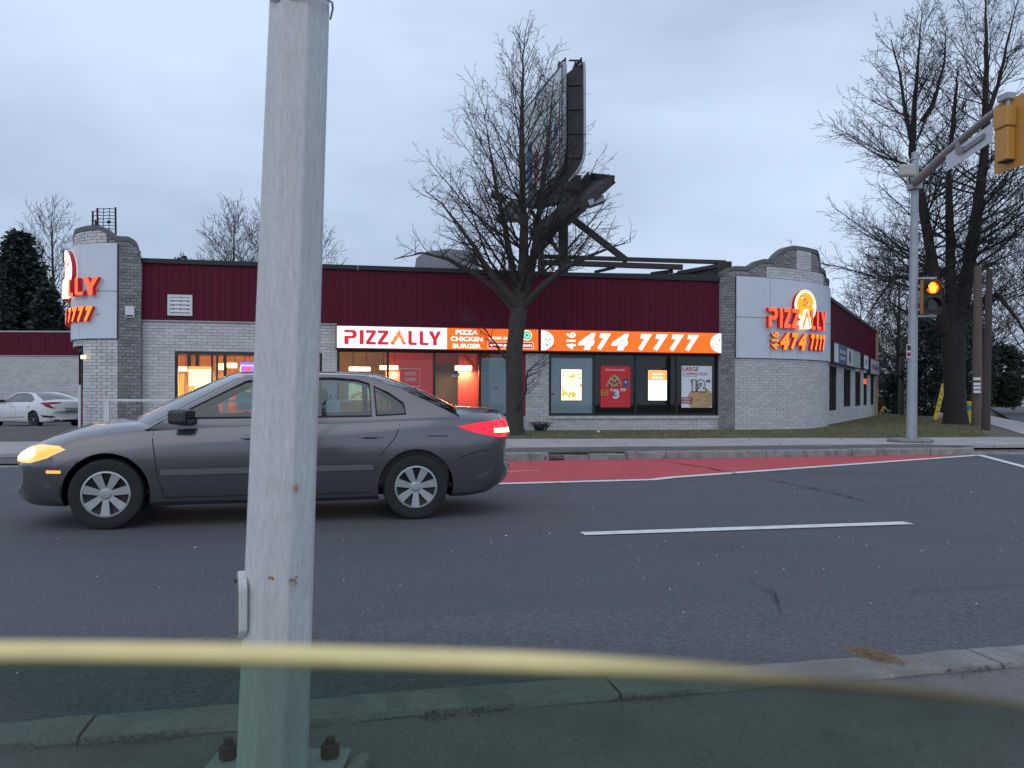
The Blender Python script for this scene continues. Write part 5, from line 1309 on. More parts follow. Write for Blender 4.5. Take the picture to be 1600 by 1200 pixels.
# ================================================================ STREET FURNITURE
# near white octagonal pole
pb0 = Vector((-.648, 2.14, .145)); pole = thing('steel_pole', 'thick pale painted octagonal steel pole in the foreground with a hand hole', 'pole', pb0)
ppaint = mat('pale_pole_paint', (.53, .545, .55), .55, var=.04, scale=14, bump=.3, bscale=60, stain=(.37, .385, .39), sscale=4.5, samt=.7, stretch=(1, 1, .16), speck=.05)
lean = Vector((.0, 0, 1)); top = at(473.5, 0, 2.18) - pb0
def octo(z): c = Vector((top.x * z / top.z, top.y * z / top.z * .3, z)); r = .0965 - .0145 * z / 2.0; return c, max(r, .035)
mb = MB(); rows = []
for i in range(31):
    z = 9.0 * (i / 30) ** 1.6; c, r = octo(z); row_ = []
    cn = [Vector((cos(pi / 8 + q * pi / 4 + .16), sin(pi / 8 + q * pi / 4 + .16), 0)) for q in range(8)]
    for q in range(8):
        pv_, cu_, nx_ = cn[q - 1], cn[q], cn[(q + 1) % 8]
        for f_, o_ in ((.10, pv_), (.035, pv_), (.035, nx_), (.10, nx_)): row_.append(c + (cu_ + (o_ - cu_) * f_ - cu_ * (.0 if f_ > .05 else .004)) * r * 1.02)
    rows.append(row_)
nq = len(rows[0])
for i in range(30):
    for q in range(nq): mb.poly([rows[i][q], rows[i][(q + 1) % nq], rows[i + 1][(q + 1) % nq], rows[i + 1][q]])
mb.poly(rows[0][::-1]); mb.poly(rows[-1])
me_o = mb.obj('shaft', ppaint, pole, fix=False)
# hand hole on the left side
hh0 = at(385, 888, 2.14) - pb0; hh1 = at(380, 992, 2.14) - pb0; zc = (hh0.z + hh1.z) / 2; c, r = octo(zc); hl = (hh0.z - hh1.z) / 2
mb = MB(); ring = [(0.055 * cos(q), hl * sin(q)) for q in [i * 2 * pi / 28 for i in range(28)]]
def stad(w_, h_): return [(max(-w_, min(w_, w_ * 1.25 * cos(q))), h_ * sin(q)) for q in [i * 2 * pi / 28 for i in range(28)]]
Mh = Matrix.Translation(c) @ Matrix.Rotation(radians(-68), 4, 'Z')
mb = MB(); mb.prism([Mh @ Vector((x, -r * .90, z)) for x, z in stad(.052, hl)], Mh.to_3x3() @ Vector((0, -.022, 0))); ho = mb.obj('hand_hole_rim', ppaint, pole, bev=.004)
mb = MB(); mb.prism([Mh @ Vector((x, -r * .90 - .0225, z)) for x, z in stad(.040, hl * .88)], Mh.to_3x3() @ Vector((0, -.003, 0))); mb.obj('hand_hole_cover', mat('cover_grey', (.17, .165, .16), .6, var=.15, scale=20), ho)
mb = MB(); mb.tube([Mh @ Vector((0, -r * .9 - .024, hl * .72)), Mh @ Vector((0, -r * .9 - .030, hl * .72))], .006, 8); mb.obj('screw', M_['black'], ho)
rust = mat('rust_streak', (.30, .17, .05), .9, var=.3, scale=60)
def onpole(px_, py_, w_, h_):
    Yp = 2.06; p = at(px_, py_, Yp) - pb0; c_, r_ = octo(p.z); mb = MB()
    o = [(cos(q) * w_ * R.uniform(.6, 1.1), sin(q) * h_ * R.uniform(.6, 1.1)) for q in [i * 2 * pi / 12 for i in range(12)]]
    c2 = Vector((p.x, c_.y - r_ * .962, p.z)); mb.prism([c2 + Vector((x, 0, z)) for x, z in o], (0, .01, 0)); return mb
# rust marks where a strap sat
for (cx_, cy_, sx_, sy_, nn_) in ((424, 903, 9, 5, 12), (460, 909, 6, 6, 9), (421, 771, 3, 13, 7), (463, 765, 3, 9, 5)):
    mk = MB()
    for _ in range(nn_): mk2 = onpole(cx_ + R.gauss(0, sx_ * .5), cy_ + R.gauss(0, sy_ * .5), R.uniform(.0015, .005), R.uniform(.001, .003)); b_ = len(mk.v); mk.v += mk2.v; [mk.face([b_ + q for q in f_]) for f_ in mk2.f]
    mk.obj('rust_mark', rust, pole)
wire = [at(423, 2, 2.09) - pb0, at(455, -4, 2.07) - pb0, at(500, -8, 2.07) - pb0, at(519, 4, 2.12) - pb0, at(520, 14, 2.17) - pb0, at(516, 30, 2.20) - pb0]
MB().tube(wire, .003, 6).obj('strap_wire', M_['steel'], pole)
MB().box(-.195, .185, -.19, .15, .0, .028).obj('base_plate', mat('base_plate_paint', (.30, .31, .31), .6, var=.1, scale=9, stain=(.16, .14, .12), sscale=5), pole, bev=.004)
for k, (bx, by) in enumerate(((-.150, .085), (.135, .095), (-.14, -.14), (.13, -.14))):
    mb = MB(); hx = [(bx + .027 * cos(q), by + .027 * sin(q), .028) for q in [i * pi / 3 + .3 for i in range(6)]]; mb.prism(hx, (0, 0, .036)); mb.tube([(bx, by, .03), (bx, by, .083)], .014, 10)
    mb.obj('bolt', mat('rusty_bolt', (.09, .055, .04), .85, var=.3, scale=50, bump=.5) if k == 0 else bpy.data.materials['rusty_bolt'], pole, bev=.003)
t = thing('concrete_block', 'broken concrete lump half hidden beside the pole base', 'rubble', pb0 + Vector((.225, .04, .0)))
def rock(mb, c, s, rng):
    b = bmesh.new(); bmesh.ops.create_icosphere(b, subdivisions=2, radius=1)
    me = bpy.data.meshes.new('rock')
    for v in b.verts: v.co = Vector(c) + Vector((v.co.x * s[0], v.co.y * s[1], v.co.z * s[2])) * (1 + .25 * noise.noise(v.co * 1.7 + Vector(c) * 9))
    b.to_mesh(me); b.free(); mb.add(me)
mb = MB(); rock(mb, (0, .0, .0), (.035, .10, .045), R); rock(mb, (.01, -.13, .0), (.035, .06, .04), R); mb.obj('lump', M_['kerb'], t)

# guard rail by the ramp
t = thing('handrail', 'white painted handrail in front of the left shop window, behind the grey car', 'railing', Vector((at(163, 600, 20.7).x, 20.7, .12)), TH)
a = w2l(t.location.x, t.location.y); Yr = t.location.y
zt = at(166, 623.5, Yr).z - .12
MB().box(0, 6.4, -.04, .04, zt - .07, zt).obj('top_rail', M_['white_metal'], t, bev=.01)
for x in (0.0, 1.48, 2.96, 4.44, 5.92): MB().box(x, x + .13, -.035, .035, 0, zt - .07).obj('rail_post', M_['white_metal'], t, bev=.01)
for z in (.18, .42): MB().box(0.13, 6.4, -.02, .02, z, z + .03).obj('lower_rail', M_['steel'], t)
t = thing('concrete_ramp', 'low concrete ramp behind the white handrail along the left wall', 'ramp', l2w(XL + .2, -.95, .0), TH)
MB().prism([(0, 0, .1), (7, 0, .1), (7, 0, .30), (0, 0, .16)], (0, .88, 0)).obj('ramp_slab', M_['concrete'], t)

# traffic signal pole
tb0 = gnd(1424, 690, .15); tp = thing('signal_pole', 'tall grey signal pole with a curved arm on the far corner', 'signal pole', tb0); Yt = tb0.y
ptop = at(1430, 238, Yt) - tb0
MB().tube([(0, 0, 0), ptop * .5, ptop], [.118, .098, .078], 16).obj('shaft', M_['steel'], tp, smooth=40)
MB().tube([(0, 0, 0), (0, 0, .05)], .16, 16).obj('base_flange', M_['steel'], tp)
mb = MB(); cpz = at(1428, 250, Yt) - tb0; mb.tube([cpz, cpz + Vector((0, 0, .03))], .09, 16); mb.tube([cpz - Vector((0, 0, .12)), cpz - Vector((0, 0, .08))], .09, 16); mb.obj('collar', M_['steel'], tp)
att = at(1428, 288, Yt); mb = MB(); q = att - tb0; mb.box(q.x - .13, q.x + .13, q.y - .16, q.y + .1, q.z - .14, q.z + .16); mb.obj('clamp', M_['steel'], tp, bev=.02)
armp = [(1430, 285, Yt - .1), (1455, 262, 17.2), (1480, 238, 16.2), (1510, 212, 15.2), (1540, 186, 14.4), (1565, 167, 13.8), (1580, 158, 13.45)]
MB().tube([at(*p) - tb0 for p in armp], [.105, .10, .09, .08, .07, .06, .055], 12).obj('arm', M_['arm'], tp, smooth=40)
pad = thing('pole_footing', 'worn concrete footing under the signal pole', 'footing', tb0 - Vector((0, 0, .0)))
mb = MB(); ring = [(.52 * cos(q) * (1 + .08 * sin(3 * q)), .42 * sin(q), 0) for q in [i * 2 * pi / 20 for i in range(20)]]; mb.prism(ring, (0, 0, .07)); mb.obj('pad', M_['kerb'], pad, bev=.02)
t = thing('sensor_box', 'pale beige rounded box mounted at the top left of the signal pole', 'sensor', at(1417, 267, Yt - .15))
MB().box(-.19, .19, -.08, .06, -.14, .15).obj('housing', mat('beige_box', (.42, .39, .37), .5, var=.03), t, bev=.05); MB().tube([(.0, 0, .15), (.0, 0, .25)], .012, 6).tube([(.05, 0, -.14), (.1, .05, -.28), (.16, .1, -.3)], .015, 6).obj('bracket', M_['dark_metal'], t)
# signal head seen from behind
sh = at(1578, 210, 13.35); t = thing('traffic_signal', 'yellow traffic signal seen from behind, hanging from the end of the arm', 'traffic signal', sh, radians(11)); 
vdir = radians(11)                                      # street heading; the board stands across it
# local x along the street, local y across it
mb = MB()
bh = .60; bw_ = .33; o = []
for cx, cz, s in ((-bw_ + .04, -bh + .04, pi), (bw_ - .04, -bh + .04, 1.5 * pi), (bw_ - .04, bh - .04, 0), (-bw_ + .04, bh - .04, .5 * pi)):
    for k in range(4): q = s + pi / 2 * k / 3; o.append((cx + .04 * cos(q), cz + .04 * sin(q)))
mb.prism([(0, y, z) for y, z in o], (.012, 0, 0)); mb.obj('backboard', M_['signal_yellow'], t)
cols = [(.36, .12, .16, .46), (.12, -.18, .125, .30), (-.18, -.47, .125, .29)]
MB().box(-.20, -.001, -.15, .15, .10, .44).obj('signal_housing', M_['signal_yellow'], t, bev=.02)
MB().box(-.17, -.001, -.125, .125, -.46, .10).obj('signal_housing', M_['signal_yellow'], t, bev=.02)
MB().box(-.15, -.01, -.10, .10, -.475, -.46).obj('vent_slot', M_['black'], t)
for z in (.27, -.04, -.32):
    mb = MB(); M = Matrix.Translation((.012, 0, z)) @ Matrix.Rotation(pi / 2, 4, 'Y'); mb.lathe([(.12, 0), (.125, .16), (.118, .16), (.11, 0)], 20, M); mb.obj('visor', M_['signal_yellow'], t)
    mb = MB(); mb.lathe([(.0, .012), (.10, .008)], 20, M); mb.obj('lens', M_['glass_dark'], t)
mb = MB(); mb.tube([(-.02, 0, .44), (-.04, 0, .60), (-.05, 0, .66)], .04, 8); mb.box(-.12, .05, -.07, .16, .58, .70); mb.obj('mount', M_['steel'], t, bev=.015)
# street name blade on the arm, seen from behind
p0, p1 = at(1478, 258, 15.9), at(1550, 203, 14.0); t = thing('street_sign', 'blank pale back of a street name blade clamped under the signal arm', 'street sign', p0)
d = p1 - p0; d.z = 0; mb = MB(); hN = .27
mb.prism([(0, 0, -hN / 2), tuple(d + Vector((0, 0, -hN / 2 + .0))), tuple(d + Vector((0, 0, hN * .72))), (0, 0, hN * .7)], (.012, .0, 0)); mb.obj('blade', mat('blade_back', (.50, .53, .56), .45, metal=.2, var=.04), t)
mb = MB(); mb.bar(d * .42 + Vector((-.02, 0, .05)), d * .86 + Vector((-.02, 0, .05)), .03, .09); mb.bar(d * .30 + Vector((-.03, 0, .10)), d * .45 + Vector((-.02, 0, .05)), .05, .12); mb.tube([d * .30 + Vector((-.02, 0, .05)), d * .30 + Vector((-.02, 0, .28))], .04, 8); mb.obj('bracket', M_['arm'], t)
t = thing('overhead_cable', 'thin sagging cable running right from the top of the signal pole', 'cable', tb0)
ca, cb_ = at(1436, 260, Yt), at(1660, 284, 22.0); mb = MB(); mb.tube([ca.lerp(cb_, k / 14) - Vector((0, 0, .5 * 4 * (k / 14) * (1 - k / 14) * .35)) - tb0 for k in range(15)], .011, 5); mb.obj('wire', M_['black'], t)
# pedestrian signal facing the camera
ps = at(1457, 463, Yt - .18); t = thing('pedestrian_signal', 'pedestrian signal with a glowing orange hand above a dark lens', 'pedestrian signal', ps, radians(-8))
MB().box(-.205, .205, 0, .22, -.40, .40).obj('signal_housing', M_['signal_yellow'], t, bev=.02)
for zz in (.20, -.20):
    mb = MB(); mb.box(-.200, .200, -.012, 0, zz - .195, zz + .195); mb.obj('face_plate', M_['black'], t)
    vis = MB()
    for k in range(9):
        q0_, q1_ = pi * (-.08 + 1.16 * k / 9), pi * (-.08 + 1.16 * (k + 1) / 9)
        vis.poly([(.155 * cos(q0_), -.008, zz + .155 * sin(q0_)), (.155 * cos(q1_), -.008, zz + .155 * sin(q1_)), (.150 * cos(q1_), -.16, zz + .150 * sin(q1_)), (.150 * cos(q0_), -.16, zz + .150 * sin(q0_))])
    vis.obj('visor', M_['black'], t, fix=False)
disc(MB(), 0, .20, .14, .14, -.018, 24).obj('lens', E['handr'], t)
mb = MB(); hd = [(-.05, -.11), (.05, -.11), (.07, -.03), (.10, .03), (.085, .05), (.055, .02), (.055, .10), (.035, .11), (.025, .04), (.015, .125), (-.008, .125), (-.012, .04), (-.03, .115), (-.05, .105), (-.04, .03), (-.075, .07), (-.09, .055), (-.07, -.03)]
mb.prism([(x * 1.05, -.024, .20 + z * 1.0) for x, z in hd], (0, .004, 0)); mb.obj('lit_hand', E['handd'], t)
disc(MB(), 0, -.20, .13, .13, -.018, 24).obj('lens', M_['glass_dark'], t)
mb = MB()
for z in (.44, -.45): mb.bar((-.42, .1, z), (.12, .1, z), .05, .04).box(-.03, .03, .06, .14, min(z, z * .9), max(z, z * .9))
mb.obj('bracket', M_['steel'], t)
stx = at(1419, 548, Yt - .125); t = thing('pole_sticker', 'small black and white sticker on the left side of the signal pole', 'sticker', stx)
MB().box(-.04, .07, -.004, 0, -.16, .15).obj('paper', P['white'], t); MB().box(-.03, .06, -.006, -.003, .0, .13).obj('dark_patch', P['black'], t); MB().box(-.03, .06, -.006, -.003, -.13, -.04).obj('red_patch', P['darkred'], t)
# utility poles
def upole(label, x0, y0, x1, y1, Y, r, m, h=None):
    b = gnd(x0, y0, .13) if Y is None else Vector((at(x0, y0, Y).x, Y, .12)); tp_ = at(x1, y1, b.y) - b; t = thing('utility_pole', label, 'pole', b)
    MB().tube([(0, 0, -.1), tp_ * .5, tp_], [r * 1.15, r, r * .8], 14).obj('shaft', M_[m], t, smooth=50); return t, b
t, b = upole('lighter brown wooden pole with white posted papers, left of the pair', 1526, 666, 1528, 416, None, .16, 'wood')
for y in (592, 600, 606, 612): p = at(1527, y, b.y - .21) - b; MB().box(-.14, .12, -.01, .01, -.05, .05, Matrix.Translation(p)).obj('posted_paper', P['white'], t)
t, b = upole('darker wooden pole, right of the pair at the pavement corner', 1540, 672, 1546, 421, None, .115, 'wood_dark')
upole('distant thin pole beyond the juniper near the right picture edge', 1587, 640, 1588, 563, 90, .18, 'wood_dark')
upole('thin dark red post behind the lawn left of the signal pole', 1410, 645, 1411, 530, 48, .22, 'wood_dark')
upole('slim pale green post beside the red post', 1415, 645, 1416, 545, 46, .07, 'steel')
# leaning yellow guy guard
a, b = gnd(1461, 656, .12), None; t = thing('guy_wire_guard', 'leaning yellow plastic guy wire guard on the lawn', 'guy guard', a); e = at(1474, 603, a.y) - a
d_ = e.normalized(); sd_ = Vector((1, 0, 0)); mb = MB(); mb.bar((0, 0, 0), e, .19, .06, up=(0, -1, 0)); mb.prism([e + Vector((-.1, 0, 0)), e + Vector((.1, 0, 0)), e + Vector((.05, 0, .18))], (0, .05, 0)); mb.obj('guard', M_['yellow'], t)
MB().tube([(0, .0, 0), e * 1.0, e * 4.8], .012, 5).obj('guy_wire', M_['dark_metal'], t)
for k in range(4): p = e * (.25 + .17 * k); MB().box(-.035, .035, -.045, -.035, -.03, .03, Matrix.Translation(p)).obj('dark_mark', P['black'], t)
a = gnd(1463, 655, .12) + Vector((.35, .3, 0)); t = thing('rock_block', 'grey stone block beside the yellow guard', 'stone', a); mb = MB(); rock(mb, (0, 0, .12), (.35, .2, .2), R); mb.obj('stone', M_['kerb'], t)
# bins
def bin_(label, x, yb, yt, wpx, m, ml=None, name='wheelie_bin', cat='bin', band=None):
    g = gnd(x, yb, .12); H = at(x, yt, g.y).z - .12; W = wpx / F * g.y / 2; t = thing(name, label, cat, g)
    mb = MB(); mb.lathe([(W * .78, 0), (W * .98, H * .9), (W * 1.02, H * .91), (W * 1.02, H * .95)], 4 if name == 'wheelie_bin' else 18, Matrix.Rotation(pi / 4, 4, 'Z')); mb.obj('bin_body', m, t)
    MB().lathe([(0, H), (W * .8, H * .995), (W * 1.08, H * .94), (W * 1.08, H * .92)], 4 if name == 'wheelie_bin' else 18, Matrix.Rotation(pi / 4, 4, 'Z')).obj('lid', ml or m, t)
    if band: MB().lathe([(W * 1.0, H * .60), (W * 1.05, H * .82)], 18).obj('label_band', band, t)
    return t
gm = mat('green_plastic', (.02, .22, .10), .5, var=.05); tm = mat('teal_plastic', (.02, .20, .17), .5, var=.05)
bin_('bright green bin at the back of the lawn, left of the teal one', 1406, 641, 628, 5, gm); bin_('teal bin directly left of the signal pole shaft', 1413.5, 644, 628, 5, tm)
bin_('black bin at the back of the lawn, left of the green bins', 1397.5, 643, 624, 5, M_['black'])
bin_('yellow barrel with a teal label band behind the big tree trunk', 1513.5, 661, 627, 11, M_['yellow'], name='barrel', cat='barrel', band=P['teal'])
# far house and yellow dumpster beyond the building
t = thing('distant_house', 'small distant house with a purple fascia seen past the end of the building', 'house', at(1378, 645, 78)); t.location.z = -.1; hz = (643 - 597) / F * 78
MB().box(-1.2, 1.2, 0, 4, 0, hz * .55).obj('wall', P['grey'], t); MB().box(-1.2, 1.2, -.1, 4.1, hz * .55, hz * .8).obj('fascia', mat('purple_fascia', (.16, .07, .13), .6), t); MB().box(-1.0, 1.2, -.15, 4.2, hz * .62, hz * .70).obj('sign_band', P['white'], t)
MB().prism([(-1.3, -.2, hz * .8), (1.3, -.2, hz * .8), (.9, -.2, hz * 1.1), (-.9, -.2, hz * 1.1)], (0, 4.4, 0)).obj('roof', M_['roof'], t)
for x in (-.8, 0, .7): MB().box(x, x + .35, -.02, 0, hz * .15, hz * .4).obj('window', M_['glass_dark'], t)
t = thing('distant_house', 'low distant house with a dark roof at the right picture edge', 'house', at(1603, 632, 120)); t.location.z = 0
MB().box(-3.4, 5, 0, 5, 0, 1.9).obj('wall', P['grey'], t); MB().prism([(-3.8, -.3, 1.9), (5.4, -.3, 1.9), (4, -.3, 3.2), (-2.2, -.3, 3.2)], (0, 5.6, 0)).obj('roof', M_['coping'], t)
for x in (-2.6, -1.2, .4, 2): MB().box(x, x + .7, -.02, 0, .7, 1.5).obj('window', M_['glass_dark'], t)
t = thing('yellow_container', 'yellow container beside the end of the side street wall', 'container', gnd(1371, 647, .0)); MB().box(-.4, .5, 0, .8, 0, .9).obj('container_box', M_['yellow'], t, bev=.03); MB().box(-.45, .55, -.05, .85, .9, .98).obj('lid', M_['frame'], t)
# white rail fence far down the side street
t = thing('rail_fence', 'long low white rail fence far beyond the side street', 'fence', (0, 0, 0)); a, b = at(1549, 630, 92), at(1640, 632, 84); a.z = b.z = 0; t.location = a; d = b - a
for k in range(9): p = d * k / 8; MB().box(-.07, .07, -.07, .07, 0, .85, Matrix.Translation(p)).obj('fence_post', M_['frame'], t)
for z in (.30, .66): MB().bar(Vector((0, 0, z)), d + Vector((0, 0, z)), .05, .2).obj('fence_rail', M_['white_metal'], t)
# white stones and scraps
for (x, y, s, lb) in ((1335, 652, .16, 'pale stone on the lawn by the wall foot, nearer the rounded tower'), (1346, 646, .22, 'larger pale stone tipped against the side street wall'), (1320, 656, .12, 'small white stone at the foot of the side street wall')):
    g = gnd(x, y, .13); t = thing('garden_stone', lb, 'stone', g); mb = MB(); rock(mb, (0, 0, s * .3), (s, s * .8, s * .5), R); mb.obj('stone', P['white'], t)
for (x, y, lb) in ((1229.5, 671, 'white scrap of paper at the foot of the rounded brick tower'), (935, 676, 'white scrap of litter on the grass below the shop windows')):
    g = gnd(x, y, .14); t = thing('litter_scrap', lb, 'litter', g); mb = MB(); rock(mb, (0, 0, .03), (.05, .04, .035), R); mb.obj('paper', P['white'], t)
# skyline mass behind everything on the right and left
mb = MB(); rng = random.Random(77)
for k in range(2600):
    X = rng.uniform(30, 260); Y = 170 + rng.random() * 40 + X * .1; z = rng.random() ** 1.5 * (5 + 3 * noise.noise(Vector((X * .08, 0, 0)))) - .2; s = rng.uniform(.5, 1.5); a_ = rng.uniform(0, pi)
    p = Vector((X, Y, z)); mb.poly([p + Vector((-s, 0, -s * .5)), p + Vector((s, rng.gauss(0, .5), -s * .5)), p + Vector((rng.gauss(0, .6), 0, s))])
stuff(mb.obj('far_woods', M_['needle'], fix=False))
# ================================================================ CARS
def interp(tab, x):
    if x <= tab[0][0]: return tab[0][1:]
    for a, b in zip(tab, tab[1:]):
        if x <= b[0]:
            f = (x - a[0]) / (b[0] - a[0]); return tuple(p + (q - p) * f for p, q in zip(a[1:], b[1:]))
    return tab[-1][1:]
def sedan(name, label, loc, rz, S_):
    """local x: nose at -x, tail at +x; local y: the flank shown at -y"""
    t = thing(name, label, 'car', loc, rz); paint = S_['paint']; wx = S_['wb'] / 2
    tab = S_['tab']; bm_ = MB(); NS = 64; x0, x1 = tab[0][0], tab[-1][0]; W0 = S_['hw']
    xs = []
    for i in range(NS + 1):
        f = i / NS; xs.append(x0 + (x1 - x0) * (f - .11 * sin(2 * pi * f) ))
    def bend(x, y):
        e = 0
        if x < S_['bf'][0]: e = ((S_['bf'][0] - x) / (S_['bf'][0] - x0)) ** 1.5 * S_['bf'][1]
        if x > S_['br'][0]: e = -((x - S_['br'][0]) / (x1 - S_['br'][0])) ** 1.5 * S_['br'][1]
        return x + e * (abs(y) / W0) ** 2.6
    rows = []
    for x in xs:
        w_, zb, zs, zt = interp(tab, x); h = zs - zb
        prof = [(0, zb), (.55 * w_, zb), (.90 * w_, zb + .01), (.965 * w_, zb + .05), (.985 * w_, zb + .16 * h), (.998 * w_, zb + .34 * h), (1.0 * w_, zb + .52 * h), (.998 * w_, zb + .66 * h), (.992 * w_, zb + .78 * h), (.975 * w_, zb + .90 * h), (.945 * w_, zb + .97 * h), (.90 * w_, zs), (.75 * w_, zs + (zt - zs) * .45), (.5 * w_, zs + (zt - zs) * .8), (.25 * w_, zs + (zt - zs) * .96), (0, zt)]
        full = [(-y, z) for y, z in prof] + [(y, z) for y, z in prof[-2:0:-1]]
        rows.append([(bend(x, y), y, z) for y, z in full])
    n = len(rows[0])
    for r in rows: bm_.v += r
    for i in range(NS):
        for k in range(n): a = i * n + k; b = i * n + (k + 1) % n; bm_.face([a, b, b + n, a + n])
    bm_.face(list(range(n))[::-1]); bm_.face([NS * n + k for k in range(n)])
    o = bm_.obj('body', [paint, M_['black']], t, fix=True)
    rw = S_['arch']; zc = S_['wr']
    for sx in (-1, 1):
        for sy in (-1, 1):
            c = MB(); Mx = Matrix.Translation((sx * wx, sy * (W0 - .26), zc)) @ Matrix.Rotation(pi / 2, 4, 'X')
            c.lathe([(0, -.5), (rw, -.5), (rw, .27), (0, .27)], 40, Mx if sy > 0 else Matrix.Translation((sx * wx, sy * (W0 - .26), zc)) @ Matrix.Rotation(-pi / 2, 4, 'X'))
            me = c.mesh('cut'); b2 = bmesh.new(); b2.from_mesh(me); bmesh.ops.remove_doubles(b2, verts=b2.verts, dist=1e-5); bmesh.ops.recalc_face_normals(b2, faces=b2.faces); b2.to_mesh(me); b2.free()
            co = bpy.data.objects.new('cut', me); C.objects.link(co); co.parent = t
            md = o.modifiers.new('b', 'BOOLEAN'); md.object = co; md.operation = 'DIFFERENCE'; md.solver = 'EXACT'
    bpy.context.view_layer.update(); dg = bpy.context.evaluated_depsgraph_get()
    me = bpy.data.meshes.new_from_object(o.evaluated_get(dg)); cuts = [m.object for m in o.modifiers]; o.modifiers.clear(); o.data = me; me.name = 'body'
    for c in cuts: bpy.data.objects.remove(c)
    b2 = bmesh.new(); b2.from_mesh(me)
    cab = S_['cab']; kill = []
    for f in b2.faces:
        c = f.calc_center_median()
        if f.normal.z > .5 and cab[0] < c.x < cab[1] and abs(c.y) < cab[2] and c.z > .6: kill.append(f)
        for sx in (-1, 1):
            if sqrt((c.x - sx * wx) ** 2 + (c.z - zc) ** 2) < rw + .004 and abs(c.y) > .1: f.material_index = 1
    bmesh.ops.delete(b2, geom=kill, context='FACES'); b2.to_mesh(me); b2.free()
    if len(me.materials) < 2:
        me.materials.clear(); me.materials.append(paint); me.materials.append(M_['black'])
    sm(me, 28)
    bm2 = bmesh.new(); bm2.from_mesh(me); tree_ = BVHTree.FromBMesh(bm2); bm2.free()
    MB().box(cab[0] - .2, cab[1] + .3, -W0 + .12, W0 - .12, .30, .34).obj('floor_pan', M_['black'], t)
    MB().box(cab[0] - .1, cab[0] + .25, -W0 + .15, W0 - .15, .55, interp(tab, cab[0])[2] - .02).obj('dashboard', M_['int_dark'], t, bev=.03)
    MB().box(cab[1] - .35, cab[1] + .02, -W0 + .15, W0 - .15, .55, interp(tab, cab[1])[2] - .03).obj('parcel_shelf', M_['int_dark'], t)
    MB().box(cab[0], cab[1], -W0 + .07, -W0 + .11, .34, .90).box(cab[0], cab[1], W0 - .11, W0 - .07, .34, .90).obj('door_lining', M_['int_dark'], t)
    # ---- greenhouse
    G = S_['g']; zbelt = G['zb']; zr = G['zr']; yb, yr = G['yb'], G['yr']
    def Y_(z): f = max(0, min(1.1, (z - zbelt) / (zr - zbelt))); return yb - (yb - yr) * (f * .75 + f * f * .25)
    def side(poly_, holes_, nm_, m, sy, off=0.0, th=.012):
        rings = [[Vector((x, z, 0)) for x, z in poly_]] + [[Vector((x, z, 0)) for x, z in h] for h in holes_]
        flat = [p for r_ in rings for p in r_]; tri = tessellate_polygon(rings)
        b3 = bmesh.new(); vs_ = [b3.verts.new((p.x, p.y, 0)) for p in flat]
        for a in tri:
            try: b3.faces.new([vs_[i] for i in a])
            except Exception: pass
        for _ in range(2): bmesh.ops.subdivide_edges(b3, edges=[e for e in b3.edges if e.calc_length() > .16], cuts=1, use_grid_fill=False)
        bmesh.ops.triangulate(b3, faces=b3.faces)
        for v in b3.verts: x, z = v.co.x, v.co.y; v.co = Vector((x, sy * (Y_(z) + off), z))
        r_ = bmesh.ops.extrude_face_region(b3, geom=b3.faces[:]); 
        for v in [g_ for g_ in r_['geom'] if isinstance(g_, bmesh.types.BMVert)]: v.co.y -= sy * th
        bmesh.ops.recalc_face_normals(b3, faces=b3.faces); me = bpy.data.meshes.new(nm_); b3.to_mesh(me); b3.free(); me.materials.append(m); sm(me, 30)
        oo_ = bpy.data.objects.new(nm_, me); C.objects.link(oo_); oo_.parent = t; return oo_
    ws, rf, rr, bk = G['ws'], G['rf'], G['rr'], G['bk']   # corner points (x, z): screen base, roof front, roof rear, backlight base
    def rail(f):                                          # along the roof edge
        x = rf[0] + (rr[0] - rf[0]) * f; z = rf[1] + (rr[1] - rf[1]) * f + G['bow'] * 4 * f * (1 - f); return x, z
    rl = [rail(i / 10) for i in range(11)]
    back = [(bk[0] + (rr[0] - bk[0]) * f, bk[1] + (rr[1] - bk[1]) * f + G.get('cb', 0) * 4 * f * (1 - f)) for f in [i / 8 for i in range(9)]]
    outer = [(ws[0], ws[1])] + rl + back[::-1][1:] + [(bk[0] - .02, zbelt - .06), (ws[0] + .12, zbelt - .06)]
    for sy in (-1, 1):
        gh = side(outer, G['win'], 'cabin_side', paint, sy)
        for k, h in enumerate(G['win']): side(h, [], 'side_window', S_['glass'], sy, -.004, .005); 
        for k, h in enumerate(G['win']):
            mb = MB(); mb.tube([(x, sy * (Y_(z) + .003), z) for x, z in h + h[:1]], .009, 5, False); mb.obj('window_seal', M_['black'], t, fix=False)
    def patch(c0, e0, c1, e1, nm_, m, um=1.0, v0=0.0, v1=1.0, off=0.0, bul=0.0, nu=14, nv=10):
        """surface between two bowed lines: centre and edge point (x, z) at the start and end"""
        def fn(u, v):
            uu = (u * 2 - 1) * um; vv = v0 + (v1 - v0) * v
            cx, cz = c0[0] + (c1[0] - c0[0]) * vv, c0[1] + (c1[1] - c0[1]) * vv + bul * 4 * vv * (1 - vv)
            ex, ez = e0[0] + (e1[0] - e0[0]) * vv, e0[1] + (e1[1] - e0[1]) * vv; ey = Y_(ez)
            return (cx + (ex - cx) * uu * uu, ey * uu, cz + (ez - cz) * uu * uu + off)
        mb = MB(); mb.grid(fn, nu, nv); return mb.obj(nm_, m, t, fix=True, smooth=60), fn
    wc, rfc, rrc, bc = G['wc'], G['rfc'], G['rrc'], G['bc']
    # roof
    mb = MB()
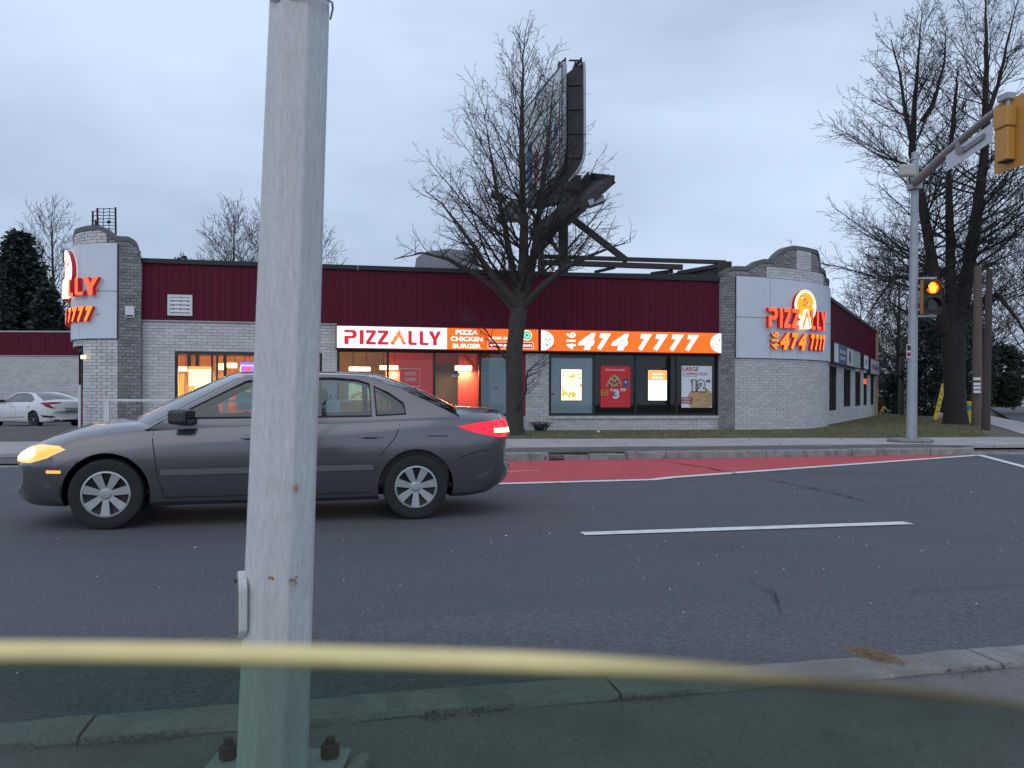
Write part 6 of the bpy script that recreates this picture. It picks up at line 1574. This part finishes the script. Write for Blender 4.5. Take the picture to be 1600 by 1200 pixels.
    def rfn(u, v):
        uu = u * 2 - 1; ex, ez = rail(v); cx = rfc[0] + (rrc[0] - rfc[0]) * v; cz = rfc[1] + (rrc[1] - rfc[1]) * v + G['bow'] * 5.2 * v * (1 - v)
        return (cx + (ex - cx) * uu * uu, Y_(ez) * uu, cz + (ez - cz) * abs(uu) ** 2.4)
    mb.grid(rfn, 16, 14); mb.obj('roof', paint, t, smooth=60)
    MB().grid(lambda u, v: (rfn(u, v)[0], rfn(u, v)[1] * .96, rfn(u, v)[2] - .03), 8, 8).obj('headliner', M_['int_dark'], t)
    def frame(c0, e0, c1, e1, bul):
        patch(c0, e0, c1, e1, 'windscreen_glass', S_['glass'], .93, .06, .95, .003, bul)
        def fn(u, v, c0=c0, e0=e0, c1=c1, e1=e1):
            uu = u * 2 - 1; cx, cz = c0[0] + (c1[0] - c0[0]) * v, c0[1] + (c1[1] - c0[1]) * v + bul * 4 * v * (1 - v)
            ex, ez = e0[0] + (e1[0] - e0[0]) * v, e0[1] + (e1[1] - e0[1]) * v
            return (cx + (ex - cx) * uu * uu, Y_(ez) * uu, cz + (ez - cz) * uu * uu)
        mb = MB(); g = lambda ua, ub, va, vb, nu, nv: mb.grid(lambda u, v: fn(ua + (ub - ua) * u, va + (vb - va) * v), nu, nv)
        g(0, .04, 0, 1, 2, 10); g(.96, 1, 0, 1, 2, 10); g(.04, .96, 0, .07, 12, 1); g(.04, .96, .94, 1, 12, 1); mb.obj('pillar', paint, t, smooth=60)
    frame(wc, ws, rfc, rf, .02); frame(bc, bk, rrc, rr, G.get('cb', 0) + .015)
    # ---- wheels
    for sx in (-1, 1):
        for sy in (-1, 1):
            wh = empty('wheel'); wh.parent = t; wh.location = (sx * wx, sy * (W0 - .115), zc); wh.rotation_euler = (pi / 2 if sy < 0 else -pi / 2, 0, 0); r = zc - .004
            MB().lathe([(r * .66, -.09), (r * .86, -.105), (r * .97, -.095), (r, -.07), (r, .07), (r * .97, .095), (r * .86, .105), (r * .665, .092), (r * .64, .07)], 44).obj('tyre', M_['rubber'], wh, smooth=50)
            mb = MB(); mb.lathe([(r * .66, .085), (r * .62, .095), (r * .60, .07), (0, .03)], 36); mb.obj('rim', M_['black'], wh, smooth=50)
            mb = MB(); ns = S_['spokes']; rm = S_['rimmat']
            mb.lathe([(r * .665, .088), (r * .655, .102), (r * .61, .104), (r * .595, .086)], 36); mb.lathe([(0, .094), (r * .13, .094), (r * .17, .085), (r * .17, .05)], 20)
            for k in range(ns):
                Mz = Matrix.Rotation(2 * pi * k / ns + .2, 4, 'Z'); w1_, w2_ = S_['spw']
                mb.prism([Mz @ Vector((r * .10, -w1_, .072)), Mz @ Vector((r * .61, -w2_, .082)), Mz @ Vector((r * .61, w2_, .082)), Mz @ Vector((r * .10, w1_, .072))], (0, 0, .014))
            mb.obj('hubcap' if ns > 5 else 'spokes', rm, wh, smooth=30)
            MB().lathe([(r * .12, .095), (r * .10, .099), (0, .1)], 16).obj('centre_cap', M_['steel'], wh)
    # ---- things laid on the skin
    def skin(pts3, dirv, nm_, m, off=.006, cuts=3, parent=None, th=.012, mats=None):
        """outline given as points in front of the skin, pressed onto it along dirv"""
        dv = Vector(dirv).normalized(); pp = [Vector(p) for p in pts3]; dense = []
        for i in range(len(pp)):
            a, b = pp[i], pp[(i + 1) % len(pp)]; k = max(1, int((b - a).length / .05))
            for j in range(k): dense.append(a.lerp(b, j / k))
        up = Vector((0, 0, 1)); rt = dv.cross(up).normalized()
        fl = [Vector((p.dot(rt), p.z, 0)) for p in dense]; tri = tessellate_polygon([fl]); b3 = bmesh.new(); vs_ = [b3.verts.new(p) for p in dense]
        for a in tri:
            try: b3.faces.new([vs_[i] for i in a])
            except Exception: pass
        for _ in range(cuts): bmesh.ops.subdivide_edges(b3, edges=[e for e in b3.edges if e.calc_length() > .07], cuts=1)
        bmesh.ops.triangulate(b3, faces=b3.faces)
        gone = []
        for v in b3.verts:
            hit = tree_.ray_cast(v.co - dv * 1.5, dv)
            if hit[0] is not None and abs(hit[1].dot(dv)) > .02: v.co = hit[0] - dv * off
            else: gone.append(v)
        bmesh.ops.delete(b3, geom=gone, context='VERTS')
        r_ = bmesh.ops.extrude_face_region(b3, geom=b3.faces[:])
        for v in [g_ for g_ in r_['geom'] if isinstance(g_, bmesh.types.BMVert)]: v.co += dv * (off + .01)
        bmesh.ops.recalc_face_normals(b3, faces=b3.faces); me = bpy.data.meshes.new(nm_); b3.to_mesh(me); b3.free(); me.materials.append(m); sm(me, 40)
        oo_ = bpy.data.objects.new(nm_, me); C.objects.link(oo_); oo_.parent = parent or t; return oo_
    S_['extra'](t, skin, side, Y_, tree_)
    return t
def line(pts, w_=.007):                                   # thin ribbon outline in the x z plane
    out = []
    up = [];dn = []
    for i, p in enumerate(pts):
        a = Vector(pts[max(i - 1, 0)]); b = Vector(pts[min(i + 1, len(pts) - 1)]); d = (b - a).normalized(); n = Vector((-d[1], d[0])) * w_ / 2
        up.append((p[0] + n[0], p[1] + n[1])); dn.append((p[0] - n[0], p[1] - n[1]))
    return up + dn[::-1]
car_glass = glass('car_glass', (.62, .72, .74), .07); civ_glass = glass('tinted_car_glass', (.10, .12, .14), .09)
silver = mat('grey_car_paint', (.128, .124, .138), .18, metal=.7, var=.02, scale=3, coat=.8, stain=(.13, .125, .13), sscale=1.5, samt=.35)
rimm = mat('hubcap_silver', (.40, .43, .44), .35, metal=.5, var=.06)
seam = M_['black']
lens_red = mat('tail_lens', (.35, .008, .02), .12, var=0, emit=(1, .02, .05), es=.75); lens_hot = em('brake_hot', (1, .55, .28), 2.6)
lens_head = em('headlamp_lens', (.80, .42, .16), 1.0); lens_core = em('headlamp_hot', (1, .80, .48), 1.8); lens_amber = em('indicator_amber', (1, .34, .06), 1.1); chrome = mat('chrome', (.6, .6, .6), .12, metal=1, var=0)
KX = 1.045
def extra_a(t, skin, side, Y_, bvh):
    F3 = lambda pts, y=-1.2: [(x, y, z) for x, z in pts]
    for sy in (-1, 1):
        dv = (0, -sy, 0)
        def s(pts, nm_, m, **k): return skin([(x * KX, sy * 1.2, z) for x, z in pts], dv, nm_, m, **k)
        s(line([(-.93, .95), (-.945, .80), (-.90, .45), (-.84, .27)], .009), 'door_seam', seam, off=.002, cuts=0)
        s(line([(.12, .96), (.14, .60), (.14, .27)], .009), 'door_seam', seam, off=.002, cuts=0)
        s(line([(1.18, .98), (1.12, .80), (.98, .62)], .009), 'door_seam', seam, off=.002, cuts=0)
        s(line([(-.86, .275), (.90, .275)], .009), 'door_seam', seam, off=.002, cuts=0)
        s(line([(-2.15, .565), (-1.68, .545)], .010), 'bumper_seam', seam, off=.002, cuts=0)
        s(line([(1.72, .60), (1.9, .645), (2.12, .68)], .010), 'bumper_seam', seam, off=.002, cuts=0)
        s([(-.88, .475), (.10, .485), (.10, .535), (-.88, .525)], 'side_moulding', mat('moulding', (.10, .097, .105), .5, var=.02) if sy < 0 else bpy.data.materials['moulding'], off=.014)
        s([(.16, .485), (.92, .49), (.92, .54), (.16, .535)], 'side_moulding', bpy.data.materials['moulding'], off=.014)
        for x in (-.12, .90):
            h = s([(x - .11, .80), (x + .11, .80), (x + .11, .835), (x - .11, .835)], 'door_handle', silver, off=.03)
            s([(x - .07, .785), (x + .05, .785), (x + .05, .80), (x - .07, .80)], 'handle_recess', M_['black'], off=.003)
        s([(1.42, .80), (1.60, .80), (1.60, .81), (1.42, .81)], 'fuel_flap_edge', seam, off=.002, cuts=1)
        s([(-1.78, .505), (-1.66, .505), (-1.66, .53), (-1.78, .53)], 'side_marker', lens_amber, off=.006)
        # head lamp wraps round the corner
        hd_ = Vector((1, -sy * .85, 0)).normalized(); hp = [(-2.30, -.35), ]
        def hl(pts, nm_, m, off): return skin([(Vector((-2.0 * KX, sy * .62, .02)) - hd_ * 1.0 + Vector((hd_.y * sy, -hd_.x * sy, 0)) * (-a) + Vector((0, 0, z)))[:] for a, z in pts], hd_, nm_, m, off=off)
        hl([(-.30, .575), (.10, .570), (.27, .615), (.40, .69), (.34, .725), (.10, .73), (-.16, .705), (-.27, .65)], 'headlight', lens_head, .016)
        hl([(-.22, .605), (.08, .598), (.14, .65), (.06, .702), (-.12, .69), (-.22, .645)], 'reflector', lens_core, .026)
        hl([(.16, .60), (.27, .635), (.38, .695), (.30, .705), (.18, .66)], 'indicator', lens_amber, .024)
        td = Vector((-1, -sy * .95, 0)).normalized()
        def tl(pts, nm_, m, off): return skin([(Vector((2.1 * KX, sy * .62, 0)) - td * 1.0 + Vector((-td.y * sy, td.x * sy, 0)) * (-a) + Vector((0, 0, z)))[:] for a, z in pts], td, nm_, m, off=off)
        tl([(-.22, .97), (.06, .955), (.26, .935), (.44, .895), (.30, .83), (.10, .785), (-.22, .775)], 'tail_light', lens_red, .010)
        tl([(-.20, .875), (.13, .875), (.13, .83), (-.20, .825)], 'brake_light', lens_hot, .020)
        # mirror
        mb = MB(); mb.box(-.10, .07, -.11, .11, -.065, .065, Matrix.Translation((-.72, sy * .93, 1.0)) @ Matrix.Rotation(sy * .2, 4, 'Z')); mo = mb.obj('door_mirror', mat('mirror_black', (.03, .032, .036), .4) if sy < 0 else bpy.data.materials['mirror_black'], t, bev=.03)
        MB().box(.072, .076, -.095, .095, -.05, .05, Matrix.Translation((-.72, sy * .93, 1.0)) @ Matrix.Rotation(sy * .2, 4, 'Z')).obj('mirror_glass', M_['glass_dark'], mo)
        MB().box(-.03, .03, -.06, .06, -.03, .02, Matrix.Translation((-.72, sy * .83, .965))).obj('mirror_foot', M_['black'], mo)
    # bumpers, grille, plates
    skin([(-3.5, -.42, .60), (-3.5, .42, .60), (-3.5, .38, .69), (-3.5, -.38, .69)], (1, 0, 0), 'grille', M_['black'], off=.004)
    skin([(-3.5, -.50, .30), (-3.5, .50, .30), (-3.5, .45, .40), (-3.5, -.45, .40)], (1, 0, 0), 'air_intake', M_['black'], off=.004)
    skin([(3.5, -.26, .80), (3.5, .26, .80), (3.5, .26, .93), (3.5, -.26, .93)], (-1, 0, 0), 'plate', P['white'], off=.008)
    for y in (-.38, .38):
        MB().box(-.22, .22, -.22, .22, 0, .12, Matrix.Translation((.05, y, .38))).obj('seat', M_['int_dark'], t, bev=.04)
        MB().box(-.06, .06, -.22, .22, 0, .60, Matrix.Translation((.33, y, .48)) @ Matrix.Rotation(.22, 4, 'Y')).obj('backrest', M_['int_dark'], t, bev=.04)
        MB().box(-.05, .05, -.12, .12, 0, .16, Matrix.Translation((.47, y, 1.10)) @ Matrix.Rotation(.22, 4, 'Y')).obj('headrest', M_['int_dark'], t, bev=.04)
    MB().box(-.06, .06, -.62, .62, 0, .60, Matrix.Translation((1.18, 0, .46)) @ Matrix.Rotation(.3, 4, 'Y')).obj('rear_backrest', M_['int_dark'], t, bev=.04)
    mb = MB(); M = Matrix.Translation((-.35, -.38, .86)) @ Matrix.Rotation(-1.1, 4, 'Y'); mb.tube([M @ Vector((.18 * cos(q), .18 * sin(q), 0)) for q in [i * 2 * pi / 20 for i in range(21)]], .014, 6, False); mb.obj('steering_wheel', M_['black'], t)
    MB().box(-.02, .02, -.02, .02, 0, .16, Matrix.Translation((.15, 0, 1.28))).obj('rear_mirror_stem', M_['black'], t)
SA = dict(paint=silver, glass=car_glass, wb=2.62, hw=.85, arch=.365, wr=.315, spokes=7, spw=(.022, .040), rimmat=rimm,
    tab=[(-2.17, .60, .34, .56, .565), (-2.155, .66, .26, .61, .625), (-2.11, .71, .22, .655, .68), (-2.0, .76, .205, .705, .755), (-1.85, .80, .20, .75, .83), (-1.6, .83, .195, .81, .915), (-1.3, .845, .19, .86, .965), (-1.0, .85, .185, .89, .985), (-.6, .85, .185, .915, 1.0), (0, .85, .185, .935, 1.0), (.6, .85, .185, .95, 1.02), (1.1, .85, .19, .97, 1.04), (1.5, .845, .195, .985, 1.075), (1.85, .83, .20, .985, 1.085), (2.1, .80, .23, .975, 1.075), (2.24, .77, .29, .95, 1.04), (2.31, .73, .36, .90, .95), (2.34, .66, .46, .78, .80)],
    bf=(-1.55, .42), br=(1.7, .34), cab=(-.98, 1.62, .79),
    g=dict(zb=.94, zr=1.40, yb=.80, yr=.57, ws=(-1.0, .885), rf=(-.20, 1.385), rr=(.86, 1.39), bk=(1.72, .985), bow=.012, cb=.02, wc=(-1.26, .945), rfc=(-.34, 1.425), rrc=(.96, 1.425), bc=(1.80, 1.065),
        win=[[(-.80, .985), (-.20, 1.325), (-.02, 1.355), (.10, 1.36), (.115, .99)], [(.175, .99), (.16, 1.36), (.58, 1.362), (.78, 1.345), (.89, 1.31), (.905, 1.0)], [(.95, 1.005), (.935, 1.29), (1.06, 1.225), (1.20, 1.12), (1.22, 1.02)]]),
    extra=extra_a)
for k_ in ('tab',): SA[k_] = [(r_[0] * KX, *r_[1:]) for r_ in SA[k_]]
SA['wb'] *= KX; SA['bf'] = (SA['bf'][0] * KX, SA['bf'][1]); SA['br'] = (SA['br'][0] * KX, SA['br'][1]); SA['cab'] = (SA['cab'][0] * KX, SA['cab'][1] * KX, SA['cab'][2])
for k_ in ('ws', 'rf', 'rr', 'bk', 'wc', 'rfc', 'rrc', 'bc'): SA['g'][k_] = (SA['g'][k_][0] * KX, SA['g'][k_][1])
SA['g']['win'] = [[(x * KX, z) for x, z in h_] for h_ in SA['g']['win']]
fwp, rwp = Vector((-3.58, 6.96)), Vector((-.93, 7.60)); ctr = (fwp + rwp) / 2; hd = (rwp - fwp).normalized(); rz = atan2(hd.y, hd.x); nn = Vector((-hd.y, hd.x)); ctr = ctr + nn * .82
sedan('moving_sedan', 'grey four-door saloon with lit headlight and brake light driving left past the white pole', (ctr.x, ctr.y, 0), rz, SA)
white = mat('white_car_paint', (.62, .63, .64), .25, var=.015, coat=.8)
dkrim = mat('dark_wheel', (.045, .045, .05), .5, var=.08); civ_red = mat('parked_tail_lens', (.30, .012, .02), .15, var=0)
def extra_b(t, skin, side, Y_, bvh):
    for sy in (-1, 1):
        dv = (0, -sy, 0)
        def s(pts, nm_, m, **k): return skin([(x, sy * 1.2, z) for x, z in pts], dv, nm_, m, **k)
        for pts in ([(-.95, .93), (-.97, .75), (-.92, .45), (-.84, .27)], [(.14, .95), (.16, .60), (.14, .27)], [(1.16, .98), (1.08, .80), (.98, .62)], [(-.86, .27), (.95, .27)]): s(line(pts, .008), 'door_seam', M_['frame'], off=.002, cuts=0)
        s([(-1.2, .32), (.7, .40), (.75, .44), (.6, .43), (-1.2, .36)], 'door_crease', P['grey'], off=.003, cuts=1)
        s([(-.9, .15), (.95, .15), (.95, .225), (-.9, .225)], 'sill_trim', M_['black'], off=.004)
        for x in (-.08, .98): s([(x - .11, .80), (x + .11, .80), (x + .11, .835), (x - .11, .835)], 'door_handle', white, off=.03)
        td = Vector((-1, -sy * .9, 0)).normalized()
        def tl(pts, nm_, m, off): return skin([(Vector((2.1, sy * .62, 0)) - td * 1.0 + Vector((-td.y * sy, td.x * sy, 0)) * (-a) + Vector((0, 0, z)))[:] for a, z in pts], td, nm_, m, off=off)
        tl([(-.30, .985), (.05, .99), (.45, .955), (.30, .885), (.16, .80), (-.02, .745), (-.12, .76), (-.02, .82), (.06, .90), (-.28, .935)], 'tail_light', civ_red, .012)
        tl([(-.02, .77), (.14, .82), (.24, .88), (.10, .89), (.02, .83)], 'tail_light_core', M_['frame'], .016)
        tl([(-.10, .47), (.40, .50), (.30, .42), (.0, .395), (-.16, .42)], 'bumper_vent', M_['black'], .004)
        hd_ = Vector((1, -sy * .85, 0)).normalized()
        skin([(Vector((-2.0, sy * .62, 0)) - hd_ + Vector((hd_.y * sy, -hd_.x * sy, 0)) * (-a) + Vector((0, 0, z)))[:] for a, z in [(-.3, .62), (.2, .64), (.4, .72), (-.2, .70)]], hd_, 'headlight', M_['glass_dark'], off=.006)
        mb = MB(); mb.box(-.10, .06, -.11, .11, -.06, .06, Matrix.Translation((-.66, sy * .98, 1.0)) @ Matrix.Rotation(sy * .2, 4, 'Z')); mb.obj('door_mirror', M_['frame'], t, bev=.03)
    skin([(3.5, -.62, .22), (3.5, .62, .22), (3.5, .60, .33), (3.5, -.60, .33)], (-1, 0, 0), 'diffuser', M_['black'], off=.004)
    skin([(3.5, -.26, .60), (3.5, .26, .60), (3.5, .26, .73), (3.5, -.26, .73)], (-1, 0, 0), 'plate', P['grey'], off=.008)
    skin([(3.5, -.30, .745), (3.5, .30, .745), (3.5, .30, .77), (3.5, -.30, .77)], (-1, 0, 0), 'chrome_strip', chrome, off=.02)
    for y in (-.38, .38): MB().box(-.06, .06, -.22, .22, 0, .60, Matrix.Translation((.33, y, .48)) @ Matrix.Rotation(.22, 4, 'Y')).obj('backrest', M_['int_dark'], t, bev=.04)
SB = dict(paint=white, glass=civ_glass, wb=2.70, hw=.90, arch=.36, wr=.325, spokes=5, spw=(.03, .03), rimmat=dkrim,
    tab=[(-2.22, .62, .34, .56, .57), (-2.20, .70, .26, .62, .64), (-2.14, .76, .22, .67, .70), (-2.0, .82, .20, .72, .78), (-1.7, .87, .19, .79, .87), (-1.3, .895, .185, .85, .93), (-.9, .90, .18, .90, .97), (0, .90, .18, .93, .98), (.7, .90, .18, .955, 1.0), (1.2, .90, .19, .98, 1.03), (1.6, .89, .20, .995, 1.055), (1.9, .87, .21, .995, 1.06), (2.1, .85, .22, .985, 1.05), (2.26, .82, .24, .96, 1.01), (2.33, .78, .28, .86, .90), (2.38, .72, .33, .60, .66)],
    bf=(-1.6, .42), br=(1.75, .34), cab=(-1.0, 1.62, .83),
    g=dict(zb=.95, zr=1.34, yb=.83, yr=.60, ws=(-1.05, .89), rf=(-.25, 1.325), rr=(.85, 1.325), bk=(1.85, .995), bow=.02, cb=.035, wc=(-1.30, .95), rfc=(-.36, 1.375), rrc=(.95, 1.375), bc=(1.92, 1.065),
        win=[[(-.80, .985), (-.22, 1.27), (-.0, 1.30), (.12, 1.305), (.12, .985)], [(.17, .985), (.17, 1.305), (.5, 1.30), (.80, 1.26), (1.05, 1.16), (1.22, 1.05), (1.10, 1.0)]]),
    extra=extra_b)
hp = Vector((-cos(radians(30)), sin(radians(30)))); tail = -hp; rw_ = Vector((-17.85, 29.5)); cc = rw_ + hp * 1.35 + Vector((sin(radians(30)), cos(radians(30)))) * .80
sedan('parked_sedan', 'white four-door saloon parked on the left lot, seen from its rear corner', (cc.x, cc.y, -.085), atan2(tail.y, tail.x), SB)

# ================================================================ THE CAR DOOR THE PICTURE IS TAKEN FROM
t = thing('car_door', 'near car door, green tinted window glass wound half down, showing a pale yellow edge', 'car door', (0, .165, .3))
Yg = .165
edge_px = [(-2600, 1036), (-1200, 1022), (0, 1018), (400, 1023), (800, 1035), (1100, 1050), (1300, 1066), (1600, 1096), (2200, 1180), (2900, 1320), (3400, 1480)]
fine = []
for (a, ya), (b, yb_) in zip(edge_px, edge_px[1:]):
    for j in range(8): f = j / 8; fine.append((a + (b - a) * f, ya + (yb_ - ya) * f))
fine.append(edge_px[-1])
# smooth the line
ys = [y for _, y in fine]
for _ in range(14): ys = [ys[0]] + [(ys[i - 1] + ys[i] * 2 + ys[i + 1]) / 4 for i in range(1, len(ys) - 1)] + [ys[-1]]
ep = [Vector((at(fine[i][0], ys[i], Yg).x, 0, at(fine[i][0], ys[i], Yg).z - .3)) for i in range(len(fine))]
pane = glass('car_window_tint', (.60, .695, .635), .045); gv = MB(); th = .0042
n = len(ep)
for off in (-th / 2, th / 2):
    for p in ep: gv.v.append((p.x, off, p.z - .0005))
    for p in ep: gv.v.append((p.x, off + .02, .62))
for s_ in (0, 1):
    b = s_ * 2 * n
    for i in range(n - 1): gv.face([b + i, b + i + 1, b + n + i + 1, b + n + i])
gv.obj('glass_pane', pane, t, fix=False)
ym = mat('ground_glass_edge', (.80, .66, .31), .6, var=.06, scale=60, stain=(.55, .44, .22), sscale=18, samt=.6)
nt_ = ym.node_tree; b_ = nt_.nodes['Principled BSDF']; lk = b_.inputs['Base Color'].links[0].from_socket   # weaker light towards the front corner, painted as a fade to brown
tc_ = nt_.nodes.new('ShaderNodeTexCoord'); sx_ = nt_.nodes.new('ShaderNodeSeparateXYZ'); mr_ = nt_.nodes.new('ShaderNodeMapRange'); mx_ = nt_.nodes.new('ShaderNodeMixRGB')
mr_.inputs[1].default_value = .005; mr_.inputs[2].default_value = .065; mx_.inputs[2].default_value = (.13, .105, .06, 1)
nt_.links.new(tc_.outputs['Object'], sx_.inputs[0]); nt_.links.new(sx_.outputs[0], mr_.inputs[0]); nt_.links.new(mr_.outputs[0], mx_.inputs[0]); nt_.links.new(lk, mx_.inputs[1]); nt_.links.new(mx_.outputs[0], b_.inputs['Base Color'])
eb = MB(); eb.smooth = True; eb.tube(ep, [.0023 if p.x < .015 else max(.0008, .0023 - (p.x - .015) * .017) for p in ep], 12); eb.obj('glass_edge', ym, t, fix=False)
MB().box(-.46, .36, -.055, .085, -.05, .60).obj('door_panel', M_['frame'], t, bev=.02)
MB().box(-.46, .36, .005, .05, .60, .625).obj('weather_strip', M_['rubber'], t, bev=.004)
MB().box(-.30, -.12, .085, .10, .44, .47).obj('door_handle', M_['black'], t, bev=.005)
